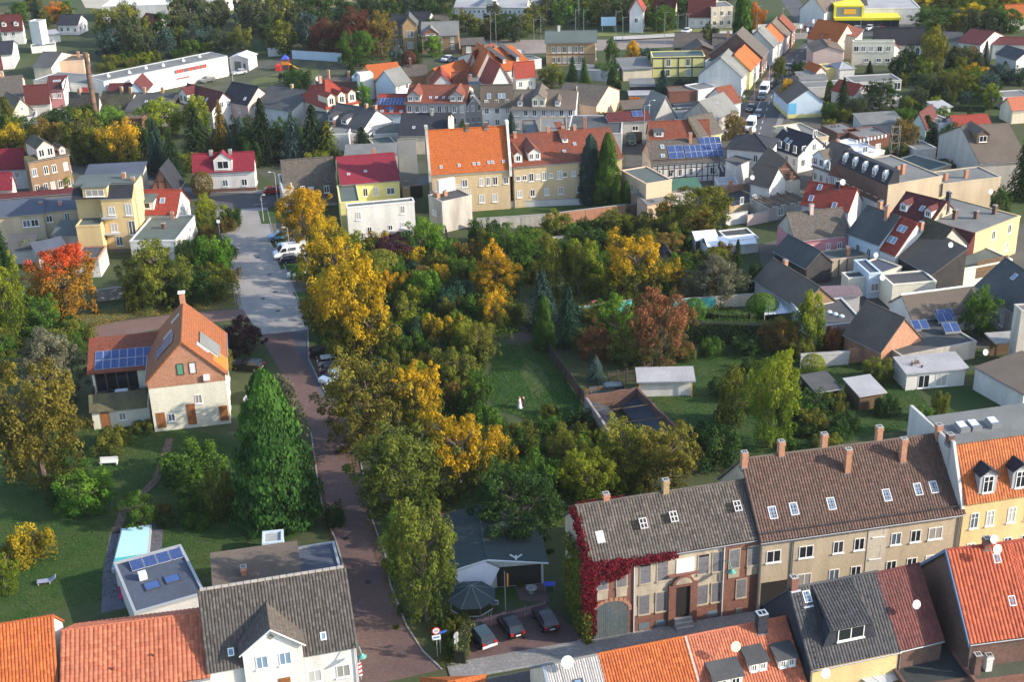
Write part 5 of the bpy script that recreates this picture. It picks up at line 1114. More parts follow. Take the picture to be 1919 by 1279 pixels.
h=house((1590,435),(1648,457),5.4,R=(1650,395),pitch=42,wall='blue',roof='dark',label='grey blue walled house with curved dark roof joining the rose walled house',over=.35,win=[(2.6,[.35,.7],.9,1.4)],chim=[(.32,.55,1.7,BRKO),(.72,.4,2.3,BRKO)],wr=[])
h=house((1646,466),(1678,479),4.4,R=(1708,416),pitch=48,wall='white',roof='red',label='narrow crimson roof with four skylights in two pairs',over=.2,win=[],wr=[],sky=[(.4,.72,.8,1.2),(.62,.72,.8,1.2),(.3,.36,.8,1.2),(.52,.36,.8,1.2)],chim=[(1.0,.62,1.2,BRKO)])
h=house((1697,453),(1748,474),5.4,R=(1772,424),pitch=42,wall='white',gable='dirty',roof='moss',label='mossy dark roof with whitewashed patchy gable',over=.3,win=[],wr=[])
house((1682,480),(1746,516),4.0,D=6,kind='shed',rise=3.4,wall='dark',roof='brown',label='steep dark brown lean to roof below the mossy roof',over=.2,win=[],wr=[])
h=house((1808,504),(1897,486),6.0,hb=(1808,540),R=(1748,476),kind='flat',wall='pale',roof='green',label='pale cream block with flat green felt roof and two large windows',win=[],wl=[(3.2,[.34,.72],1.3,1.5)],wr=[],trim=False)
m=MB();m.box(h.W*.25,h.W*.9,-.05,0,1.2,4.2);m.build('timber_panel',[WALL['wood']],h.t)
h=house((1673,534),(1755,527),4.0,R=(1637,515),kind='flat',wall='pale',roof='dark',label='low cream box with flat dark roof and a dish on its corner',win=[(1.6,[.78],.45,.9)],trim=False);HBOX=h
house((1590,522),(1640,517),3.2,R=(1580,511),kind='flat',wall='pale',roof='dark',label='small cream yard store with dark flat roof left of the cream box',win=[],trim=False)
h=house((1534,490),(1627,479),3.0,D=4,kind='flat',wall='beige',roof='green',label='cream back wall with dark drainpipes and flat green roof and brick chimney',win=[],chim=[(.65,.3,1.6,BRKO)],trim=False)
for fx in (.42,.58):m=MB();m.box(h.W*fx-.06,h.W*fx+.06,-.1,0,0,2.9);m.build('downpipe',[plain('sky_dark',(.06,.06,.07))],h.t)
house((1629,513),(1652,511),4.2,D=6,kind='flat',wall='blue',roof='blue',label='small pale blue oriel house with white window and dish',win=[(1.2,[.55],1.3,1.3)],trim=False)
house((1654,512),(1690,500),3.6,D=5,kind='flat',wall='cream',roof='blue',label='cream link building right of the pale blue oriel house',win=[(.4,[.9],1.0,1.8)],trim=False)
h=house((1452,470),(1512,502),3.2,R=(1506,456),pitch=42,wall='dark',gable='dark',roof='dark',label='black boarded barn roof in the yard below the rose walled house',over=.25,win=[],wr=[])
h=house((1415,523),(1500,578),3.0,R=(1482,506),pitch=42,wall='white',gable='brown',roof='brown',label='long dark brown barn roof with brown boarded gable beside the clipped hedge',over=.3,win=[],wr=[],wl=[],chim=[(.18,.62,1.2,BRKO)])
h=house((1709,597),(1835,580),3.1,R=(1735,549),pitch=36,wall='white',roof='brown',label='long low brown tiled outbuilding with white walls and dark shutters',over=.35,win=[(.9,[.05],.9,1.5),(1.0,[.3,.72],.8,1.1)],wr=[])
m=MB();m.tube((-.3,h.D*.5,h.hr+.22),(h.W+.3,h.D*.5,h.hr+.22),.16,.16,6);m.build('white_ridge',[white],h.t)
h=house((1652,658),(1727,634),3.0,R=(1636,563),kind='gablef',apex=(1698,597),rp=.5,wall='bricko',gable='bricko',roof='brown',label='big dark roofed barn with exposed orange brick gable',over=.3,win=[],wr=[])
h=house((1832,534),(1925,598),4.6,R=(1895,492),pitch=42,wall='dirty',roof='dark',label='large black roof at the right edge with grey white walls and skylight',over=.4,win=[(1.0,[.55,.85],.9,1.7)],wr=[],sky=[(.35,.72,.8,1.1)])
house((1899,690),(1960,686),8.6,mode='base',D=2.2,kind='flat',wall='dirty',roof='grey',label='tall weathered white blue wall cut off by the right edge',win=[],wr=[],trim=False)
house((1828,690),(1919,740),3.2,D=8,kind='shed',rise=.6,wall='white',roof='brown',label='crumbling brown flat roof over white walls at the right edge',win=[],wr=[],over=.2)
h=house((1520,612),(1620,604),3.0,R=(1560,560),kind='flat',wall='lgrey',roof='dark',label='flat black felt yard roof with round skylight domes beside the dark barn',win=[],trim=False)
for fx,fy in ((.2,.7),(.55,.5),(.62,.4),(.7,.3),(.3,.75)):m=MB();m.ring([(.45,0),(.42,.12),(.25,.25),(.001,.3)],12);m.build('dome',[plain('dome_pale',(.55,.62,.66),.15,0,.6)],h.t,(h.W*fx,h.D*fy,2.9))
house((1548,556),(1612,553),2.8,R=(1580,537),kind='shed',pitch=8,wall='lgrey',roof=roof_mat('tin_violet',(.20,.15,.165),.85,None,.25,9),label='ribbed violet tin roof in the yard left of the cream box',win=[],wr=[])
t=thing('greenhouse','low white framed glass roof at the end of the clipped hedge','greenhouse',(*P(1432,612)[:2],0));a=P(1432,612);b=P(1500,606);c=P(1486,584);d_=P(1436,588)
for k in range(9):p=a.lerp(b,k/8)-a;q=d_.lerp(c,k/8)-a;m=MB();m.tube(p+Vector((0,0,1.9)),q+Vector((0,0,2.5)),.05,.05,4);m.build('glazing_bar',[WOODW],t)
m=MB();m.slab([tuple(Vector(v)-a+Vector((0,0,z))) for v,z in ((a,1.86),(b,1.86),(c,2.46),(d_,2.46))],.03);m.build('glass_sheet',[plain('veranda_glass',(.42,.46,.5),.15,0,.7)],t);m=MB()
for v in (a,b,c,d_):m=MB();q=v-a;m.tube(q,q+Vector((0,0,1.9)),.05,.05,4);m.build('post',[WOODW],t)
for i,(x,y) in enumerate(((1696,656),(1755,640),(1768,660),(1758,634))):
    g=P(x,y);t=thing('solar_array',('dark solar panels tilted on the yard roof beside the brick barn','small pair of tilted solar panels nearest the white wall','blue solar pair lying on the black yard roof','upper solar pair on the yard roof by the shrubs')[i],'solar panel',(g.x,g.y,2.7),.12)
    panels(t,(0,0,.3),(1,0,0),(0,.9,.4),3 if i == 0 else 2,1,1.1,1.8,.05)
    m=MB();m.box(0,2.2,.1,.2,0,.4);m.box(0,2.2,1.5,1.6,0,.95);m.build('support',[plain('galv',(.35,.36,.37))],t)
house((1690,668),(1830,640),2.6,D=9,kind='flat',wall='dirty',roof='dark',label='black felt yard roof carrying tilted solar panels at the right',win=[],trim=False)
for A_,B_,Dd,lb in (((1325,486),(1418,478),4.2,'long white party tent in the garden behind the red garden wall'),((1303,474),(1347,470),4.5,'small white gabled tent left of the long party tent')):
    a=P(*A_);b=P(*B_);u=(b-a).normalized();t=thing('party_tent',lb,'tent',a,math.atan2(u.y,u.x));L=(b-a).length
    m=MB();m.slab([(0,0,2.1),(L,0,2.1),(L,Dd/2,3.1),(0,Dd/2,3.1)],.03);m.slab([(L,Dd,2.1),(0,Dd,2.1),(0,Dd/2,3.1),(L,Dd/2,3.1)],.03);m.build('roof_cloth',[plain('tent_white',(.72,.74,.75),.6)],t)
    m=MB();m.box(0,L,Dd-.04,Dd,0,2.1);m.box(0,.04,0,Dd-.1,.0,2.05);m.build('side_cloth',[plain('tent_side',(.6,.62,.64),.6)],t)
    n_=int(L/2)+1
    for k in range(n_+1):m=MB();m.tube((L*k/n_,0.02,0),(L*k/n_,0.02,2.1),.04,.04,5);m.build('pole',[plain('galv',(.35,.36,.37))],t)
house((1368,452),(1422,446),2.6,R=(1390,428),kind='flat',wall='white',roof='dark',label='low white garage with dark flat roof behind the white tents',win=[],trim=False)
house((1282,492),(1262,480),2.2,D=2.4,kind='gablef',rise=.9,wall='dark',roof='blackblue',name='garden_shed',cat='shed',label='tiny dark garden shed with pale posts behind the golden tree',win=[],wr=[]) if 0 else house((1243,478),(1258,477),2.2,D=2.4,kind='gablef',rise=.9,wall='dark',gable='dark',roof='blackblue',name='garden_shed',cat='shed',label='tiny dark garden shed with pale posts behind the golden tree',win=[],wr=[])
h=house((1200,714),(1296,712),2.4,R=(1195,692),kind='shed',rise=.6,wall='white',roof='light',label='white garden cabin with pale grey roof and orange timber edge',win=[],wr=[],over=.5)
for fx in (-.02,1.0):m=MB();m.box(h.W*fx-.08,h.W*fx+.08,-.5,-.38,0,2.4);m.build('corner_post',[WALL['orange']],h.t)
house((1612,742),(1655,735),2.2,D=4,kind='shed',rise=.5,wall='wood',roof='light',name='garden_shed',cat='shed',label='wooden shed with pale roof in the back garden',win=[],wr=[])
house((1530,735),(1572,728),2.0,D=4,kind='shed',rise=.5,wall='wood',roof='dark',name='garden_shed',cat='shed',label='dark roofed low shed left of the pale roofed wooden shed',win=[],wr=[])
house((1700,700),(1810,690),2.6,D=4,kind='shed',rise=.4,wall='white',roof='light',name='garden_shed',cat='shed',label='white carport with lilac edge along the back garden',win=[(0.2,[.3,.6],1.6,1.9)],wr=[])
house((1500,690),(1590,684),2.0,mode='base',D=.3,kind='flat',wall='lgrey',roof='light',name='wall',cat='wall',label='pale garden wall behind the lawn left of the white carport',win=[],wr=[],trim=False)
house((1590,682),(1650,676),2.2,mode='base',D=.3,kind='flat',wall='bricko',roof='brown',name='wall',cat='wall',label='short brick garden wall joining the pale garden wall',win=[],wr=[],trim=False)
gA,gB,gC,gD=P(1141,846),P(1097,781),P(1194,764),P(1264,830)
t=thing('ruined_shed','roofless old shed with fallen black felt sheets inside brick walls','shed',gA,0);Z0=Vector((gA.x,gA.y,0))
def wallseg(p,q,h0,h1,mat,name='wall',th=.3,par=t):
    p=p-Z0;q=q-Z0;u=(q-p).normalized();n=Vector((-u.y,u.x,0))*th/2;m=MB()
    L=(q-p).length;k=max(2,int(L/1.2));pts=[(L*i/k,h0+(h1-h0)*i/k+R_.uniform(-.12,.12)) for i in range(k+1)]
    m.prism([(0,0),(L,0)]+pts[::-1],-th/2,th/2);o=m.build(name,[mat],par,p);o.rotation_euler=(0,0,math.atan2(u.y,u.x));return o
wallseg(gB,gA,3.0,2.9,rough_mat('old_whitewash',(.32,.28,.25),(.16,.12,.10),.8,6));wallseg(gB,gC,3.0,2.9,WALL['brickd']);wallseg(gC,gD,2.9,2.4,WALL['brickd'])
for k in range(5):p=gB.lerp(gA,(k+.1)/4.6)-Z0;m=MB();m.box(-.14,.14,-.2,.2,0,3.0);m.build('pier',[BRKD],t,p)
for k in range(8):p=gB.lerp(gA,(k+.1)/8)-Z0;q=gC.lerp(gD,(k+.1)/8)-Z0;p.z=2.5;q.z=2.4;e_=p.lerp(q,.32 if k % 3 else 1.0);m=MB();m.tube(p,e_,.06,.06,4);m.build('rafter',[WALL['wood']],t)
def fsheet(a,b,c,d,z):
    m=MB();m.slab([tuple(v-Z0+Vector((0,0,zz))) for v,zz in zip((a,b,c,d),z)],.06);m.build('fallen_felt',[rough_mat('felt_black',(.05,.06,.075),(.03,.035,.045),.6,6)],t)
fsheet(gA.lerp(gD,.06),gA.lerp(gD,.42),gB.lerp(gC,.42),gB.lerp(gC,.08),(2.3,.9,1.0,2.3));fsheet(gA.lerp(gD,.62),gA.lerp(gD,.97),gB.lerp(gC,.97),gB.lerp(gC,.66),(.5,1.5,1.7,.6))
g=P(1880,668);t=thing('timber_porch','open timber porch with pale slab roof against the weathered right edge wall','porch',g,.1);m=MB();m.box(-2.2,2.0,-1.6,2.0,2.7,2.9);m.build('roof',[CONC],t)
for sx in (-1.9,1.7):m=MB();m.box(sx-.1,sx+.1,-1.4,-1.2,0,2.7);m.build('post',[WALL['wood']],t)
m=MB();m.box(-1.8,1.6,.6,.7,0,2.6);m.build('back_boards',[WALL['wood']],t)
F=lambda A,B,he,label,**k:house(A,B,he,label=label,**k)
F((0,53),(46,51),5.0,'white house with maroon roof and two dormers at the top left edge',R=(20,33),pitch=45,wall='white',roof='maroon',win=[(2.6,[.2,.55],1.0,1.2)],W=6.6);dormer(HS[-1],.2,.3,1.4,1.2,'gable','white','maroon');dormer(HS[-1],.75,.3,1.4,1.2,'gable','white','maroon')
h=F((63,94),(82,95),8.6,'tall windowless white tower beside the dark roofed barn',mode='base',D=3.2,kind='flat',wall='white',roof='light',win=[],wr=[],trim=False,name='tower',cat='tower',hb=None);
F((60,100),(106,96),1.9,'low white flat building at the foot of the white tower',mode='base',D=4,kind='flat',wall='white',roof='green',win=[],wr=[],trim=False)
F((-20,104),(22,101),4.2,'white gabled house with dark blue roof below the tower at the left edge',R=(5,78),pitch=45,wall='white',roof='blackblue',win=[],wr=[(1,[.5]),(4.4,[.5],.8,1.0)])
F((-25,128),(4,125),4.2,'cream gabled house with dark red roof at the left edge',R=(-5,104),pitch=45,wall='cream',roof='maroon',win=[],wr=[(1.0,[.3,.7]),(4.2,[.5])])
F((-10,184),(43,179),4.5,'cream house under a broad old brown roof at the left edge',R=(15,144),pitch=42,wall='cream',roof='oldgrey',win=[(2.4,[.3,.62],.9,1.3)],chim=[(.3,.5,1.2,BRKO)])
F((62,125),(96,125),3.4,'barn with charcoal roof and cream gable in front of the white tower',R=(78,98),pitch=42,wall='cream',roof='dark',win=[],wr=[])
F((98,141),(160,138),3.7,'peach blank walled building left of the brick chimney stack',mode='base',D=8,kind='flat',wall='peach',roof='brown',win=[],wr=[],trim=False,chim=[(.76,.6,1.6,BRKO)])
RW=plain('red_panel',(.52,.05,.045),.45);DW=plain('grey_pane',(.10,.11,.12),.2)
hh=F((200,192),(430,142),5.4,'long white flat roofed hall with red window bands behind the chimney',mode='base',R=(375,101),kind='flat',wall='white',roof='grey',win=[],wr=[],trim=True)
W=hh.W
for i in range(14):m=MB();x=W*(.55+.27*i/14);m.box(x,x+W*.27/14-.08,-.06,-.0,3.5,4.5);m.build('band_panel',[DW if i in (0,4,5,8,11) else RW],hh.t)
for i in range(8):m=MB();x=W*(.56+.11*i/8);m.box(x,x+W*.11/8-.08,-.06,-.0,1.9,2.3);m.build('band_panel',[DW if i in (0,4) else RW],hh.t)
for fx in (.72,.79,.82,.88):m=MB();m.box(W*fx-.55,W*fx+.55,-.06,.0,.05,2.4);m.build('door',[plain('door_grey',(.42,.42,.4),.5)],hh.t)
for fx,fy in ((.1,.5),(.25,.4),(.4,.55),(.52,.4),(.7,.5),(.85,.6)):m=MB();m.box(-.35,.35,-.3,.3,0,.4);m.box(-.12,.12,-.12,.12,.4,.8);m.build('roof_vent',[white],hh.t,(W*fx,hh.D*fy,5.3))
h=F((62,150),(165,158),4.0,'lower white wing of the hall with a recessed porch',R=(108,135),kind='flat',wall='white',roof='grey',win=[(1.4,[.12,.3],2.2,1.0)],wr=[],trim=True)
m=MB();m.box(h.W*.05,h.W*.5,-.05,0,.3,2.8);m.build('porch_shade_panel',[DW],h.t);m=MB();m.box(h.W*.88,h.W*.98,-.06,0,1.8,3.2);m.build('band_panel',[RW],h.t)  # flat dark panel paints in the shade of a porch recess
h=F((432,132),(467,133),3.4,'white storage hall with grey gable front right of the long hall',mode='base',kind='gablef',apex=(449,104),R=(494,96),wall='lgrey',gable='lgrey',roof='white',win=[],wr=[])
m=MB();m.box(h.W*.25,h.W*.6,-.05,.0,.0,2.6);m.build('gate',[DW],h.t);m=MB();m.box(h.W*.72,h.W*.84,-.05,.0,.0,2.1);m.build('door',[DW],h.t)
g=P(182,237);t=thing('chimney_stack','tall tapering round brick chimney stack rising from the trees','chimney',(g.x,g.y,0))
m=MB();m.ring([(.72,0),(.66,6),(.58,12),(.5,16.2),(.62,16.3),(.64,16.9),(.54,17.0),(.54,17.6),(.36,17.6),(.36,17.0)],18);m.build('shaft',[brick_mat('brick_stack',(.20,.115,.068),(.13,.078,.05),(.14,.11,.09),.3,.3,.03,(.07,.05,.04),wearamt=.8,wscale=.35)],t,smooth=False)
for z in (5.5,9.0,12.5,15.2):m=MB();r_=.74-z*.0135;m.ring([(r_,z),(r_+.02,z+.02),(r_+.02,z+.16),(r_,z+.18)],18);m.build('iron_band',[plain('rust_iron',(.06,.045,.04),.6,.5)],t)
h=F((92,203),(123,201),4.4,'pink house with maroon roof and white side wall left of the stack',mode='base',D=8,kind='shed',rise=1.8,wall='pink',roof='maroon',win=[(2.4,[.45,.75],.9,1.3)],wr=[],sky=[(.4,.6,.8,1.0),(.65,.6,.8,1.0)]);m=MB();m.box(h.W,h.W+.12,-.05,9,.0,6.0);m.build('side_wall',[WALL['white']],h.t)
F((48,190),(92,187),3.6,'low maroon roofed house left of the pink house',R=(70,162),pitch=36,wall='lgrey',roof='maroon',win=[],wr=[])
F((23,212),(61,205),3.6,'small beige gabled cottage with brown roof at the left',kind='gablef',apex=(40,185),D=9,wall='cream',roof='brown',win=[(1.2,[.5],.9,1.1),(3.8,[.5],.7,.8)])
F((33,222),(66,219),2.6,'white garage below the beige gabled cottage',D=6,kind='flat',wall='white',roof='grey',win=[],trim=False)
F((100,214),(116,213),2.8,'little cream lean to below the pink house',D=5,kind='flat',wall='cream',roof='brown',win=[],trim=False)
F((130,203),(184,205),3.6,'old brown roofed cottage behind the foot of the stack',R=(160,177),pitch=40,wall='lgrey',roof='oldgrey',win=[],wr=[],chim=[(.35,.5,1.0,BRKO)])
F((183,202),(240,205),3.6,'mossy brown roof with two yellowish chimneys right of the stack',R=(215,173),pitch=40,wall='lgrey',roof='moss',win=[],wr=[],chim=[(.6,.5,1.4,BRKY),(.9,.5,1.4,BRKY)])
F((236,207),(312,207),3.8,'long dark roof with yellowish chimneys and cream gable, right of the mossy roof',R=(280,175),pitch=42,wall='cream',roof='dark',win=[(.8,[.15,.5],.8,1.0)],chim=[(.25,.5,1.4,BRKY),(.7,.5,1.4,BRKY)],sky=[(.4,.5,.6,.8)])
F((202,173),(240,172),3.2,'small maroon roof in front of the white hall',R=(222,157),pitch=36,wall='white',roof='maroon',win=[],wr=[])
F((240,173),(270,172),3.6,'pale blue gabled house with maroon roof in front of the white hall',kind='gablef',apex=(254,154),D=9,wall='blue',roof='maroon',win=[(1,[.5])])
F((205,246),(268,245),3.0,'low ruined red brick shed among trees right of the stack',mode='base',D=5,kind='flat',wall='brick',roof='brown',win=[(1,[.2,.6],.9,1.2)],wr=[],trim=False)
h=F((332,190),(397,208),4.2,'white house with maroon roof and pale cross gable by the dark trees',R=(378,164),pitch=45,wall='white',roof='maroon',win=[(1,3)],wr=[(1,2),(4.4,[.4,.65])],sky=[(.55,.5,.6,.9),(.72,.5,.6,.9)]);dormer(h,.22,.05,3.4,2.4,'gable','lgrey','maroon',2)
F((416,187),(464,196),5.4,'pinkish house with slate blue roof left of the big dark roofed house',R=(450,157),pitch=42,wall='rose',roof='blackblue',win=[(3,[.25,.65],.8,1.2),(.8,[.25,.65],.8,1.2)],wr=[],sky=[(.8,.3,.6,.9)])
F((470,196),(546,208),5.0,'house with long charcoal roof and bright white gable behind the spruces',R=(520,162),pitch=45,wall='white',roof='dark',win=[(1,3)],chim=[(.5,.5,1.0,BRKY)])
h=F((612,204),(672,192),6.4,'cream villa with coral red hipped roof and curved gables',R=(640,145),kind='hip',pitch=36,wall='cream',roof='red',win=[(.9,[.15,.38,.62,.85],1,1.7),(3.6,[.15,.38,.62,.85],1,1.7)],chim=[(.3,.5,1.2,BRKO)]);
for fx in (.18,.5,.82):dormer(h,fx,.08,1.9,2.2,'gable','cream','red',1)
h=F((562,192),(613,204),5.4,'left wing of the cream villa with coral red roof and dormers',R=(575,158),pitch=40,wall='cream',roof='red',win=[(1,3),(3.4,3)],wr=[],D=9);dormer(h,.3,.3,1.4,1.2,'shed','white','red');dormer(h,.75,.3,1.4,1.2,'shed','white','red')
F((592,152),(682,153),3.6,'long low purple brown brick outbuilding with two brick chimneys',D=5,kind='flat',wall='brickd',roof='brown',win=[(1.4,[.4],.8,.8)],wr=[],trim=False,chim=[(.2,.6,2.2,BRKO),(.62,.6,2.0,BRKO)])
F((700,151),(718,149),4.6,'orange roofed house with white end wall behind the villa',R=(715,120),pitch=42,wall='orange',roof='orange',D=11,win=[],W=8);m=MB();m.box(-3.4,.0,-.2,3,0,6.5);m.build('end_wall',[WALL['white']],HS[-1].t)
F((740,160),(769,152),5.0,'pale blue house with grey tiled roof and long blank blue wall',R=(726,132),D=12,kind='gable',pitch=42,wall='blue',roof='grey',win=[(1,2),(3.4,2)],wr=[])
F((662,178),(742,178),4.6,'long blank pale blue garden wall building in front of the grey tiled roof',mode='base',D=6,kind='flat',wall='blue',roof='grey',win=[],wr=[],trim=False)
F((758,142),(800,140),3.0,'low brown roofed shed behind the pale blue house',R=(780,122),pitch=20,wall='brown',roof='oldgrey',win=[],wr=[],chim=[(.3,.4,2.4,BRKD)])
F((797,145),(830,150),3.6,'barn with half orange half grey roof behind the row houses',kind='gablef',apex=(800,130),D=12,wall='brown',roof='orange',win=[])
F((808,162),(850,160),3.4,'cottage with red roof and grey gable in front of the half orange barn',kind='gablef',apex=(826,140),D=9,wall='lgrey',roof='red',win=[]);F((850,160),(876,158),3.2,'white cottage with brown red roof beside the red roofed cottage',R=(862,138),pitch=42,wall='white',roof='oldred',win=[(1,2)])
F((866,160),(922,156),3.4,'peach outbuilding with flat grey roof and brick chimney',R=(870,140),kind='flat',wall='peach',roof='grey',win=[(1,[.3,.7])],chim=[(.4,.5,1.4,BRKO)])
F((920,162),(958,158),4.6,'mint green gabled house with red roof by the flat peach outbuilding',kind='gablef',apex=(942,122),D=9,wall='mint',roof='red',win=[])
h=F((876,132),(895,134),3.4,'grey rendered barn gable with dark brown roof',kind='gablef',apex=(900,96),rp=1.2 if 0 else .7,D=10,wall='grey',roof='oldred',win=[])
F((895,138),(938,134),4.2,'grey rendered gable with vivid orange roof beside the grey barn',kind='gablef',apex=(916,96),D=11,wall='grey',roof='orange',win=[])
F((938,134),(962,130),4.4,'long house with orange roof and dark dormers behind the mint house',R=(965,85),pitch=42,wall='white',roof='orange',W=10,D=8,win=[(1,3)]);dormer(HS[-1],.3,.3,1.2,1.2,'shed','dark','dark');dormer(HS[-1],.7,.3,1.2,1.2,'shed','dark','dark')
F((912,104),(955,108),3.6,'white barrel roofed hall behind the orange gables',D=8,kind='hip',rise=1.8,wall='lgrey',roof='light',win=[])
h=F((700,213),(760,213),3.8,'low blue walled house with red roof covered in solar panels',R=(730,177),pitch=40,wall='blue',roof='red',win=[(.8,[.55],.9,1.2)],wr=[],sky=[(.25,.12,.7,.9),(.55,.12,.7,.9),(.85,.12,.7,.9)])
s_=(0,math.cos(h.slope),math.sin(h.slope));panels(h.t,h.on(.02,.42,.06),(1,0,0),s_,9,2,h.W*.96/9-.05,1.5,.05);panels(h.t,h.on(.35,.18,.06),(1,0,0),s_,2,1,.9,1.3,.05)
h=F((760,193),(872,193),6.6,'grey row house with red roof and two pointed cross gables',hb=(762,243),R=(830,160),pitch=42,wall='grey',roof='oldred',win=[(1.2,8,.9,1.6),(4.0,8,.9,1.6)],wr=[(1,2),(4,2),(6.8,[.5])],sky=[(.4,.3,.6,.9),(.5,.3,.6,.9),(.62,.3,.6,.9),(.72,.3,.6,.9)])
for fx in (.14,.85):dormer(h,fx,.07,3.0,1.4,'gable','grey','oldred',2)
F((870,205),(903,203),6.0,'narrow grey house with steep gable between red roofs and white house',kind='gablef',apex=(886,182),D=10,hb=(871,240),wall='grey',roof='dark',win=[(1.2,3,.7,1.4),(3.9,3,.7,1.4),(6.3,[.5],.9,1.3)])
F((902,193),(960,192),7.6,'tall white house with dark roof and blue roof windows',hb=(904,245),R=(930,163),pitch=40,wall='white',roof='brown',win=[(1.2,3,1,1.4),(3.9,3,1,1.4),(5.9,3,.9,1.2)],wr=[],sky=[(.25,.5,.9,1.2),(.6,.5,.8,1.1),(.72,.5,.8,1.1)])
h=F((960,205),(1028,205),7.0,'grey rendered house with dark violet roof and cream cross gable',hb=(961,250),R=(1020,169),pitch=42,wall='lgrey',roof='brown',W=14,win=[(1.0,7,.9,1.6),(4.0,7,.9,1.6)],wr=[(7.4,[.5])]);dormer(h,.42,.12,3.0,1.9,'gable','cream','brown',2);dormer(h,.12,.15,1.2,1.2,'gable','lgrey','brown',1);dormer(h,.72,.15,1.2,1.2,'gable','lgrey','brown',1)
F((1038,190),(1118,197),4.4,'barn with lichen flecked dark roof and peach gable',R=(1085,157),pitch=44,wall='peach',roof='oldgrey',win=[],wr=[(1,[.5])])
h=F((608,230),(680,243),4.0,'black roofed house with two white dormers and bright white gable',R=(650,197),pitch=45,wall='white',roof='dark',win=[(1,3)],wr=[(1,2),(3.6,2)],chim=[(.75,.5,1.0,BRKO),(.98,.5,1.0,BRKO)]);dormer(h,.16,.12,1.7,1.2,'shed','white','dark');dormer(h,.5,.12,1.7,1.2,'shed','white','dark')
F((614,252),(653,251),5.2,'white cube like house with flat grey roof behind the spruces',hb=(614,284),R=(645,230),kind='flat',wall='white',roof='grey',win=[],chim=[(.15,.7,1.4,BRKO)],trim=False)
F((655,250),(692,252),3.2,'low white porch building right of the white cube house',D=6,kind='flat',wall='white',roof='grey',win=[(1,[.5],1.6,1.0)],trim=False)
F((560,236),(600,240),3.0,'dark lean to roof with one white window left of the black roofed house',R=(575,208),pitch=30,wall='dark',roof='dark',win=[(1,[.5])],wr=[])
F((700,252),(756,250),3.2,'low building with grey green flat roof in the block centre',R=(735,231),kind='flat',wall='lgrey',roof='green',win=[],trim=False);F((704,275),(745,270),2.6,'cream walled shed with pale green flat roof',R=(725,255),kind='flat',wall='cream',roof='green',win=[],trim=False)
h=F((748,254),(815,253),4.2,'slate blue roofed house with curved cream gable',R=(800,213),pitch=44,wall='cream',roof='blackblue',W=10.5,win=[],wr=[(1,[.5])],chim=[(.62,.45,1.6,CONC)],sky=[(.28,.35,.6,.9)])
m=MB();m.tube((-.1,0,0),(.1,0,0),2.2,2.2,20);o=m.build('round_gable',[WALL['cream']],h.t);o.location=(h.W+.08,h.D*.22,h.he+1.0)
F((648,292),(745,288),3.4,'long grey felt lean to roof behind the crimson roofs',D=5,kind='shed',rise=.8,wall='lgrey',roof='grey',win=[],wr=[])
h=F((735,92),(766,93),7.0,'old yellow brick railway house with dark roof',mode='base',R=(752,53),D=9,kind='gable',rise=2.6,wall='bricky',roof='dark',win=[(1.2,[.3,.7],1,1.8),(4.2,[.3,.7],1,1.8)],wr=[]);h=F((757,97),(783,96),7.6,'projecting gabled front of the yellow brick railway house',mode='base',kind='gablef',rise=2.2,D=8,wall='bricky',gable='bricky',roof='dark',win=[(1.0,[.5],1.6,1.8),(4.2,[.35,.65],.9,1.8)],wr=[])
h=F((792,100),(860,98),5.0,'dark brown ivy grown house with broad grey roof and red gable',mode='base',D=10,rise=2.8,wall='brownd' if 0 else 'brown',roof='grey',win=[(1,3),(3,3)],wr=[]);dormer(h,.25,.02,4.5,.6,'gable','brick','grey',1)
F((866,101),(908,99),2.6,'low timber shed with white doors right of the ivy grown house',mode='base',D=5,kind='shed',rise=.7,wall='wood',roof='oldgrey',win=[(.3,[.3,.7],1.4,1.8)],wr=[])
F((853,46),(986,47),5.4,'long white two storey block with pale roof and small central gable',mode='base',D=9,rise=1.8,wall='white',roof='light',win=[(1.2,16,.8,1.0),(3.6,16,.8,1.0)]);dormer(HS[-1],.48,.1,6,.5,'gable','white','light',1)
F((1024,124),(1116,123),6.6,'yellow brick station building with arched windows and grey green roof',mode='base',D=8.5,rise=1.9,wall='bricky',gable='bricky',roof='green',win=[(3.6,[.15,.26,.37,.48,.6,.72],.9,1.7),(.9,[.15,.26,.37,.48,.6,.72],.9,1.6)],wr=[(3.6,[.4,.6],.9,1.7),(.9,[.4,.6],.9,1.6)],over=.7,chim=[(.25,.5,1.5,WALL['white'])])
h=HS[-1];m=MB();m.box(-.03,h.W+.03,-.04,-.0,3.0,3.25);m.build('cornice_band',[BRK],h.t)
F((1066,150),(1155,154),2.8,'row of grey flat roofed garages below the yellow brick station',mode='base',D=6,kind='flat',wall='lgrey',roof='grey',win=[],trim=False);F((975,134),(1015,128),2.6,'grey flat roofed garage left of the station trees',mode='base',D=6,kind='flat',wall='lgrey',roof='grey',win=[],trim=False)
F((966,142),(1003,138),4.0,'small red roofed house with white wall below the station',R=(985,118),pitch=38,wall='white',roof='red',win=[(1,2)])
h=F((1222,148),(1320,146),5.6,'lemon yellow modern house with dark frames and flat green roof',mode='base',D=7,kind='flat',wall='lemon',roof='green',win=[(3.2,[.31,.68],1.0,1.9),(.6,[.3,.7],1.0,1.8)],trim=False)
for z in (.1,2.7,5.2):m=MB();m.box(-.05,h.W+.05,-.07,0,z,z+.3);m.build('dark_frame',[WALL['dark']],h.t)
for fx in (0,.22,.5,.76,1):m=MB();m.box(h.W*fx-.12,h.W*fx+.12,-.075,0,.1,5.5);m.build('dark_frame',[WALL['dark']],h.t)
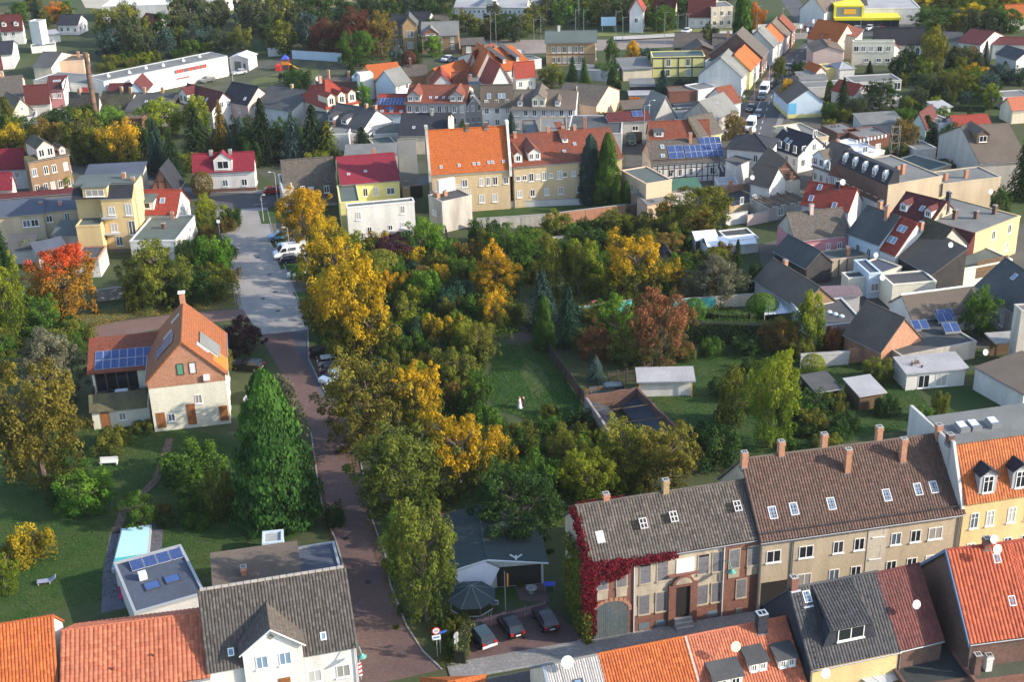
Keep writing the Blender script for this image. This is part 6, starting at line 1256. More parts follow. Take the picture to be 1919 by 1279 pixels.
F((1320,147),(1362,150),4.4,'white flat roofed house joined to the lemon yellow one',mode='base',D=7,kind='flat',wall='white',roof='green',win=[(2.6,[.3],1.2,1.0)],trim=False)
F((1168,152),(1222,149),3.0,'cream workshop with grey lean to roof left of the lemon yellow house',mode='base',D=9,kind='shed',rise=.9,wall='cream',roof='grey',win=[],wr=[])
F((1183,183),(1226,182),2.8,'dark open garage with grey roof in the gardens',mode='base',D=6,kind='shed',rise=.4,wall='dark',roof='grey',win=[],wr=[]);F((1180,191),(1224,190),1.6,'low corrugated pale shelter below the dark garage',mode='base',D=3,kind='shed',rise=.3,wall='lgrey',roof='light',win=[],wr=[])
F((1254,193),(1308,191),2.8,'old red brick courtyard wall with whitewashed end',mode='base',D=5,kind='flat',wall='brick',roof='brown',win=[],wr=[],trim=False);F((1308,192),(1345,186),3.0,'whitewashed courtyard store with grey flat roof',mode='base',D=6,kind='flat',wall='white',roof='grey',win=[],trim=False)
F((1262,113),(1312,114),3.8,'dark brown brick barn with grey roof beyond the lemon yellow house',mode='base',D=9,rise=2.8,wall='brickd',roof='oldgrey',win=[(1.8,5,.7,.7)],wr=[]);F((1285,124),(1345,122),3.6,'big dark brick gable with brown roof behind the lemon yellow house',mode='base',kind='gablef',apex=(1310,85),D=12,wall='brickd',gable='brickd',roof='oldgrey',win=[],wr=[])
F((1335,114),(1366,114),3.8,'brown roofed brick outbuilding with chimney left of the tall dark gable',mode='base',D=8,rise=2.6,wall='brickd',roof='oldgrey',win=[(1.4,2)],chim=[(.9,.3,2.2,BRKO)])
sdir=(P(1452,120)-P(1403,188)).normalized();sperp=Vector((sdir.y,-sdir.x,0))
def street(B,W,he,rise,D,label,**k):b=P(*B);a=px_of(b-sperp*W);return F(a,B,he,label,mode='base',kind='gablef',rise=rise,D=D,win=[],**k)
street((1388,181),10.5,4.8,4.4,10,'white rendered street house with large blank gable and grey roof',wall='white',roof='grey',wr=[(1,4),(3.4,4)])
street((1404,168),8,4.8,3.6,7,'yellow and white street house with orange roof beyond the white gable',wall='lemon',roof='orange',wr=[(1,3),(3.2,3)])
street((1414,156),8,4.8,3.4,6.5,'second orange roofed street house next to the yellow and white one',wall='white',roof='orange',wr=[(1,3),(3.2,3)])
street((1426,145),13.5,5.2,5.6,9,'tall dark brick gable with brown roof at the head of the street',wall='brickd',gable='brickd',roof='oldgrey',wr=[(1,3)])
street((1447,123),8.5,5.0,4.0,8,'white street house with paired gable windows and grey roof further up',wall='white',roof='grey',wr=[(1,3),(3.4,3)]);HS[-1].t['label']='white street house with grey roof beyond the tall dark brick gable'
street((1459,111),7.5,4.6,3.4,8,'pale street house with orange roof beyond the grey roofed white one',wall='white',roof='orange',wr=[(1,3),(3.2,3)])
street((1471,100),8,4.6,3.6,8,'rose street house with dark brown roof near the level crossing',wall='rose',roof='brown',wr=[(1,3),(3.2,3)])
street((1482,90),7.5,4.6,3.4,7,'street house with red brown roof last before the level crossing',wall='brick',roof='oldred',wr=[(1,2),(3.2,2)])
h=F((1338,223),(1382,205),4.4,'grey brown roofed street house with pale yellow street wall',D=8,R=(1345,178),pitch=40,wall='grey',roof='grey',wl=[],win=[],wr=[(1.2,3),(3.0,3)]);F((1360,195),(1388,190),4.4,'street house with steep orange red roof above the grey brown one',R=(1372,160),pitch=44,wall='white',roof='oldred',win=[],wr=[(1,2)])
F((1310,255),(1352,246),4.0,'brown roofed house with orange rear slope near the white vans',R=(1325,214),pitch=42,wall='lemon',roof='oldgrey',win=[],wr=[(1,3)]);h=F((1330,225),(1362,214),4.0,'small house with orange ribbed roof by the street',R=(1345,187),pitch=42,wall='sand',roof='orange',win=[],wr=[])
F((1225,226),(1268,219),3.0,'grey gabled garage with white door in the courtyard block',kind='gablef',apex=(1250,181),D=6,wall='grey',roof='grey',win=[(.3,[.5],2,2)]);F((1265,224),(1330,221),2.8,'wide grey flat roof in the courtyard block',D=10,kind='flat',wall='lgrey',roof='grey',win=[],trim=False);F((1270,205),(1345,200),2.8,'black flat roofed store behind the wide grey flat roof',D=6,kind='flat',wall='dark',roof='dark',win=[],trim=False)
F((1170,204),(1240,200),2.4,'long low dark brown shed roof behind the flower garden',D=4,kind='shed',rise=.8,wall='brown',roof='brown',win=[],wr=[])
h=F((1140,272),(1217,268),5.2,'grey house with maroon roof, solar pair and dark garage door',mode='base',R=(1175,211),kind='gable',pitch=38,wall='grey',roof='maroon',win=[(2.9,[.65],1.3,1.1)],wr=[]);m=MB();m.box(h.W*.45,h.W*.82,-.06,0,0,2.6);m.build('garage_door',[plain('door_black',(.025,.022,.02))],h.t);panels(h.t,h.on(.6,.4,.06),(1,0,0),(0,math.cos(h.slope),math.sin(h.slope)),2,1,1.1,2.0,.05)
h=F((1218,262),(1330,258),3.4,'long weathered red roof with one dark dormer by the street lamp',D=9,R=(1270,227),pitch=40,wall='sand',roof='oldred',win=[],wr=[(1,2)]);dormer(h,.15,.2,2.0,1.2,'shed','white','dark')
F((1064,250),(1165,250),5.0,'dark felt roofed rear building with brick chimney behind the red roof',R=(1120,216),kind='flat',wall='lgrey',roof='dark',win=[],chim=[(.3,.3,2.4,BRKO),(.1,.3,.9,BRKO)],trim=False)
h=F((1012,250),(1063,249),7.0,'yellow brick tower like rear house with red brick corners',R=(1030,220),kind='flat',wall='bricky',roof='grey',win=[(4.6,[.2,.36,.64,.8],.8,1.3)],wr=[],trim=False,chim=[(.8,.3,1.2,BRKO)])
for fx in (.04,.96):m=MB();m.box(h.W*fx-.45,h.W*fx+.45,-.15,.1,0,7.4);m.build('brick_corner',[BRK],h.t)
m=MB();m.box(-.2,h.W+.2,-.2,.0,6.5,6.9);m.build('pale_cornice',[WALL['white']],h.t)
F((985,252),(1010,251),5.5,'dark brick flat topped house left of the yellow brick one',R=(995,225),kind='flat',wall='brickd',roof='grey',win=[],trim=False)
h=F((1476,222),(1540,219),3.6,'pale blue gabled house painted with a sky blue band and yellow base',mode='base',kind='gablef',apex=(1512,168),D=13,rp=.55,wall='blue',roof='brown',win=[],wr=[(1,3)],base=(.9,'lemon'));m=MB();m.box(.0,1.9,-.06,0,1.0,3.5);m.build('blue_band',[plain('sky_paint',(.14,.42,.62),.7)],h.t)
h=F((1522,133),(1578,132),5.0,'rose pink rendered gable with dark brown roof across the street',mode='base',kind='gablef',apex=(1550,88),D=10,wall='rose',roof='brown',win=[],wr=[(1,2)],chim=[(.6,.4,1.4,BRKO)])
h=F((1535,108),(1600,112),6.0,'cream gabled house with red brown roof behind the rose pink one',mode='base',kind='gablef',apex=(1567,60),D=11,wall='cream',roof='oldred',win=[(4.2,[.45,.6],.9,1.3)],wr=[],chim=[(.7,.1,1.4,BRKO)]);F((1568,80),(1604,72),5.0,'cream gabled house with orange roof nearest the level crossing',kind='gablef',apex=(1584,46),D=10,wall='cream',roof='orange',win=[])
F((1596,122),(1673,122),6.2,'pale yellow two storey flat roofed house with white windows',mode='base',R=(1600,87),kind='flat',wall='pale',roof='green',win=[(3.6,[.08,.25,.44,.65,.86],1.2,1.4),(.8,[.35,.65,.86],1.2,1.0)],trim=False)
F((1545,150),(1600,147),3.0,'bright yellow flat roofed shop wall below the rose pink gable',mode='base',D=5,kind='flat',wall='lemon',roof='grey',win=[],trim=False);F((1572,154),(1600,152),3.2,'little arched grey garage beside the yellow shop wall',mode='base',D=6,kind='hip',rise=1.0,wall='lgrey',roof='light',win=[]);F((1530,135),(1548,133),4.0,'tiny steep orange roof between street trees and yellow wall',kind='gablef',apex=(1536,125),D=6,wall='lgrey',roof='orange',win=[])
F((1600,155),(1690,150),2.6,'grey flat roofed garages in the courtyard behind the yellow shop',D=7,kind='flat',wall='lgrey',roof='grey',win=[(.3,6,1.6,1.8)],trim=False);F((1500,165),(1600,160),2.6,'long grey flat roof beside the pale blue gabled house',D=6,kind='flat',wall='lgrey',roof='grey',win=[],trim=False);F((1502,150),(1550,148),3.0,'small white street building with layered grey roof',D=6,kind='shed',rise=.6,wall='white',roof='grey',win=[],wr=[])
F((1600,178),(1627,172),3.0,'small cottage with bright red roof in the gardens',kind='gablef',apex=(1614,160),D=7,wall='lgrey',roof='red',win=[])
F((1638,78),(1731,78),4.2,'dark slate roofed row with white walls near the supermarket',R=(1690,55),pitch=36,wall='white',roof='blackblue',win=[(1,5)]);F((1662,93),(1686,90),3.0,'white cottage with orange red roof right of the yellow flat house',kind='gablef',apex=(1674,80),D=6,wall='white',roof='orange',win=[])
F((1755,73),(1800,75),3.6,'dark roofed house with dormers left of the maroon gable',R=(1780,60),pitch=40,wall='white',roof='dark',win=[]);F((1795,78),(1838,84),4.6,'maroon roofed house with white gable in the green quarter',R=(1825,54),pitch=42,wall='white',roof='maroon',win=[(1,2)],wr=[(1,2)])
F((1860,83),(1925,84),3.8,'low house with dark red roof near the right top edge',R=(1890,70),pitch=38,wall='white',roof='maroon',win=[(1,3)]);F((1905,112),(1940,108),3.6,'white gable with dark roof cut by the right edge',kind='gablef',apex=(1917,97),D=8,wall='white',roof='dark',win=[]);F((1885,30),(1935,28),4.0,'orange roofed house at the top right corner',R=(1915,12),pitch=42,wall='lgrey',roof='orange',win=[])
h=F((1600,46),(1722,45),4.8,'white supermarket hall with grey roof at the top right',mode='base',D=24,kind='flat',wall='white',roof='light',win=[],wr=[],name='supermarket',cat='supermarket',trim=False)
YL=plain('sign_yellow',(.72,.60,.02),.45)
m=MB();m.box(-6.5,12,-7,0,0,2.7);m.build('glass_front',[glass],h.t);m=MB();m.box(-6.8,12.4,-7.3,0,2.7,3.4);m.build('yellow_band',[YL],h.t);m=MB();m.box(-6.5,1.5,-5,4,3.4,6.2);m.build('entrance_tower',[plain('grey_glass',(.25,.3,.3),.2)],h.t)
for a in ((-6.8,1.8,-5.3,4.3,6.2,6.7),(-6.9,-6.2,-5.35,-4.9,3.4,6.2),(1.2,1.9,-5.35,-4.9,3.4,6.2)):m=MB();m.box(*a);m.build('yellow_frame',[YL],h.t)
m=MB();m.box(-4,-.5,-5.4,-5.05,4.2,5.6);m.build('sign_board',[plain('sign_orange',(.70,.36,.03),.5)],h.t)
for k in range(7):m=MB();m.box(-6+k*2.6-.08,-6+k*2.6+.08,-7.06,-6.98,0,2.7);m.build('mullion',[plain('frame_dark',(.05,.04,.035))],h.t)
h=F((1441,273),(1496,292),6.4,'white corner house with slate blue roof and stone window trims',hb=(1441,305),R=(1500,248),pitch=38,wall='white',roof='blackblue',win=[(1.2,4,.9,1.6),(4,4,.9,1.4)],wr=[(1.2,3),(4,3),(6.8,[.5])],sky=[(.35,.5,.7,1.1),(.5,.45,.7,1.1)])
F((1500,262),(1553,255),5.2,'derelict beige house with torn grey roof behind the slate blue corner house',R=(1500,230),kind='flat',wall='beige',roof='grey',win=[(2.4,[.5],.9,1.3)],trim=False);m=MB();m.prism([(0,5.0),(9,5.0),(4.5,7.2)],-1.5,1.5,0,'x');m.build('gable_wall',[WALL['cream']],HS[-1].t)
F((1524,310),(1557,322),7.2,'pale blue street house with ornate gable and violet brown roof',R=(1570,268),kind='gable',pitch=44,hb=(1524,346),wall='blue',roof='brown',win=[(1.2,3,.9,1.5),(4.2,3,.9,1.5)],wr=[]);dormer(HS[-1],.3,.05,3.4,2.0,'gable','blue','brown',2)
F((1556,325),(1600,338),6.0,'white street house with dark red roof beside the brick fronted block',R=(1600,296),pitch=40,wall='white',roof='oldred',win=[(1.2,4,.9,1.5),(4.0,4,.9,1.5)],wr=[])
h=F((1604,293),(1658,282),5.6,'white shell of a house under scaffolding with open attic',hb=(1604,318),R=(1580,262),kind='flat',wall='white',roof='white',win=[(3.2,[.3,.75],1.3,1.3)],wr=[(3,[.5])],chim=[(.2,.7,1.6,BRKO)],trim=False)
for k in range(9):m=MB();m.box(h.W*k/8-.15,h.W*k/8+.15,.0,.3,5.5,6.1);m.build('parapet_stub',[WALL['white']],h.t)
t=thing('scaffold','metal scaffold tower at the corner of the white house shell','scaffold',(*P(1668,302)[:2],0))
for x in (0,1.6):
    for y in (0,1.0):m=MB();m.tube((x,y,0),(x,y,7.4),.04,.04,5);m.build('pole',[plain('galv',(.35,.36,.37))],t)
for z in (1.8,3.6,5.4,7.0):m=MB();m.box(-.1,1.7,0,1.0,z,z+.06);m.build('plank',[WALL['wood']],t);m=MB();m.tube((0,0,z-1.7),(1.6,0,z),.03,.03,4);m.build('brace',[plain('galv',(.35,.36,.37))],t)
F((1615,233),(1690,228),2.6,'long garage row with ribbed grey roof among the trees',R=(1640,211),kind='shed',pitch=12,wall='lgrey',roof='grey',win=[],wr=[]);F((1570,250),(1612,245),2.6,'dark flat roofed store behind the torn grey roof',D=7,kind='flat',wall='brickd',roof='grey',win=[],trim=False);F((1610,258),(1668,252),2.6,'red brick garage with flat grey roof by the white shell',D=7,kind='flat',wall='brick',roof='grey',win=[],trim=False)
F((1705,236),(1735,240),3.6,'mint gabled cottage with maroon roof in the gardens',kind='gablef',apex=(1718,212),D=8,wall='mint',roof='maroon',win=[(1,[.5])]);F((1760,232),(1790,228),4.0,'white cottage with green felt roof left of the red tin roof',R=(1770,210),kind='flat',wall='white',roof='green',win=[(1,[.5])],trim=False)
F((1792,243),(1860,240),3.6,'white bungalow with bright red sheet roof in the gardens',R=(1825,216),pitch=26,wall='white',roof='red',win=[(1,[.45,.7],.8,1.6)],wr=[])
h=F((1836,305),(1925,300),6.0,'large grey rendered house with brown roof at the right edge',kind='gable',R=(1895,232),D=11,pitch=44,wall='grey',roof='brown',win=[],wr=[]);dormer(h,.25,.5,2.4,1.8,'gable','wood','brown',1)
F((1726,325),(1783,308),3.0,'cream garage block with green felt roof and wooden shutter',R=(1725,286),kind='flat',wall='cream',roof='green',win=[(.8,[.5],1.0,1.2)],trim=False);F((1718,281),(1755,277),2.6,'white two door garage behind the cream garage block',D=6,kind='flat',wall='white',roof='grey',win=[],trim=False);F((1785,312),(1840,305),2.4,'dark row of garden garages beside the grey rendered house',D=5,kind='flat',wall='dark',roof='brown',win=[],trim=False)
F((1757,203),(1782,200),2.4,'small white roofed garden house on the lawn',D=4,kind='shed',rise=.5,wall='white',roof='light',win=[],wr=[]);F((1880,183),(1935,180),2.8,'garden house with blue grey wall and pale roof near the right edge',D=6,kind='flat',wall='lgrey',roof='grey',win=[],trim=False);F((1897,206),(1940,203),3.2,'cottage with salmon roof cut by the right edge among trees',R=(1920,182),pitch=36,wall='cream',roof='salmon',win=[],wr=[])
F((1640,185),(1690,180),2.4,'small light roofed garden store among the spruces',D=4,kind='flat',wall='lgrey',roof='light',win=[],trim=False)
F((1290,24),(1340,24),4.6,'maroon roofed white house at the top beyond the railway',R=(1310,2),pitch=42,wall='white',roof='maroon',win=[(1,3)]);F((1225,14),(1265,16),5.0,'cream gabled house with dark red roof at the top edge',R=(1240,-3),pitch=42,wall='cream',roof='maroon',win=[],wr=[(1,2)]);F((1180,20),(1205,20),6.5,'white gable end between trees at the top edge',kind='gablef',rise=3.5,D=9,wall='white',roof='red',win=[(3,[.5])])
h=F((1332,54),(1372,52),6.4,'cream block with flat roof behind the tall poplar',mode='base',D=9,kind='flat',wall='cream',roof='grey',win=[(1,3),(3.8,3)],trim=False);F((1305,46),(1332,48),4.4,'grey lean to house left of the cream block',mode='base',D=9,rise=3,wall='grey',roof='grey',win=[(1,[.5])])
F((1500,15),(1545,22),5.0,'white gabled houses at the top of the main street',kind='gablef',rise=4,D=12,wall='white',roof='brown',win=[]);F((1565,10),(1625,8),5.0,'grey townhouse beyond the supermarket at the top edge',D=9,rise=3.5,wall='grey',roof='dark',win=[(1,5),(3.4,5)])
F((190,12),(320,8),5.0,'very long pale industrial hall at the top left edge',D=14,kind='flat',wall='white',roof='white',win=[],trim=False);F((330,3),(420,1),4.5,'second pale industrial hall at the top edge beside the car park',D=12,kind='flat',wall='white',roof='light',win=[],trim=False)
F((108,46),(145,46),3.2,'dark roofed bungalow among trees at the top left',D=7,rise=2.4,wall='white',roof='blackblue',win=[(1,3)]);F((83,67),(112,63),2.4,'pale blue roofed shed left of the wood',D=5,kind='shed',rise=.5,wall='white',roof='light',win=[],wr=[])
F((755,40),(800,42),3.4,'low blue black roofed house in the far wood',D=7,rise=2.4,wall='grey',roof='blackblue',win=[(1,3)]);F((800,42),(835,42),3.0,'low brown shed right of the blue black far roof',D=6,rise=1.6,wall='wood',roof='oldgrey',win=[]);F((968,10),(1025,8),4.0,'pale house at the top edge left of the green trees',D=9,rise=2.6,wall='white',roof='light',win=[(1,4)]);F((262,40),(292,44),3.0,'small red roofed hut hidden in the far wood',D=6,rise=2,wall='white',roof='maroon',win=[])
T=tree
for a in (
 (524,352,620,474,'big0','gold','golden maple at the upper end of the row beside the parked cars'),
 (580,404,662,520,'big1','goldgreen','yellow green maple, second in the row beside the parked cars'),
 (574,440,700,600,'big2','goldgreen','tall gold flecked tree beside the white van and cars'),
 (568,520,650,640,'big1','olive','darker olive tree leaning over the road edge in the golden row'),
 (590,500,728,690,'big0','goldgreen','broad golden green tree near the lower end of the row'),
 (640,560,752,700,'big2','goldgreen','golden tree at the lower right end of the row by the wild garden'),
 (616,668,770,850,'big1','walnut','brown orange tree with bare twigs above the row of four parked cars'),
 (725,690,830,830,'big2','goldgreen','orange gold tree right of the brown orange one'),
 (662,815,842,990,'big0','corner','broad yellow olive tree overhanging the red paved street'),
 (800,780,925,950,'big2','goldgreen','orange topped tree right of the broad yellow olive one'),
 (895,805,965,900,'round1','goldgreen','small gold tipped tree beside the orange topped one'),
 (890,880,1050,1045,'big1','dark','dark green tree behind the bungalow roof'),
 (735,962,866,1180,'big0','corner','light green yellow tree at the lower corner of the street'),
 (722,955,800,1090,'round2','green','fresh green tree behind the light corner tree'),
 (438,712,606,1000,'cypress0','cyp','huge dense green cypress beside the red paved street'),
 (498,706,582,860,'oval1','grey','pale silvery tree behind the huge cypress'),
 (-10,690,178,925,'big2','walnut','large brown yellow walnut tree at the left edge'),
 (44,612,168,760,'big1','grey','grey olive tree behind the large walnut tree'),
 (66,468,188,606,'big0','redtop','maple with scarlet top and orange skirts by the path'),
 (420,596,496,668,'round3','purple','dark purple leaved tree beside the brick gabled house'),
 (240,448,362,580,'big1','olive','broad dull olive tree before the green felt annex'),
 (236,510,290,585,'bush1','olive','yellowish olive bush at the end of the blurred yard'),
 (-25,488,62,660,'big2','lime','bright yellow green tree at the left edge above the walnut'),
 (55,560,118,640,'round0','green','green tree behind the white street lamp on the left'),
 (-20,405,34,520,'spruce1','dark','dark spruce at the left edge beside the whitewashed shed'),
 (362,366,418,436,'round1','lime','yellow green tree at the road junction corner'),
 (361,322,402,372,'ball0','brown','round dull brown green tree before the white house'),
 (95,320,140,358,'round2','lime','small lime tree before the old brown house'),
 (38,440,70,490,'bush0','lime','lime bush before the whitewashed shed'),
 (366,425,440,520,'bush2','bright','bright green shrub along the parking road verge'),
 (385,495,448,562,'bush1','olive','russet olive shrub at the end of the verge'),
 (300,500,400,575,'bush0','dark','dark bushes beside the small blue sign'),
 (0,232,54,290,'round1','yellow','golden yellow round tree at the left edge below the beige cottage'),
 (58,222,132,300,'round2','brown','brown olive tree left of the brick stack'),
 (126,208,204,312,'round3','olive','dark olive tree at the foot of the brick stack'),
 (188,230,272,322,'round0','goldgreen','yellow topped tree right of the brick stack foot'),
 (186,200,236,248,'round1','bright','bright green tree beside the ruined brick shed'),
 (262,186,346,262,'round2','lime','lime green tree before the long dark roof'),
 (338,182,398,262,'oval0','lime','taller lime yellow tree right of the lime green one'),
 (62,168,84,208,'thuja0','bright','slim green thuja before the maroon low roof'),
 (274,226,326,332,'spruce0','bluedk','dark blue green spruce left of the spruce group'),
 (300,250,352,338,'spruce1','spruce','dark spruce behind the little half timbered gable'),
 (340,205,406,312,'fir0','spruce','broad dark fir in the spruce group'),
 (398,192,442,300,'spruce1','brown','brownish spruce in the spruce group'),
 (412,226,448,298,'spruce0','blue','small blue spruce before the brownish one'),
 (436,222,478,300,'spruce1','blue','second small blue spruce behind the white house'),
 (466,190,530,312,'spruce0','spruce','tall dark spruce left of the big blue spruce'),
 (526,212,580,312,'spruce1','blue','big drooping blue spruce behind the weathered roof'),
 (562,202,622,312,'fir0','spruce','tall dark fir right of the big blue spruce'),
 (584,230,650,312,'fir1','olive','yellow green fir before the white cube house'),
 (655,240,705,290,'fir0','spruce','dark fir before the white porch building'),
 (560,275,640,318,'bush1','lime','low lime bushes at the foot of the dark firs'),
 (945,210,972,256,'spruce1','bluedk','little spruce before the tall white house'),
 (668,155,696,200,'round1','bright','bright tree at the side of the cream villa'),(527,125,592,165,'bush0','dark','dark bushes behind the cream villa'),
 (1078,256,1136,384,'cypress1','bluedk','blue green conifer before the long weathered red roof'),
 (1108,254,1170,392,'cypress0','green','tall dark green conifer right of the blue green one'),
 (1146,335,1167,404,'thuja0','green','left slim columnar thuja before the peach block'),
 (1164,340,1184,404,'thuja1','green','right slim columnar thuja before the peach block'),
 (1248,356,1368,448,'big0','olive','large dark olive tree before the weathered outbuilding'),
 (1222,378,1264,428,'round1','goldgreen','small gold brown tree left of the large olive tree'),
 (892,462,972,570,'big1','gold','brilliant golden tree in the middle of the wild garden'),
 (900,548,952,626,'round2','goldgreen','yellow brown tree below the brilliant golden one'),
 (1132,442,1250,580,'big2','goldgreen','large golden yellow tree before the party tents'),
 (1240,490,1292,560,'round3','goldgreen','olive gold tree right of the large golden one'),
 (982,512,1052,624,'fir1','bluedk','big blue green conifer in the wild garden'),
 (1034,540,1098,655,'spruce1','teal','green spruce right of the big blue green conifer'),
 (998,556,1042,660,'cypress0','green','slim light green conifer before the big blue green one'),
 (762,410,834,490,'round1','bright','bright green tree beside the whitewashed box annex'),
 (668,440,740,500,'bush2','dark','dark bush below the whitewashed box annex'),
 (695,445,775,510,'round2','purple','purple brown bush tree behind the rounded olive bush'),
 (674,470,755,535,'ball0','olive','rounded olive bush in the wild garden'),
 (712,508,748,566,'oval1','gold','small orange gold tree right of the golden row'),
 (794,498,845,552,'oval0','goldgreen','pair of gold tipped saplings in the wild garden'),
 (756,524,802,585,'bush0','lime','lime green sapling clump left of the gold tipped saplings'),
 (788,580,838,648,'bush1','yellow','yellow green sapling in the lower wild garden'),
 (834,470,896,540,'bush2','green','green thicket behind the rusty fence'),
 (862,606,936,690,'round0','olive','olive tree at the edge of the grass clearing'),
 (820,655,900,730,'round3','olive','rust speckled tree left of the grass clearing'),
 (866,698,926,792,'oval0','green','fresh green bush tree at the left of the clearing'),
 (792,676,812,740,'bush1','gold','thin golden sapling left of the clearing'),
 (846,440,910,510,'bush0','brown','brownish thicket behind the grey annex'),
 (906,425,1014,512,'big2','green','broad green tree before the blurred lawn'),
 (1012,448,1062,560,'oval1','olive','olive tree beside the tumbled garden wall'),
 (1056,460,1112,560,'oval0','olive','second olive tree with russet flank beside the tumbled wall'),
 (1080,402,1170,452,'bush2','green','ivy green thicket over the long garden wall'),
 (1160,392,1238,450,'bush1','olive','olive thicket before the peach block'),
 (1180,430,1240,480,'round1','olive','olive tree behind the golden yellow tree'),
 (1290,478,1396,572,'big1','grey','grey olive willow before the party tents'),
 (1362,452,1398,530,'spruce0','dark','dark young spruce before the long party tent'),
 (1395,480,1430,550,'bush0','dark','dark bush by the barn roof'),
 (1260,500,1330,575,'bush2','grey','grey green shrubs left of the willow'),
 (1180,556,1296,700,'big0','pink','rust pink tree above the clipped hedge'),
 (1118,555,1186,640,'round2','bright','fresh green tree left of the rust pink one'),
 (1084,606,1152,680,'round3','rust','rust brown bush tree beside the dark plank fence'),
 (1140,620,1215,690,'round0','olive','olive brown tree below the fresh green one'),
 (1096,668,1138,720,'spruce1','blue','small silver blue spruce by the plank fence'),
 (1476,550,1542,668,'oval0','lime','upright yellow topped tree before the black yard roofs'),
 (1426,598,1492,668,'round1','brown','rusty grey bush at the end of the tall hedge'),
 (1534,606,1584,662,'bush1','rust','rust brown shrub left of the orange brick barn gable'),
 (1278,560,1324,610,'ball0','green','clipped ball tree beside the turquoise wall'),
 (1398,552,1458,602,'ball0','bright','clipped bright green ball tree beside the greenhouse'),
 (1452,592,1476,612,'ball0','lime','small clipped lime ball before the greenhouse'),
 (1115,790,1236,925,'big1','birch','yellow olive willow clump before the roofless shed'),
 (1190,800,1316,935,'big2','walnut','rusty yellow willow clump right of the roofless shed'),
 (1048,850,1152,955,'big0','lime','lime yellow willow clump behind the derelict house'),
 (1026,812,1092,890,'round1','olive','olive tree on the slope left of the roofless shed'),
 (965,850,1050,960,'round2','green','green tree behind the bungalow'),
 (1015,780,1095,850,'bush2','olive','olive thicket below the grass clearing'),
 (940,800,1010,860,'bush0','green','green thicket at the bottom of the clearing'),
 (752,790,850,840,'spruce1','grey','grey green juniper between the orange trees'),
 (1395,672,1492,850,'big0','lime','tall yellow green tree in the blurred back garden'),
 (1285,790,1400,880,'bush1','dark','dark shrubs behind the beige terrace'),
 (1345,690,1400,800,'round1','olive','olive tree left of the tall garden tree'),
 (1500,665,1545,710,'ball0','lime','round lime bush before the pale garden wall'),
 (1690,765,1760,830,'round3','green','green bush tree behind the brown tiled roof'),
 (1740,720,1775,790,'bush0','olive','olive shrubs left of the yard wall'),
 (1800,540,1868,640,'round2','green','green willow like tree before the long low outbuilding'),
 (1742,600,1792,642,'bush1','green','green shrubs before the low outbuilding windows'),
 (1700,662,1728,722,'bush2','rust','russet shrub beside the white carport'),
 (1884,230,1950,380,'spruce0','dark','huge dark spruce at the right edge'),
 (1850,350,1890,420,'round1','dark','dark bush on the flat roof edge at the right'),
 (110,880,220,975,'round0','bright','round green bush tree on the garden lawn at left'),
 (232,925,296,995,'round2','green','green bush beside the winding garden path'),
 (305,820,424,905,'bush1','green','broad green shrubbery below the cream house'),
 (10,965,104,1060,'bush2','yellow','yellow and orange shrub on the garden lawn'),
 (-20,1040,44,1120,'round3','lime','lime bush at the left edge of the garden'),
 (376,862,446,975,'bush0','olive','olive shrub left of the huge cypress'),
 (170,800,250,850,'bush1','olive','mixed shrub bed below the terrace wing'),
 (400,640,436,700,'bush2','yellow','yellow shrub beside the brick gabled house wall'),
 (330,905,400,960,'bush0','green','low green border shrub beside the winding path'),
 (90,905,150,950,'bush1','dark','dark border shrub below the walnut tree'),
 (600,935,650,990,'bush2','dark','dark shrub at the foot of the huge cypress'),
 (1354,210,1394,262,'round1','brown','olive brown street tree beside the two white vans'),
 (1284,228,1312,258,'oval1','olive','green garden tree before the long weathered red roof'),(1254,232,1288,260,'round2','brown','brown bush left of the green garden tree'),
 (1457,150,1490,204,'oval0','gold','golden street tree before the pale blue gable'),
 (1446,108,1474,158,'oval1','olive','green street tree opposite the golden one'),
 (1480,108,1520,144,'bush0','dark','dark clipped bush beside the rose pink gable'),(1486,135,1508,168,'bush1','dark','dark shrub by the grey flat roof'),
 (1370,-25,1410,84,'poplar0','green','tall slim poplar beyond the railway'),
 (1398,6,1430,54,'round1','orange','orange tree right of the tall poplar'),(1420,22,1436,50,'round2','rust','small rust tree right of the orange one'),
 (1164,78,1202,130,'cone0','gold','golden cone shaped tree near the yellow brick station'),
 (1134,74,1162,124,'oval1','green','dark green upright tree at the station gable'),(1188,84,1240,122,'bush1','bluedk','blue green bushes right of the golden cone tree'),
 (1116,110,1166,150,'bush0','green','green bushes below the station gable'),
 (1186,146,1212,170,'round0','red','small bright red tree in the courtyard gardens') if 0 else (1140,144,1158,164,'ball0','red','small round crimson tree in the courtyard gardens'),
 (1172,182,1202,206,'round2','orange','small orange tree by the flower garden'),
 (1060,108,1086,154,'spruce0','dark','young dark spruce before the station'),(1082,110,1108,160,'spruce1','green','second young spruce before the station'),
 (1010,120,1060,168,'round3','olive','olive brown tree left of the young spruces'),
 (1134,128,1166,172,'thuja1','dark','dark conifer by the crimson tree'),(1220,134,1262,186,'fir0','bluedk','dark blue conifer before the lemon yellow house'),(1262,144,1302,170,'bush2','bluedk','dark blue green bushes before the lemon yellow house'),
 (585,38,642,108,'round1','copper','left copper brown tree in the far wood'),(636,16,718,112,'big1','copper','tall copper red tree in the far wood'),(690,24,742,110,'round2','brown','olive brown tree right of the tall copper one'),
 (634,60,704,128,'big0','green','bright green round tree before the copper trees'),(730,86,762,124,'round3','blue','pale blue green tree left of the yellow brick railway house'),(752,96,782,124,'ball0','copper','round copper bush before the railway house'),(790,68,828,108,'oval0','bright','bright green creeper clad tree by the ivy grown house'),
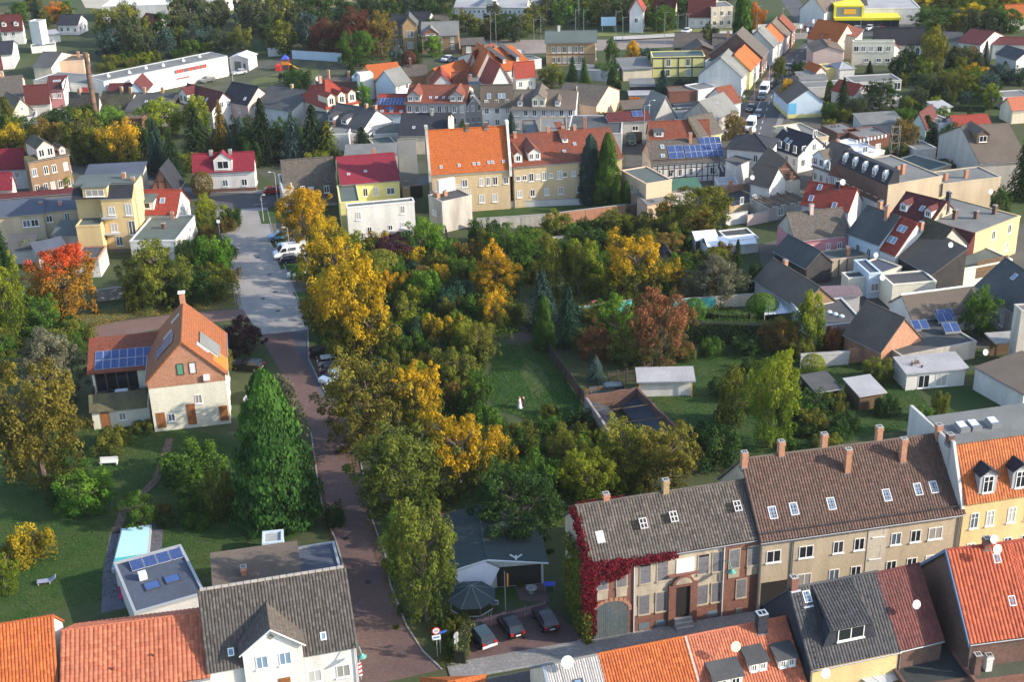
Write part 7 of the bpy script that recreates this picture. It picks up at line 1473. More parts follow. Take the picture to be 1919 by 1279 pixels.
 (88,4,128,44,'round2','orange','orange tree at the top left edge'),(212,4,266,66,'round1','birch','thin birch clump with pale trunks at the top left'),(60,0,84,42,'spruce0','bluedk','dark upright tree left of the orange tree'),(2,22,22,40,'round3','rust','small rust tree above the maroon dormer house'),
 (830,10,842,28,'oval1','orange','small orange tree left of the long white block'),(1186,2,1224,44,'round2','walnut','golden brown tree beyond the railway'),(1215,12,1270,62,'round1','green','broad green tree right of the golden brown one'),
 (1312,44,1350,84,'round3','olive','olive tree beside the railway crossing'),(1324,56,1348,86,'spruce1','bluedk','dark blue spruce beside the railway crossing'),
 (1524,14,1546,36,'round1','orange','small orange tree beside the supermarket'),(1562,32,1578,50,'round2','orange','small orange tree before the supermarket glass'),
 (1718,54,1770,150,'big0','birch','tall yellowing birch in the garden quarter'),(1678,88,1722,150,'round1','dark','dark round tree left of the yellowing birch'),
 (1662,108,1684,142,'oval0','dark','dark upright conifer right of the pale yellow house'),(1560,148,1596,214,'spruce0','spruce','tall dark spruce behind the pale blue gable'),(1544,152,1562,190,'thuja0','green','slim thuja left of the tall dark spruce'),
 (1574,186,1618,226,'spruce1','blue','spreading blue spruce below the tall dark one'),(1618,148,1678,206,'big1','dark','dark green trees round the red cottage'),(1594,156,1618,190,'fir0','olive','olive conifer beside the red cottage'),
 (1722,140,1756,180,'round2','green','green round tree below the yellowing birch'),(1752,130,1826,186,'big2','olive','broad olive tree in the garden quarter'),(1680,176,1720,210,'bush1','olive','olive bush before the birch'),(1740,180,1762,212,'round0','lime','yellow green tree by the garden lawn'),
 (1832,78,1858,122,'spruce0','bluedk','blue green spruce by the white gable'),(1768,88,1800,130,'fir1','dark','dark fir right of the birch'),(1800,86,1834,124,'round1','brown','brown tree left of the blue green spruce'),(1770,70,1788,96,'oval1','yellow','small yellow tree before the dark roofed house'),
 (1848,116,1919,156,'bush0','bluedk','blue green shrubs in the right gardens'),(1800,120,1848,154,'round2','goldgreen','yellowish tree amid the right gardens'),(1838,158,1874,206,'oval0','lime','light yellow green tree by the garden house'),(1668,226,1720,292,'big0','brown','brown olive round tree behind the white shell'),
 (1706,218,1762,270,'fir0','dark','dark firs before the mint cottage'),(1756,232,1806,292,'round1','dark','dark tree before the red sheet roof'),(1800,250,1836,290,'round2','green','green tree left of the large grey house'),(1548,228,1572,260,'bush2','purple','dark purple shrub by the torn grey roof'),
 (1660,260,1700,300,'bush1','olive','olive bushes right of the scaffold'),(1770,290,1800,330,'bush2','olive','olive shrub by the cream garage block'),(1710,12,1790,62,'big1','green','green trees right of the supermarket'),(1820,300,1850,340,'round3','dark','dark tree before the large grey house'),(1850,300,1900,345,'round0','dark','dark leafy tree at the corner of the large grey house')):
    T(*a)
FILL=[]
def in_house(p,mg=1.2):
    for h in HS:
        d=p-h.t.location;x,y=d.x*h.u.x+d.y*h.u.y,d.x*h.n.x+d.y*h.n.y
        if-mg < x < h.W+mg and-mg < y < h.D+mg:return True
    return False
def wood(poly,n,w0,w1,asp,kinds,cols,label,group,seed,mind=.55,mass=False):
    r=random.Random(seed);x0,x1=min(p[0] for p in poly),max(p[0] for p in poly);y0,y1=min(p[1] for p in poly),max(p[1] for p in poly)
    pts=[];tries=0
    while len(pts) < n and tries < 4000:
        tries += 1;p=(r.uniform(x0,x1),r.uniform(y0,y1));w=r.uniform(w0,w1)
        if not inpoly(p,poly) or (925 < p[0] < 1030 and 640 < p[1] < 845) or in_house(P(*p)):continue
        if any(abs(p[0]-q[0]) < mind*(w+q[2])/2 and abs(p[1]-q[1]) < .3*mind*(w+q[2])/2 for q in pts):continue
        pts.append((p[0],p[1],w));h=w*r.uniform(*asp);k=r.choice(kinds)
        cc=r.choice(cols);FILL.append((tree(p[0]-w/2,p[1]-h,p[0]+w/2,p[1],k,cc,label,None,group),cc))
    if mass:
        mine=FILL[-len(pts):];del FILL[-len(pts):];o=mine[0][0].location.copy();V=[];Fc=[];rn=[]
        for t,cc in mine:
            cr=[c for c in t.children if c.name.startswith('crown')][0];k=cr.scale;n0=len(V)
            for v in cr.data.vertices:V.append(((t.location.x-o.x+v.co.x*k.x)/30,(t.location.y-o.y+v.co.y*k.y)/30,(cr.location.z+v.co.z*k.z)/30))
            Fc += [tuple(i+n0 for i in p.vertices) for p in cr.data.polygons];a=[0.0]*len(cr.data.polygons);cr.data.attributes['rnd'].data.foreach_get('value',a);rn += a
            for c in list(t.children):bpy.data.objects.remove(c)
            bpy.data.objects.remove(t)
        me=bpy.data.meshes.new('far_wood');me.from_pydata(V,[],Fc);me.materials.append(leaf_mat());me.attributes.new('rnd','FLOAT','FACE').data.foreach_set('value',rn);me.update()
        ob=link('far_wood',me,None,o,(0,0,0),(30,30,30));c=LC[cols[0]];ob.color=(*c[0],1);ob['leaf_b']=list(LC[cols[-1]][1]);ob['leaf_grad']=0.0;tag(ob,label,'wood',None,'stuff')
DK=['dark','farg','olive','farg','green']
wood([(140,75),(300,45),(420,30),(560,40),(640,60),(640,118),(560,112),(430,98),(260,125),(180,110)],46,34,58,(1.0,1.35),['far0','far1','far2','far3'],['farg','dark','farg','bluedk','olive'],'dark green tree in the wood behind the long white hall','trees of the wood behind the white hall',1)
wood([(450,30),(640,18),(740,28),(840,40),(850,82),(740,100),(640,60),(560,40)],24,26,46,(.9,1.2),['far0','far1','far2'],['farg','farg','olive','dark'],'grey green far edge of the wood behind the white hall','x',2,.55,True)
wood([(0,10),(60,8),(150,40),(60,60),(0,70)],9,24,40,(.9,1.3),['far0','far1'],DK,'small dark tree at the top left beside the maroon house','trees at the top left',3)
wood([(560,0),(860,0),(860,22),(700,20),(560,26)],18,26,44,(.8,1.1),['far0','far2'],['farg','farg','olive'],'pale green far wood along the top edge left of the white block','x',4,.55,True)
wood([(960,10),(1180,8),(1360,20),(1360,44),(1180,54),(1060,58),(960,76),(980,40)],30,28,56,(.9,1.25),['far0','far1','far2','far3'],['farg','green','farg','olive'],'green tree in the belt beyond the railway','trees of the belt beyond the railway',5)
wood([(870,56),(980,58),(990,86),(870,84)],8,28,44,(1,1.3),['far1','far3'],['farg','dark','olive'],'green tree before the long white two storey block','trees before the white block',6)
wood([(1700,0),(1919,-5),(1919,60),(1860,66),(1780,60),(1720,40)],26,28,60,(.7,1.1),['far0','far1','far3'],['farg','lime','olive','green','yellow'],'light green tree on the wooded bank at the top right','trees on the top right bank',7)
wood([(1540,-12),(1919,-20),(1919,0),(1620,6)],16,30,50,(.8,1.0),['far0','far1'],['farg','olive','walnut'],'autumn coloured far wood at the top right edge','x',8,.55,True)
wood([(1740,96),(1919,110),(1919,200),(1860,210),(1780,205),(1690,205)],26,24,46,(.8,1.2),['round0','round1','round2','fir0'],DK+['bluedk','lime'],'garden tree in the thick green quarter at the right','trees of the right garden quarter',9)
wood([(1500,205),(1580,215),(1700,225),(1830,250),(1830,300),(1700,300),(1560,260)],16,22,40,(.8,1.2),['round0','round1','round3'],DK,'garden tree between the garages and the white shell','trees between the garages',10)
wood([(600,480),(760,470),(900,520),(1000,600),(930,640),(900,700),(880,800),(780,760),(700,700),(650,600)],104,38,78,(.7,1.1),['bush0','bush1','bush2'],['green','dark','olive','green','olive','bright','lime','brown','goldgreen','teal'],'tangled green bush in the wild garden','bushes of the wild garden',11,.32)
wood([(850,800),(1080,780),(1150,850),(1200,920),(1050,960),(900,940)],40,44,80,(.7,1.0),['bush0','bush1','bush2'],['green','dark','olive','lime'],'dense green bush between the clearing and the derelict house','bushes below the clearing',12,.35)
wood([(880,450),(1100,440),(1330,450),(1400,540),(1250,580),(1060,560),(950,520)],52,34,66,(.7,1.1),['bush0','bush1','round2','bush2'],['green','dark','olive','brown','lime','olive'],'garden bush among the trees north of the clearing','bushes north of the clearing',13,.35)
wood([(1070,590),(1300,610),(1300,680),(1180,690),(1090,660)],12,36,60,(.7,1.0),['bush0','bush2','round0'],['green','dark','olive','brown'],'shrub between the turquoise wall and the dark plank fence','shrubs by the turquoise wall',14,.5)
wood([(0,580),(120,600),(160,680),(60,700),(0,690)],14,46,80,(.7,1.0),['bush0','bush1','round0'],['olive','green','dark'],'bush in the overgrown left garden above the walnut','bushes of the overgrown left garden',15,.5)
wood([(0,240),(120,230),(330,260),(560,280),(560,310),(340,330),(140,310),(0,290)],24,40,66,(.8,1.2),['round0','round2','bush1','fir0'],['olive','dark','green','spruce','dark'],'dark tree in the green belt behind the left houses','trees of the green belt',16)
wood([(200,120),(330,110),(400,95),(330,108),(200,135)],10,26,40,(.6,.9),['far0','bush0'],['green','lime','olive','dark'],'light green bush along the back of the long white hall','bushes behind the white hall',17)
wood([(340,440),(440,400),(446,560),(380,570),(300,575),(250,580)],16,28,50,(.8,1.2),['bush0','bush1','bush2'],['green','dark','olive','brown'],'leafy shrub on the verge left of the parking road','shrubs on the verge',18,.5)
wood([(1300,640),(1560,640),(1700,760),(1560,860),(1380,880),(1300,820)],26,36,64,(.6,1.0),['bush0','bush1','round0'],['green','dark','olive'],'low shrub in the blurred back garden','shrubs of the back garden',19,.45)
wood([(60,830),(300,810),(440,900),(420,1040),(330,1000),(60,930)],12,36,60,(.5,.8),['bush0','bush1'],['green','dark','olive','brown'],'low border shrub on the lower left lawn','border shrubs on the lower left lawn',20)
wood([(600,850),(690,990),(740,1130),(800,1230),(770,1190),(680,990)],12,24,44,(.6,.9),['bush0','bush1'],['green','olive','dark'],'low bush along the right kerb of the red paved street','bushes along the red paved street',21) if 0 else None
wood([(840,1150),(872,1160),(875,1235),(845,1240)],6,20,34,(1.0,1.5),['bush0','bush2'],['green','dark','olive'],'small hedge bush left of the forecourt cars','hedge bushes left of the forecourt',22,.6)
wood([(340,125),(620,112),(960,112),(1240,170),(1330,200),(1200,330),(760,330),(520,340),(330,230)],34,18,34,(.8,1.3),['bush1','fir1','spruce0','spruce1','bush0'],['green','dark','olive','spruce','lime','farg'],'small garden shrub among the town houses','shrubs among the town houses',23,.8)
wood([(1560,120),(1919,150),(1919,220),(1600,250)],18,18,32,(.8,1.3),['bush1','fir1','spruce1','bush2'],['green','dark','olive','bluedk','lime'],'small garden shrub in the right quarter','shrubs in the right quarter',24,.8)
hedge([(1284,640),(1370,642),(1462,646)],3.4,1.8,'green','tall clipped dark hedge above the back garden lawn')
hedge([(1318,600),(1345,608),(1400,608),(1440,596)],1.9,1.6,'bright','curved clipped hedge between the two ball trees')
hedge([(0,706),(48,700)],2.6,1.6,'green','clipped hedge at the left edge behind the walnut')
hedge([(862,1246),(880,1180)],1.6,1.4,'olive','narrow hedge between the signs and the forecourt cars')
hedge([(1778,207),(1845,210)],1.4,1.2,'dark','dark clipped hedge on the far garden lawn')
scatter('undergrowth',[(600,470),(760,455),(900,500),(1010,600),(930,650),(900,720),(930,800),(1090,790),(1140,860),(1200,930),(1030,1000),(880,960),(740,960),(670,830),(640,720),(590,620)],46000,.30,1.2,'green','tangled brambles and weeds covering the wild garden','undergrowth',3,clump=900)
scatter('undergrowth',[(880,440),(1330,430),(1400,560),(1290,620),(1090,600),(1000,560)],24000,.30,1.0,'olive','weedy ground cover in the gardens north of the clearing','undergrowth',4,clump=500)
scatter('grass',[(935,650),(1005,640),(1045,690),(1090,755),(1095,800),(1000,790),(930,770),(905,730)],16000,.14,.12,'cyp','rough green grass of the clearing','grass',5,up=.1)
scatter('fallen_leaves',[(140,590),(330,560),(450,548),(452,575),(250,596),(150,625)],2600,.2,.03,'gold','yellow leaves fallen on the verge below the maple','leaves',6,up=3)
scatter('fallen_leaves',[(640,770),(655,800),(672,850),(684,905),(697,974),(722,1041),(740,1110),(775,1180),(830,1250),(800,1235),(752,1170),(715,1090),(690,1000),(660,900),(630,790)],2400,.14,.02,'brown','brown leaves drifted along the right kerb of the red street','leaves',7,up=3)
scatter('fallen_leaves',[(583,815),(600,880),(612,950),(640,1040),(625,1040),(600,950),(585,880)],1200,.14,.03,'rust','rust leaves drifted along the left kerb of the red street','leaves',8,up=3)
scatter('grass',[(800,1180),(845,1150),(872,1170),(862,1248),(830,1255)],3500,.16,.25,'olive','rough verge grass round the traffic signs','grass',9,up=.2)
scatter('grass',[(0,840),(170,800),(330,810),(470,840),(590,990),(400,1080),(0,1170)],26000,.13,.10,'green','uneven grass of the lower left garden lawn','grass',10,up=.1)
scatter('grass',[(1180,660),(1560,650),(1700,700),(1760,790),(1360,880),(1290,830),(1210,740)],24000,.14,.10,'green','uneven grass of the back garden lawn','grass',11,up=.1)
scatter('fallen_leaves',[(0,840),(170,800),(330,810),(470,840),(590,990),(400,1080),(0,1170)],2200,.13,.12,'walnut','rusty leaves strewn over the lower left lawn','leaves',12,up=3)
CARM={}
TYRE=plain('tyre',(.012,.012,.013),.8);RIM=plain('rim',(.35,.36,.38),.3,.8);TRIM=plain('trim_black',(.02,.02,.022),.5)
PR={'hatch':(4.1,1.76,[(-2.05,.35),(-2.05,.75),(-1.95,.95),(-1.0,1.02),(.9,1.03),(1.85,1.0),(2.0,.9),(2.05,.4)],[(-1.05,1.0),(-.3,1.46),(.4,1.5),(1.45,1.42),(1.9,.98)]),
 'wagon':(4.7,1.8,[(-2.35,.35),(-2.35,.72),(-2.2,.9),(-1.0,1.0),(2.1,1.02),(2.3,.9),(2.35,.4)],[(-1.1,.98),(-.3,1.44),(.5,1.5),(1.9,1.42),(2.25,.98)]),
 'van':(5.9,2.0,[(-2.95,.4),(-2.95,.95),(-2.75,1.2),(-2.05,1.4),(-1.35,2.35),(-1.0,2.5),(2.8,2.55),(2.92,2.4),(2.95,.45)],None)}
def car_parts(kind):
    if kind in CARM:return CARM[kind]
    L,Wd,body,cab=PR[kind];out=[]
    def taper(prof,w0,w1,mat,name,ya=None):
        z0,z1=min(p[1] for p in prof),max(p[1] for p in prof);m=MB();n=len(prof)
        for s in (-1,1):
            for x,z in prof:
                e=1-.10*max(0,(abs(x)/(L/2))**6);m.v.append((x,s*(w0+(w1-w0)*(z-z0)/(z1-z0))*e,z))
        m.f=[tuple(range(n)),tuple(range(2*n-1,n-1,-1))]+[(i,n+i,n+(i+1) % n,(i+1) % n) for i in range(n)];m.f=[tuple(reversed(f)) for f in m.f];m.m=[0]*len(m.f)
        out.append((name,m.mesh(name,[mat])))
    k=Wd/2
    taper(body[::-1] if 0 else body,k,k*(.97 if cab else .86),obj_paint(),'body')
    if cab:
        taper(cab,k*.95,k*.74,glass,'window_band')
        rf=[(x*.96+.02,z+.012) for x,z in cab[1:4]];taper([(rf[0][0],rf[0][1]-.05)]+rf+[(rf[2][0],rf[2][1]-.05)],k*.79,k*.73,obj_paint(),'roof_panel')
        for s in (-1,1):m=MB();m.obox((cab[2][0],s*k*.86,1.2),(.04,0,0),(0,.02,0),(0,s*0,.27));out.append(('door_pillar',m.mesh('door_pillar',[obj_paint()])))
    else:
        m=MB();m.poly([(-2.06,-.85,1.43),(-1.4,-.78,2.3),(-1.4,.78,2.3),(-2.06,.85,1.43)][::-1]);m.v=[(x-.03,y,z+.02) for x,y,z in m.v];out.append(('windscreen',m.mesh('windscreen',[glass])))
        for s in (-1,1):
            m=MB();m.prism([(-1.9,1.42),(-.75,1.42),(-.75,2.05),(-1.35,2.05)],s*.935,s*.965);out.append(('side_window',m.mesh('side_window',[glass])))
            m=MB();m.box(-.4,.9,s*.9,s*.95,1.5,2.0);out.append(('side_window',m.mesh('side_window',[plain('van_window',(.08,.09,.1),.2)])))
    fx=L/2
    for s in (-1,1):
        m=MB();m.box(-fx-.01,-fx+.16,s*k*.62-.2,s*k*.62+.2,.66,.84);out.append(('headlight',m.mesh('headlight',[plain('headlamp',(.6,.63,.66),.1)])))
        m=MB();m.box(fx-.14,fx+.012,s*k*.72-.16,s*k*.72+.16,.72,.98);out.append(('taillight',m.mesh('taillight',[plain('tail_red',(.35,.015,.015),.25)])))
        for wx in (-L*.31,L*.30):
            m=MB();m.tube((wx,s*(k-.2),.33),(wx,s*(k+.015),.33),.33,.33,14);w=m.mesh('wheel',[TYRE]);m=MB();m.tube((wx,s*(k-.1),.33),(wx,s*(k+.025),.33),.2,.2,10);out.append(('wheel',w,('rim',m.mesh('rim',[RIM]))))
    for x,zz in ((-fx-.02,.5),(fx+.02,.62)):m=MB();m.box(x-.01,x+.01,-.26,.26,zz,zz+.12);out.append(('number_plate',m.mesh('number_plate',[white])))
    m=MB();m.box(-fx-.005,-fx+.05,-k*.5,k*.5,.42,.6);m.box(-fx+.3,fx-.3,-k*1.0,k*1.0,.28,.36);out.append(('lower_trim',m.mesh('lower_trim',[TRIM])))
    CARM[kind]=out;return out
PAINT={'black':(.012,.012,.014),'navy':(.015,.02,.05),'silver':(.42,.44,.46),'white':(.72,.73,.74),'blue':(.12,.26,.40),'ice':(.30,.42,.55),'red':(.42,.02,.02),'teal':(.03,.05,.06),'wine':(.035,.012,.018),'grey':(.13,.14,.15),'green':(.03,.05,.03)}
def car(front,rear,kind,col,label,cat='car',name='parked_car',z=0,group=None):
    f=P(*front);r=P(*rear);c=(f+r)/2;d=(r-f);t=thing(name,label,cat,(c.x,c.y,z+.012),math.atan2(d.y,d.x),group)
    for q in car_parts(kind):
        o=link(q[0],q[1],t);o.color=(*PAINT[col],1)
        if len(q) > 2:link(*q[2],o)
    return t
G1,G2,G3,G4='cars in the parking bays','cars in the row below the golden trees','cars on the brick forecourt','cars along the main street'
car((502,452),(546,446),'hatch','blue','light blue hatchback in the upper parking bay',group=G1);car((520,468),(566,463),'hatch','silver','silver car half hidden behind the white camper van',group=G1)
car((517,486),(572,478),'van','white','white camper van with high roof in the parking bays','van','camper_van',group=G1);car((572,489),(525,494),'hatch','navy','dark navy car parked beside the white camper van',group=G1);car((541,526),(580,509),'hatch','white','white car behind the young street tree',group=G1)
car((632,664),(588,670),'wagon','black','black car at the top of the row below the golden trees',group=G2);car((650,681),(602,687),'wagon','silver','silver estate car between the black and the navy car',group=G2);car((652,697),(603,702),'hatch','navy','navy car between the silver estate and the ice blue car',group=G2);car((606,723),(642,705),'hatch','ice','ice blue car at the lower end of the row',group=G2)
car((882,1178),(920,1222),'hatch','teal','black hatchback with silver rear bumper, left on the brick forecourt',group=G3);m=MB();m.box(2.0,2.09,-.82,.82,.42,.68);m.build('bumper',[plain('bumper_silver',(.55,.57,.6),.3)],bpy.data.objects[[o.name for o in COL.objects if o.get('group') == G3][0]])
car((941,1160),(972,1203),'hatch','black','black hatchback in the middle of the brick forecourt',group=G3);car((1008,1147),(1036,1192),'hatch','wine','dark wine coloured car at the right of the brick forecourt',group=G3)
car((527,361),(500,365),'hatch','red','red car behind the wall of the weathered roof house');car((735,446),(766,448),'hatch','navy','dark blue car parked behind the white box annex');car((1118,741),(1160,738),'wagon','teal','dark car parked behind the plank fence by the roofless shed')
car((446,690),(484,694),'wagon','black','black car in the drive beside the brick gabled house');car((472,756),(486,742),'hatch','silver','silver car half hidden behind the huge cypress')
car((1401,252),(1412,234),'van','white','white delivery van parked nearest on the main street','van','delivery_van',group=G4);car((1416,226),(1424,212),'wagon','navy','dark people carrier in front of the white delivery van',group=G4);car((1403,212),(1412,203),'hatch','black','black car on the red pavement beside the dark people carrier',group=G4)
car((1425,190),(1431,181),'hatch','teal','dark car in front of the white pickup van',group=G4);car((1429,180),(1435,171),'van','white','smaller white van further up the main street','van','delivery_van',group=G4);car((1441,168),(1446,160),'hatch','wine','dark red car under the street trees',group=G4);car((1475,134),(1480,126),'hatch','grey','grey car at the kerb by the green street tree',group=G4);car((1527,82),(1534,76),'hatch','navy','dark car waiting at the level crossing',group=G4)
car((378,156),(400,151),'hatch','grey','grey car parked before the white hall doors');car((440,141),(458,138),'hatch','silver','silver car beside the white storage hall')
car((1185,275),(1176,262),'van','green','dark green lorry at the dark garage door','lorry','lorry');car((1098,588),(1128,580),'hatch','red','red car under bushes beside the turquoise wall');car((1750,290),(1772,284),'hatch','black','black car before the white two door garage');car((1820,288),(1838,284),'hatch','silver','silver blue car beside the large grey house')
for i,(x,y,c_) in enumerate(((838,114,'white'),(850,116,'black'),(862,117,'navy'),(873,115,'grey'),(1604,58,'silver'),(1616,58,'black'),(1628,56,'white'),(1642,54,'grey'),(1656,53,'red'),(352,6,'navy'),(372,9,'white'),(392,7,'grey'),(412,6,'blue'),(1286,62,'white'),(1300,82,'white'))):
    car((x-5,y+2),(x+5,y-2),'hatch',c_,{838:'white car left in the yard beside the orange gables',850:'black car in the yard beside the orange gables',862:'navy car in the yard beside the orange gables',873:'grey car right in the yard beside the orange gables',1604:'silver car left in the supermarket car park',1616:'black car in the supermarket car park',1628:'white car in the supermarket car park',1642:'grey car in the supermarket car park',1656:'red car right in the supermarket car park',352:'navy car before the second pale industrial hall',372:'white car before the second pale industrial hall',392:'grey car before the second pale industrial hall',412:'blue car before the second pale industrial hall',1286:'white car by the railway platform',1300:'white car on the station forecourt'}[x])
def person(px,label,cloth,hair,rz,dress,h=1.72):
    g=P(*px);t=thing('person',label,'person',(g.x,g.y,0),rz);SK=plain('skin',(.52,.31,.22),.6)
    J=[(0,0,.95),(0,.01,1.2),(0,0,1.42),(0,-.02,1.52),(0,-.03,1.62),(.09,0,.9),(.1,.03,.5),(.1,0,.08),(.1,-.15,.04),(-.09,0,.9),(-.1,-.04,.5),(-.1,.02,.08),(-.1,-.13,.04),(.19,0,1.38),(.25,-.03,1.1),(.16,-.22,1.0),(.12,-.3,1.0),(-.19,0,1.38),(-.25,-.03,1.1),(-.14,-.22,1.02),(-.1,-.3,1.02)]
    E=[(0,1),(1,2),(2,3),(3,4),(0,5),(5,6),(6,7),(7,8),(0,9),(9,10),(10,11),(11,12),(2,13),(13,14),(14,15),(15,16),(2,17),(17,18),(18,19),(19,20)]
    Rr=[.15,.14,.15,.055,.09,.1,.065,.045,.04,.1,.065,.045,.04,.06,.045,.035,.03,.06,.045,.035,.03]
    m=MB();s=h/1.72
    for a,b in E:m.tube(Vector(J[a])*s,Vector(J[b])*s,Rr[a]*s,Rr[b]*s,10)
    m.ring([(.001,-.13),(.07,-.1),(.085,0),(.075,.08),(.001,.13)],12,0,(0,-.035*s,1.61*s));m.tube((0,-.11,1.6*s),(0,-.14,1.59*s),.014)
    for sx in (-1,1):
        for k in range(4):m.tube((sx*.1+k*.016*sx-.02*sx,-.3,1.0*s),(sx*.06+k*.012*sx,-.38,.985*s),.009,.007,5)
        m.tube((sx*.1,-.29,1.02*s),(sx*.05,-.33,1.04*s),.01,.008,5)
    bm=m.mesh('body',[SK],True);b=link('body',bm,t);md=b.modifiers.new('one_skin','REMESH');md.mode='VOXEL';md.voxel_size=.016;md.use_smooth_shade=True
    m=MB()
    if dress:m.ring([(.16,1.4),(.17,1.3),(.145,1.12),(.19,.95),(.24,.6),(.30,.25),(.36,.06),(.33,.06)],22)
    else:m.ring([(.10,1.45),(.18,1.36),(.175,1.1),(.185,.86),(.16,.86)],18)
    m.build('dress' if dress else 'jacket',[cloth],t,smooth=True)
    if not dress:
        for sx in (-1,1):
            m=MB();m.tube((sx*.09,0,.92),(sx*.1,0,.5),.105,.085,10);m.tube((sx*.1,0,.5),(sx*.1,.01,.1),.085,.07,10);m.build('trouser_leg',[plain('trouser',(.02,.02,.024),.8)],t)
            m=MB();m.tube((sx*.19,0,1.38),(sx*.25,-.03,1.1),.075,.065,10);m.tube((sx*.25,-.03,1.1),(sx*.16,-.2,1.01),.065,.05,10);m.build('sleeve',[cloth],t)
    m=MB();m.ring([(.095,-.05),(.1,.04),(.07,.12),(.001,.145)],12,0,(0,.0,1.62*s));m.build('hair',[hair],t,smooth=True);return t
person((974,766),'person in a long white dress standing on the grass clearing',plain('dress_white',(.78,.78,.80),.7),plain('hair_blond',(.36,.25,.13),.6),1.1,True,1.72)
person((981,764),'person in dark clothes standing close beside the white dress',plain('suit_dark',(.05,.045,.045),.8),plain('hair_dark',(.05,.03,.02),.6),-1.2,False,1.72)
person((1393,190),'person in pale clothes walking on the red pavement of the main street',plain('coat_pale',(.5,.5,.5),.8),plain('hair_dark',(.05,.03,.02),.6),.3,False)
person((490,385),'person in light blue jacket crossing by the road junction',plain('coat_blue',(.25,.42,.55),.8),plain('hair_dark',(.05,.03,.02),.6),1.5,False)
GALV=plain('galv',(.35,.36,.37),.4,.7)
def lamp(px,h,label,arm=.9,az=0.0,colr=None,ball=False,group='street lamps'):
    g=P(*px);t=thing('street_lamp',label,'street lamp',g,az,group);m=MB();m.tube((0,0,0),(0,0,h*.3),.085,.07);m.tube((0,0,h*.3),(0,0,h),.06,.045);m.build('post',[colr or GALV],t)
    if ball:m=MB();m.ring([(.03,0),(.2,.08),(.26,.22),(.16,.36),(.001,.42)],14);m.build('lamp_head',[plain('lamp_glass',(.7,.72,.7),.3)],t,(0,0,h))
    else:m=MB();m.tube((0,0,h),(arm*.5,0,h+.18),.035);m.tube((arm*.5,0,h+.18),(arm,0,h+.2),.035);m.build('arm',[colr or GALV],t);m=MB();m.prism([(-.3,0),(.3,0),(.26,.1),(-.1,.16)],-.12,.12);m.build('lamp_head',[plain('lamp_pale',(.55,.57,.58),.4)],t,(arm+.2,0,h+.12))
for a in (((94,622),3.0,'ball topped white lamp by the path on the left',0,0,white,True),((545,492),6.2,'tall thin lamp post in the parking bays before the navy car',.5,3.1),((522,395),7.5,'tall lamp at the corner of the weathered roof house',.8,3.1),((494,415),5.0,'thin post on the upper grass island',.3,0),((1207,272),8.6,'left tall lamp at the grey house with garage door',.8,0),((1216,262),8.6,'right tall lamp at the grey house with garage door',.8,0),((1333,258),7.6,'lamp at the end of the long weathered red roof',.8,0),((1757,287),7.2,'tall lamp before the cream garage block',.8,3),((1387,214),7,'lamp on the left pavement by the pale street wall',.8,0),((1413,192),7,'lamp on the left pavement by the white pickup van',.8,0),((1440,170),7,'lamp by the dark red car',.8,0),((669,240),8.4,'lamp beside the white porch building',.7,0),((728,176),6,'lamp behind the blue walled solar house',.6,0),((1189,50),9,'lamp left on the railway forecourt',.9,0),((1085,48),9,'lamp beyond the yellow brick station',.9,0),((1296,44),8,'lamp right of the green railway tree',.9,3),((437,156),7,'lamp by the white hall corner',.6,0),((1548,55),8,'lamp before the supermarket entrance',.8,0),((1562,48),8,'second lamp before the supermarket entrance',.8,0),((1612,62),7,'lamp in the supermarket car park',.8,0)):
    lamp(*a)
COP=plain('copper_green',(.11,.30,.25),.5,.2)
for (hh_,fx,lab) in ((HG,1.0,'turquoise wall lamp on the corner of the white gabled house'),(hr_,.775,'turquoise wall lamp on the derelict house front')):
    p=hh_.t.matrix_world if 0 else Matrix.Translation(hh_.t.location) @ Matrix.Rotation(hh_.t.rotation_euler.z,4,'Z');q=p @ Vector((hh_.W*fx,-.3,hh_.he-(1.0 if fx == 1.0 else 3.2)));t=thing('wall_lamp',lab,'lamp',q,hh_.t.rotation_euler.z)
    m=MB();m.tube((0,.3,.5),(0,.1,1.2),.05);m.tube((0,.1,1.2),(.25,-.6,1.25),.05);m.tube((.25,-.6,1.25),(.35,-.9,.7),.05);m.build('arm',[COP],t);m=MB();m.ring([(.08,.35),(.2,.2),(.46,0),(.001,-.05)],16);m.build('shade',[COP],t,(.38,-.95,.4))
def text(body,size,parent,loc,rot,mat,name='lettering'):
    c=bpy.data.curves.new(name,'FONT');c.body=body;c.size=size;c.align_x='CENTER';c.align_y='CENTER';c.extrude=.004;c.materials.append(mat);o=bpy.data.objects.new(name,c);COL.objects.link(o);o.parent=parent;o.location=loc;o.rotation_euler=rot
    dg=bpy.context.evaluated_depsgraph_get();me=bpy.data.meshes.new_from_object(o.evaluated_get(dg));bpy.data.objects.remove(o);return link(name,me,parent,loc,rot)
REDS,BLK,BLUS=plain('sign_red',(.50,.02,.03),.4),plain('sign_black',(.02,.02,.02),.5),plain('sign_blue',(.02,.10,.36),.4)
def sign(px,h,label,rz,build):
    g=P(*px);t=thing('traffic_sign',label,'sign',g,rz);m=MB();m.tube((0,0,0),(0,0,h+.3),.035);m.build('post',[GALV],t);build(t,h);return t
def rnd(t,z,r,txt=None,bar=False):
    m=MB();m.tube((0,-.06,z),(0,-.04,z),r,r,24);m.build('sign_rim',[REDS],t)
    if bar:m=MB();m.box(-r*.7,r*.7,-.07,-.06,z-r*.17,z+r*.17);m.build('bar',[white],t)
    else:
        m=MB();m.tube((0,-.068,z),(0,-.06,z),r*.74,r*.74,24);m.build('sign_face',[white],t)
        if txt:text(txt,r*.95,t,(0,-.075,z),(math.pi/2,0,0),BLK)
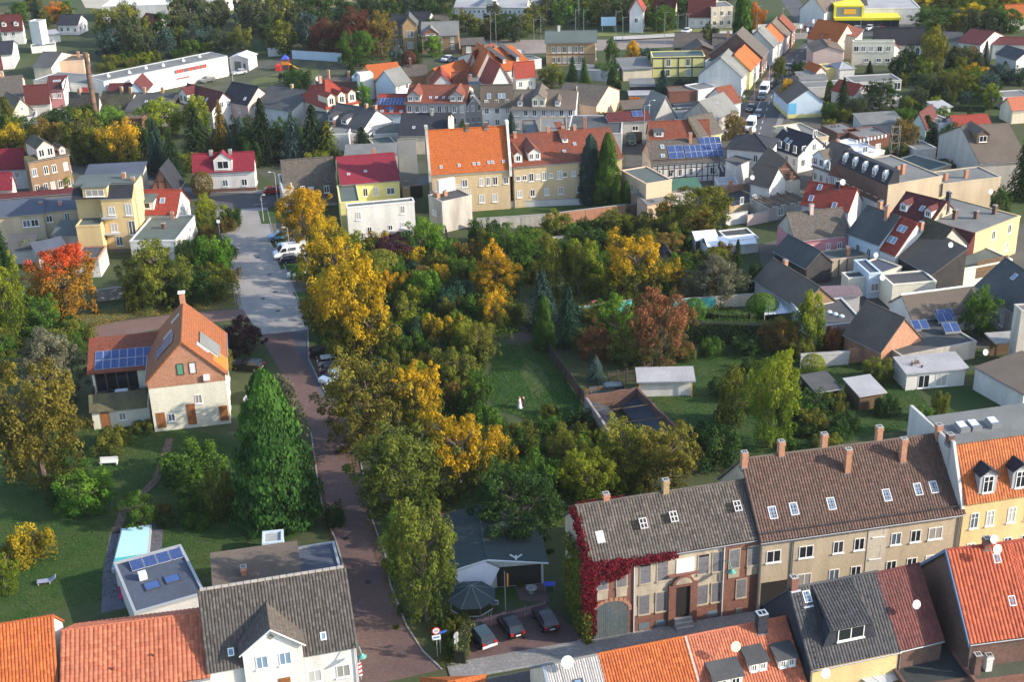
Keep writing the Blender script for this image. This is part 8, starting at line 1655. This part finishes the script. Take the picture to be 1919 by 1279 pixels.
def s1(t,h):rnd(t,h,.42,'30');m=MB();m.box(-.42,.42,-.06,-.04,h-1.05,h-.5);m.build('zone_panel',[white],t);m=MB();m.box(-.3,.3,-.066,-.06,h-.85,h-.65);m.build('pictogram',[plain('picto_blue',(.1,.22,.42),.5)],t)
sign((820,1232),3.1,'round speed limit sign with white panel at the street corner',.2,s1)
def s2(t,h):m=MB();m.box(-.1,.75,-.05,-.03,h-.2,h+.05);m.build('name_plate',[BLUS],t)
sign((826,1227),2.6,'blue street name plate on a post beside the round speed sign',.5,s2)
def s3(t,h):m=MB();m.tube((0,.04,h),(0,.06,h),.36,.36,20);m.box(-.3,.3,.04,.06,h-.9,h-.4);m.build('sign_back',[plain('sign_back',(.4,.42,.43),.4,.4)],t)
sign((858,1243),3.2,'grey backed traffic sign before the narrow hedge',.9,s3);sign((829,1010),3.2,'red no entry sign behind the light corner tree',.1,lambda t,h:rnd(t,h,.36,None,True))
def s4(t,h):m=MB();m.box(-.3,.3,-.05,-.03,h-.35,h+.25);m.build('sign_face',[white],t)
sign((412,440),2.6,'white square sign at the verge of the parking road',.1,s4);sign((441,568),2.4,'thin white marker post at the end of the verge',0,lambda t,h:None)
def s5(t,h):m=MB();m.box(-.3,.3,-.05,-.03,h-.3,h+.3);m.build('sign_face',[BLUS],t);m=MB();m.prism([(-.2,h-.18),(.2,h-.18),(0,h+.15)],-.056,-.05);m.build('pictogram',[white],t)
sign((308,560),2.0,'small blue and white sign at the edge of the lawn',.1,s5)
def s6(t,h):
    m=MB();m.box(-.16,.16,-.08,-.04,.5,2.0);m.build('board',[white],t)
    for k in range(3):m=MB();m.prism([(-.16,.62+k*.5),(.16,.78+k*.5),(.16,1.0+k*.5),(-.16,.84+k*.5)],-.086,-.08);m.build('red_stripe',[REDS],t)
sign((677,1275),2.0,'red and white striped warning board at the white house corner',.2,s6)
g=P(1140,58);t=thing('billboard','pale blue billboard beyond the railway','billboard',g);m=MB();m.box(-2.2,2.2,-.1,.1,1.6,4.2);m.build('panel',[plain('bill_blue',(.45,.62,.75),.5)],t);
for x in (-1.8,1.8):m=MB();m.tube((x,0,0),(x,0,1.6),.08);m.build('leg',[GALV],t)
for i,(x,y,h_) in enumerate(((1001,92,11),(1014,86,10),(1079,78,12),(1094,78,12),(1154,76,11),(1167,76,9),(1207,60,10),(1229,60,10),(920,84,12),(930,86,12),(1245,84,12),(1349,58,9),(1417,60,10),(1465,58,9),(1270,72,9),(1285,70,9))):
    g=P(x,y);t=thing('railway_mast','slim grey mast along the railway line','mast',g,0,'masts along the railway');FILL.append((t,'slim grey'));m=MB();m.tube((0,0,0),(0,0,h_*.8),.08,.05,6);m.build('post',[plain('mast_grey',(.2,.21,.22),.6)],t);m=MB();m.tube((0,0,h_*.8-.6),(1.6,0,h_*.8-.3),.04,.03,5);m.build('arm',[GALV],t)
for i,(x,y) in enumerate(((1500,68),(1512,74),(1540,66),(1523,58))):
    g=P(x,y);t=thing('crossing_barrier',('left','near','right','far')[i]+' red and white barrier of the level crossing','barrier',g,.4);m=MB();m.tube((0,0,0),(0,0,3.4),.07);m.build('post',[GALV],t);m=MB();m.box(-.3,.3,-.1,.1,2.4,3.4);m.build('signal_board',[white],t);m=MB();m.tube((0,0,1.1),(3.4,0,2.2 if i % 2 else 4.4),.06);m.build('boom',[REDS],t)
def fence(pts,h,label,mat,step=2.2,board=.16,gap=.02,cap=None,name='fence'):
    W_=[P(*p) for p in pts];o=W_[0].copy();t=thing(name,label,'fence',o);m=MB()
    for a,b in zip(W_,W_[1:]):
        d=b-a;L=d.length;u=d.normalized();q=Vector((-u.y,u.x,0));n=max(1,round(L/step))
        for k in range(n+1):c=a+u*L*k/n-o;pm=MB();pm.obox(c+Vector((0,0,h*.53)),u*.06,q*.06,Vector((0,0,h*.53)));pm.build('post',[mat],t)
        k=0.0
        while k < L-board:m.obox(a-o+u*(k+board/2)+q*.05+Vector((0,0,h*.5+R_.uniform(-.03,.03))),u*(board/2),q*.012,Vector((0,0,h*.47)));k += board+gap
        for z in (h*.25,h*.8):m.obox((a+b)/2-o+Vector((0,0,z)),u*L/2,q*.025,Vector((0,0,.05)))
    f=m.build('boards',[mat],t);f['kind']='stuff';return t
DW_=rough_mat('fence_dark',(.085,.06,.05),(.045,.035,.032),1.0,9)
fence([(1000,610),(1030,665),(1045,690),(1068,722),(1096,762)],1.9,'dark plank fence running down beside the grass clearing',DW_);fence([(1096,748),(1150,738)],1.5,'weathered picket fence behind the roofless shed',WALL['wood'],2.2,.09,.06)
fence([(1140,726),(1192,716),(1236,698)],2.2,'open slat fence of tall thin stakes by the garden cabin',DW_,1.6,.05,.22);fence([(864,480),(892,520)],1.8,'grey blue board fence before the grey annex',rough_mat('fence_blue',(.16,.18,.2),(.1,.11,.12),1,8));fence([(822,405),(838,448)],1.6,'dark mesh fence along the alley by the big house',DW_,2,.04,.1)
fence([(872,1188),(945,1168)],1.25,'pink picket fence along the forecourt below the pavilion',rough_mat('fence_pink',(.36,.22,.21),(.28,.17,.16),1.5,8),1.6,.09,.05);fence([(947,1168),(1022,1148)],1.25,'pinkish gate of lattice pickets behind the forecourt cars',rough_mat('fence_pink',(.36,.22,.21)),1.9,.07,.09,name='gate')
def gwall(a,b,h,label,mat,name='garden_wall'):
    p,q=P(*a),P(*b);d=q-p;t=thing(name,label,'wall',p,math.atan2(d.y,d.x));L=d.length;m=MB();m.box(0,L,0,.24,0,h);m.build('wall',[mat],t);m=MB();m.box(-.04,L+.04,-.05,.29,h,h+.07);m.build('coping',[CONC],t)
    for k in range(int(L/4)+1):m=MB();m.box(k*4,k*4+.3,-.04,0,0,h);m.build('pier',[mat],t)
TEALW=rough_mat('plaster_teal',(.08,.42,.38),(.1,.32,.28),.6,6,.8)
gwall((1086,598),(1184,584),1.9,'turquoise painted garden wall left of the fresh green tree',TEALW);gwall((1262,584),(1340,578),1.9,'turquoise painted garden wall behind the clipped ball tree',TEALW);gwall((1340,578),(1412,573),1.9,'beige garden wall behind the curved hedge',WALL['cream']);gwall((1008,470),(1128,452),2.0,'old cream garden wall behind the olive trees',WALL['cream'])
gwall((895,432),(1020,424),2.2,'old brick and plaster wall below the blurred lawn',WALL['dirty']);gwall((1020,424),(1180,404),2.2,'long brick garden wall under the ivy thicket',BRKO);gwall((1180,404),(1232,396),2.0,'red brick wall before the peach block',BRK);gwall((1360,424),(1400,418),2.2,'white garden wall before the weathered outbuilding',WALL['white']);gwall((1400,424),(1440,416),2.0,'rose garden wall with red creeper',WALL['rose'])
gwall((1240,570),(1308,558),1.6,'tumbled brick ruin wall above the turquoise wall',BRKO);gwall((184,566),(234,560),2.0,'grey concrete panel fence closing the blurred yard',CONC);gwall((503,106),(545,104),2.4,'left white panel wall of the playground',WALL['lgrey']);gwall((548,110),(640,116),2.4,'long pale blue panel wall of the playground',WALL['blue']);gwall((1420,56),(1506,53),1.6,'yellowish wall beside the level crossing',WALL['pale']);gwall((1640,68),(1690,76),1.6,'white wall by the supermarket car park',WALL['white'])
gwall((900,392),(1140,382),1.2,'low pale wall behind the blurred lawn of the big house',WALL['lgrey'])
def dpt(px,z):return P(px[0],px[1],z)
for px,z,lab,k in (((1062,1254),7.2,'large white dish on the grey corrugated roof at the bottom',1.25),((1377,1222),6.9,'white dish with yellow centre on the salmon roof',1.0),((1715,1142),8.2,'white dish on the maroon roof',.9),((1860,1020),12.6,'upper white dish on the red ridge',.9),((1866,1040),12.2,'lower white dish on the red ridge',1.0),((1545,1272),4.4,'white dish under the eave beside the yellow wall',1.0),((1652,527),4.1,'white dish on the corner of the cream box',1.0),((1640,484),4.4,'white dish on the pale blue oriel house',.9),((1578,348),9.0,'white dish above the crimson three skylight roof',1.1),((1412,248),9.5,'white dish on the white hipped corner house',1.0),((1780,465),8.0,'white dish on the patchy white gable',.9),((596,153),9,'white dish behind the cream villa',1.2),((1409,338),8.0,'white dish by the brown tile hung gable',.9),((1855,365),10.6,'white dish on the flat grey roof of the yellow block',.9),((1845,667),3.4,'small white dish on the yard roof at the right',.9)):
    p=dpt(px,z);dish(lab,p,.35,.48*k,plain('dish_yellow',(.75,.66,.4),.4) if 'yellow centre' in lab else None,.55*k,'satellite dishes on the roofs')
g=P(948,1152);t=thing('flagpole','flagpole with a hanging black red and gold flag','flagpole',g);m=MB();m.tube((0,0,0),(0,0,5.2),.045,.03);m.build('pole',[GALV],t)
for k,c_ in enumerate(((.015,.015,.015),(.45,.02,.02),(.72,.50,.02))):
    m=MB();pts=[(.05+.11*k,5.1-.1*k),(.16+.11*k,5.05-.12*k),(.15+.09*k,3.3-.05*k),(.05+.09*k,3.35)]
    m.prism(pts,-.03+.04*k,.01+.04*k);m.build('flag_stripe',[plain('flag%d' % k if 0 else ('flag_black','flag_red','flag_gold')[k],c_,.8)],t)
g=P(967,1046,3.6);t=thing('bird_figure','white bird figure with spread wings on the bungalow roof','figure',(g.x,g.y,3.3));m=MB();m.ring([(.001,0),(.12,.1),(.1,.4),(.05,.6),(.001,.66)],10);m.build('body',[white],t)
for s in (-1,1):m=MB();m.prism([(0,.35),(s*.6,.75),(s*.65,.6),(0,.15)][::s],-.03,.03);m.build('wing',[white],t)
g=P(996,1112);t=thing('fountain','round stone fountain basin on the brick terrace','fountain',g);m=MB();m.ring([(.3,0),(.22,.3),(.55,.55),(.6,.65),(.48,.62),(.001,.5)],16);m.build('basin',[CONC],t);m=MB();m.ring([(.1,.5),(.06,.8),(.18,.95),(.001,.95)],10);m.build('bowl',[CONC],t)
g=P(1030,1106);t=thing('trampoline','small blue topped garden table near the creeper','table',g);m=MB();m.box(-.6,.6,-.4,.4,.7,.75);m.build('top',[plain('mat_blue',(.04,.07,.42),.6)],t);t.name='garden_table'
for sx in (-.5,.5):m=MB();m.box(sx-.03,sx+.03,-.35,.35,0,.7);m.build('leg',[GALV],t)
for i,(x,y) in enumerate(((972,1082),(985,1078),(1000,1082),(1012,1090),(975,1100))):shrub_at(P(x,y),.9,.9+.3*(i % 2),'bush%d' % (i % 3),('rust','orange','olive','grey','green')[i],('rust','orange','olive','grey green','green')[i]+' potted plant on the bungalow terrace')
g=P(928,1140);t=thing('notice_board','small framed notice board on the pink picket fence','sign',(g.x,g.y-.5,.75));m=MB();m.box(-.36,.36,-.05,.0,0,.55);m.build('frame',[WOODW],t);m=MB();m.box(-.3,.3,-.06,-.05,.06,.49);m.build('panel',[plain('panel_blue',(.1,.13,.2),.4)],t)
def slabbox(pts,z0,z1,label,name,cat,mat,part='slab'):
    W_=[P(*p) for p in pts];o=sum(W_,Vector())/len(W_);t=thing(name,label,cat,(o.x,o.y,0));m=MB();m.slab([tuple(Vector((p.x-o.x,p.y-o.y,z1))) for p in W_],z1-z0);m.build(part,[mat],t);return t,o
sheet('pool_terrace',[(206,1000),(308,975),(300,1060),(288,1130),(190,1150),(192,1080)],rough_mat('terrace_violet',(.13,.12,.15),(.09,.085,.1),.4,4),Z*2)
t,o=slabbox([(210,1076),(278,1066),(285,990),(228,998)],0,.5,'swimming pool under a pale turquoise cover','swimming_pool','pool',plain('pool_rim',(.35,.37,.4),.5),'rim')
W_=[P(*p) for p in ((213,1072),(275,1063),(282,993),(231,1000))]
for k in range(9):m=MB();a0,a1=W_[0].lerp(W_[3],k/9),W_[1].lerp(W_[2],k/9);b0,b1=W_[0].lerp(W_[3],(k+.94)/9),W_[1].lerp(W_[2],(k+.94)/9);m.slab([tuple(Vector((p.x-o.x,p.y-o.y,.62))) for p in (a0,a1,b1,b0)],.1);m.build('cover_slat',[plain('pool_teal' if k < 2 else 'pool_pale',(.08,.42,.40) if k < 2 else (.42,.68,.74),.25)],t)
strip('path',[(318,822),(308,860),(292,900),(262,930),(232,960),(216,1000)],1.0,PATHP,Z*2)
house((252,1150),(384,1112),3.0,R=(290,1035),kind='flat',wall='lgrey',roof='blue',label='grey flat roofed extension with two blue roof lights beside the pool',win=[],trim=True);h=HS[-1]
for fx,fy in ((.38,.4),(.68,.42)):skylight(h.t,(h.W*fx,h.D*fy,2.92),0,0,1.6,1.5,frame=plain('sky_dark',(.06,.06,.07)),pane=plain('pane_blue',(.05,.10,.26),.15))
panels(h.t,(h.W*.2,h.D*.75,2.95),(1,0,0),(0,1,.15),4,1,1.3,1.7,.08);m=MB();m.box(-.4,.4,-.4,.4,0,.7);m.build('roof_vent',[white],h.t,(h.W*.3,h.D*.58,2.9))
house((405,1108),(560,1085),3.2,R=(470,1030),kind='shed',pitch=14,wall='cream',roof='brown',label='brown tiled outbuilding behind the grey gabled roof',win=[],wr=[],chim=[(.35,.3,1.5,BRKO)]);house((562,1085),(640,1072),3.0,R=(600,1020),kind='flat',wall='lgrey',roof='blue',label='blue grey flat roof at the red paved street beside the brown outbuilding',win=[],trim=True)
house((492,1020),(530,1016),2.2,D=2.4,kind='flat',wall='blue',roof='light',name='garden_shed',cat='shed',label='small pale blue garden box below the huge cypress',win=[],trim=False)
g=P(232,1122);t=thing('garden_chair','bright pink garden lounge chair on the pool terrace','chair',g,.3);PK=plain('cushion_pink',(.55,.02,.14),.7);m=MB();m.box(-.4,.4,-.6,.4,.3,.45);m.build('seat',[PK],t);m=MB();m.obox((0,.55,.75),(.4,0,0),(0,.12,.38),(0,-.06,.03));m.build('backrest',[PK],t)
for sx in (-.33,.33):
    for sy in (-.5,.35):m=MB();m.box(sx-.03,sx+.03,sy-.03,sy+.03,0,.3);m.build('leg',[GALV],t)
g=P(87,1094);t=thing('sun_lounger','grey sun lounger on the lawn at the lower left','lounger',g,.2);m=MB();m.box(-.9,.5,-.35,.35,.3,.38);m.build('seat',[plain('lounger_grey',(.25,.27,.36),.7)],t);m=MB();m.obox((.75,0,.55),(.3,0,.22),(0,.35,0),(-.02,0,.03));m.build('backrest',[plain('lounger_grey',(.25,.27,.36))],t)
for sx in (-.8,.4):m=MB();m.box(sx-.03,sx+.03,-.32,.32,0,.3);m.build('leg',[GALV],t)
g=P(205,872);t=thing('garden_bench','pale wooden garden bench below the terrace wing','bench',g,.05);m=MB();m.box(-1.1,1.1,-.3,.3,.42,.5);m.build('seat',[WOODW],t);m=MB();m.box(-1.1,1.1,.26,.32,.5,1.0);m.build('backrest',[WOODW],t)
for sx in (-.95,.95):m=MB();m.box(sx-.05,sx+.05,-.28,.3,0,.42);m.build('leg',[WOODW],t)
g=P(536,130);t=thing('play_tower','red playground tower with blue roof and yellow slide','playground tower',g);RD=plain('play_red',(.45,.04,.03),.5)
for sx in (-.9,.9):
    for sy in (-.9,.9):m=MB();m.box(sx-.1,sx+.1,sy-.1,sy+.1,0,3.0);m.build('post',[RD],t)
m=MB();m.box(-1,1,-1,1,1.4,1.55);m.build('platform',[RD],t);m=MB();m.box(-1,1,-1.02,-.98,1.5,2.3);m.build('guard_panel',[plain('play_orange',(.6,.2,.02),.5)],t);m=MB();m.ring([(1.5,0),(.001,1.2)],4);m.build('roof',[plain('play_blue',(.05,.09,.40),.5)],t,(0,0,3.0)).rotation_euler=(0,0,math.pi/4)
m=MB();m.obox((2.2,0,.85),(1.25,0,-.72),(0,.4,0),(0,0,.06));m.build('slide',[plain('play_yellow',(.72,.42,.02),.4)],t)
g=P(522,132);t=thing('play_house','small red play cabin beside the playground tower','play house',g);m=MB();m.box(-.7,.7,-.7,.7,0,1.3);m.build('wall',[RD],t);m=MB();m.ring([(1.1,0),(.001,.8)],4);m.build('roof',[RD],t,(0,0,1.3)).rotation_euler=(0,0,math.pi/4)
for i,(x,y) in enumerate(((700,650),)):pass
tree(542,498,572,536,'oval1','green','young street tree in the lower parking bay before the white car',low=.3)
LM=[]
for o in COL.objects:
    lb=o.get('label')
    if lb and o.parent is None and not o.get('group') and o.get('category') not in ('tree','bush') and len(lb.split()) <= 9:LM.append((lb,o.location.copy()))
CW={'green':'green','dark':'dark green','olive':'olive','bright':'bright green','lime':'lime green','goldgreen':'gold flecked','brown':'brownish','bluedk':'blue green','farg':'grey green','walnut':'rusty','teal':'deep green','spruce':'black green','yellow':'yellow'}
used=set()
for t,colr in FILL:
    p=t.location;q=px_of(p);best=None
    for d,lb,lp in sorted((((lp-p).length),lb,lp) for lb,lp in LM)[:40]:
        r=px_of(lp);dx,dy=q[0]-r[0],q[1]-r[1]
        rel=('right of' if dx > 0 else 'left of') if abs(dx) > abs(dy)*1.2 else ('in front of' if dy > 0 else 'behind')
        s='%s %s %s the %s' % (CW.get(colr,colr),t['category'] if t['category'] != 'tree' else t.name.split('.')[0].replace('_',' ').replace('deciduous tree','tree'),rel,lb)
        if s not in used and len(s.split()) <= 16:best=s;break
    if best:used.add(best);t['label']=best
m=MB();m.box(-620,620,-60,1100,-1.0,84.0);hm=bpy.data.materials.new('haze');hm.use_nodes=True;hn=hm.node_tree.nodes;hn.remove(hn['Principled BSDF'])
pv=hn.new('ShaderNodeVolumePrincipled');pv.inputs['Color'].default_value=(.82,.88,.96,1);pv.inputs['Density'].default_value=.00005;hm.node_tree.links.new(pv.outputs[0],hn['Material Output'].inputs['Volume'])
hz=m.build('haze',[hm]);hz['kind']='stuff';tag(hz,'thin pale blue haze in the air over the town','haze')
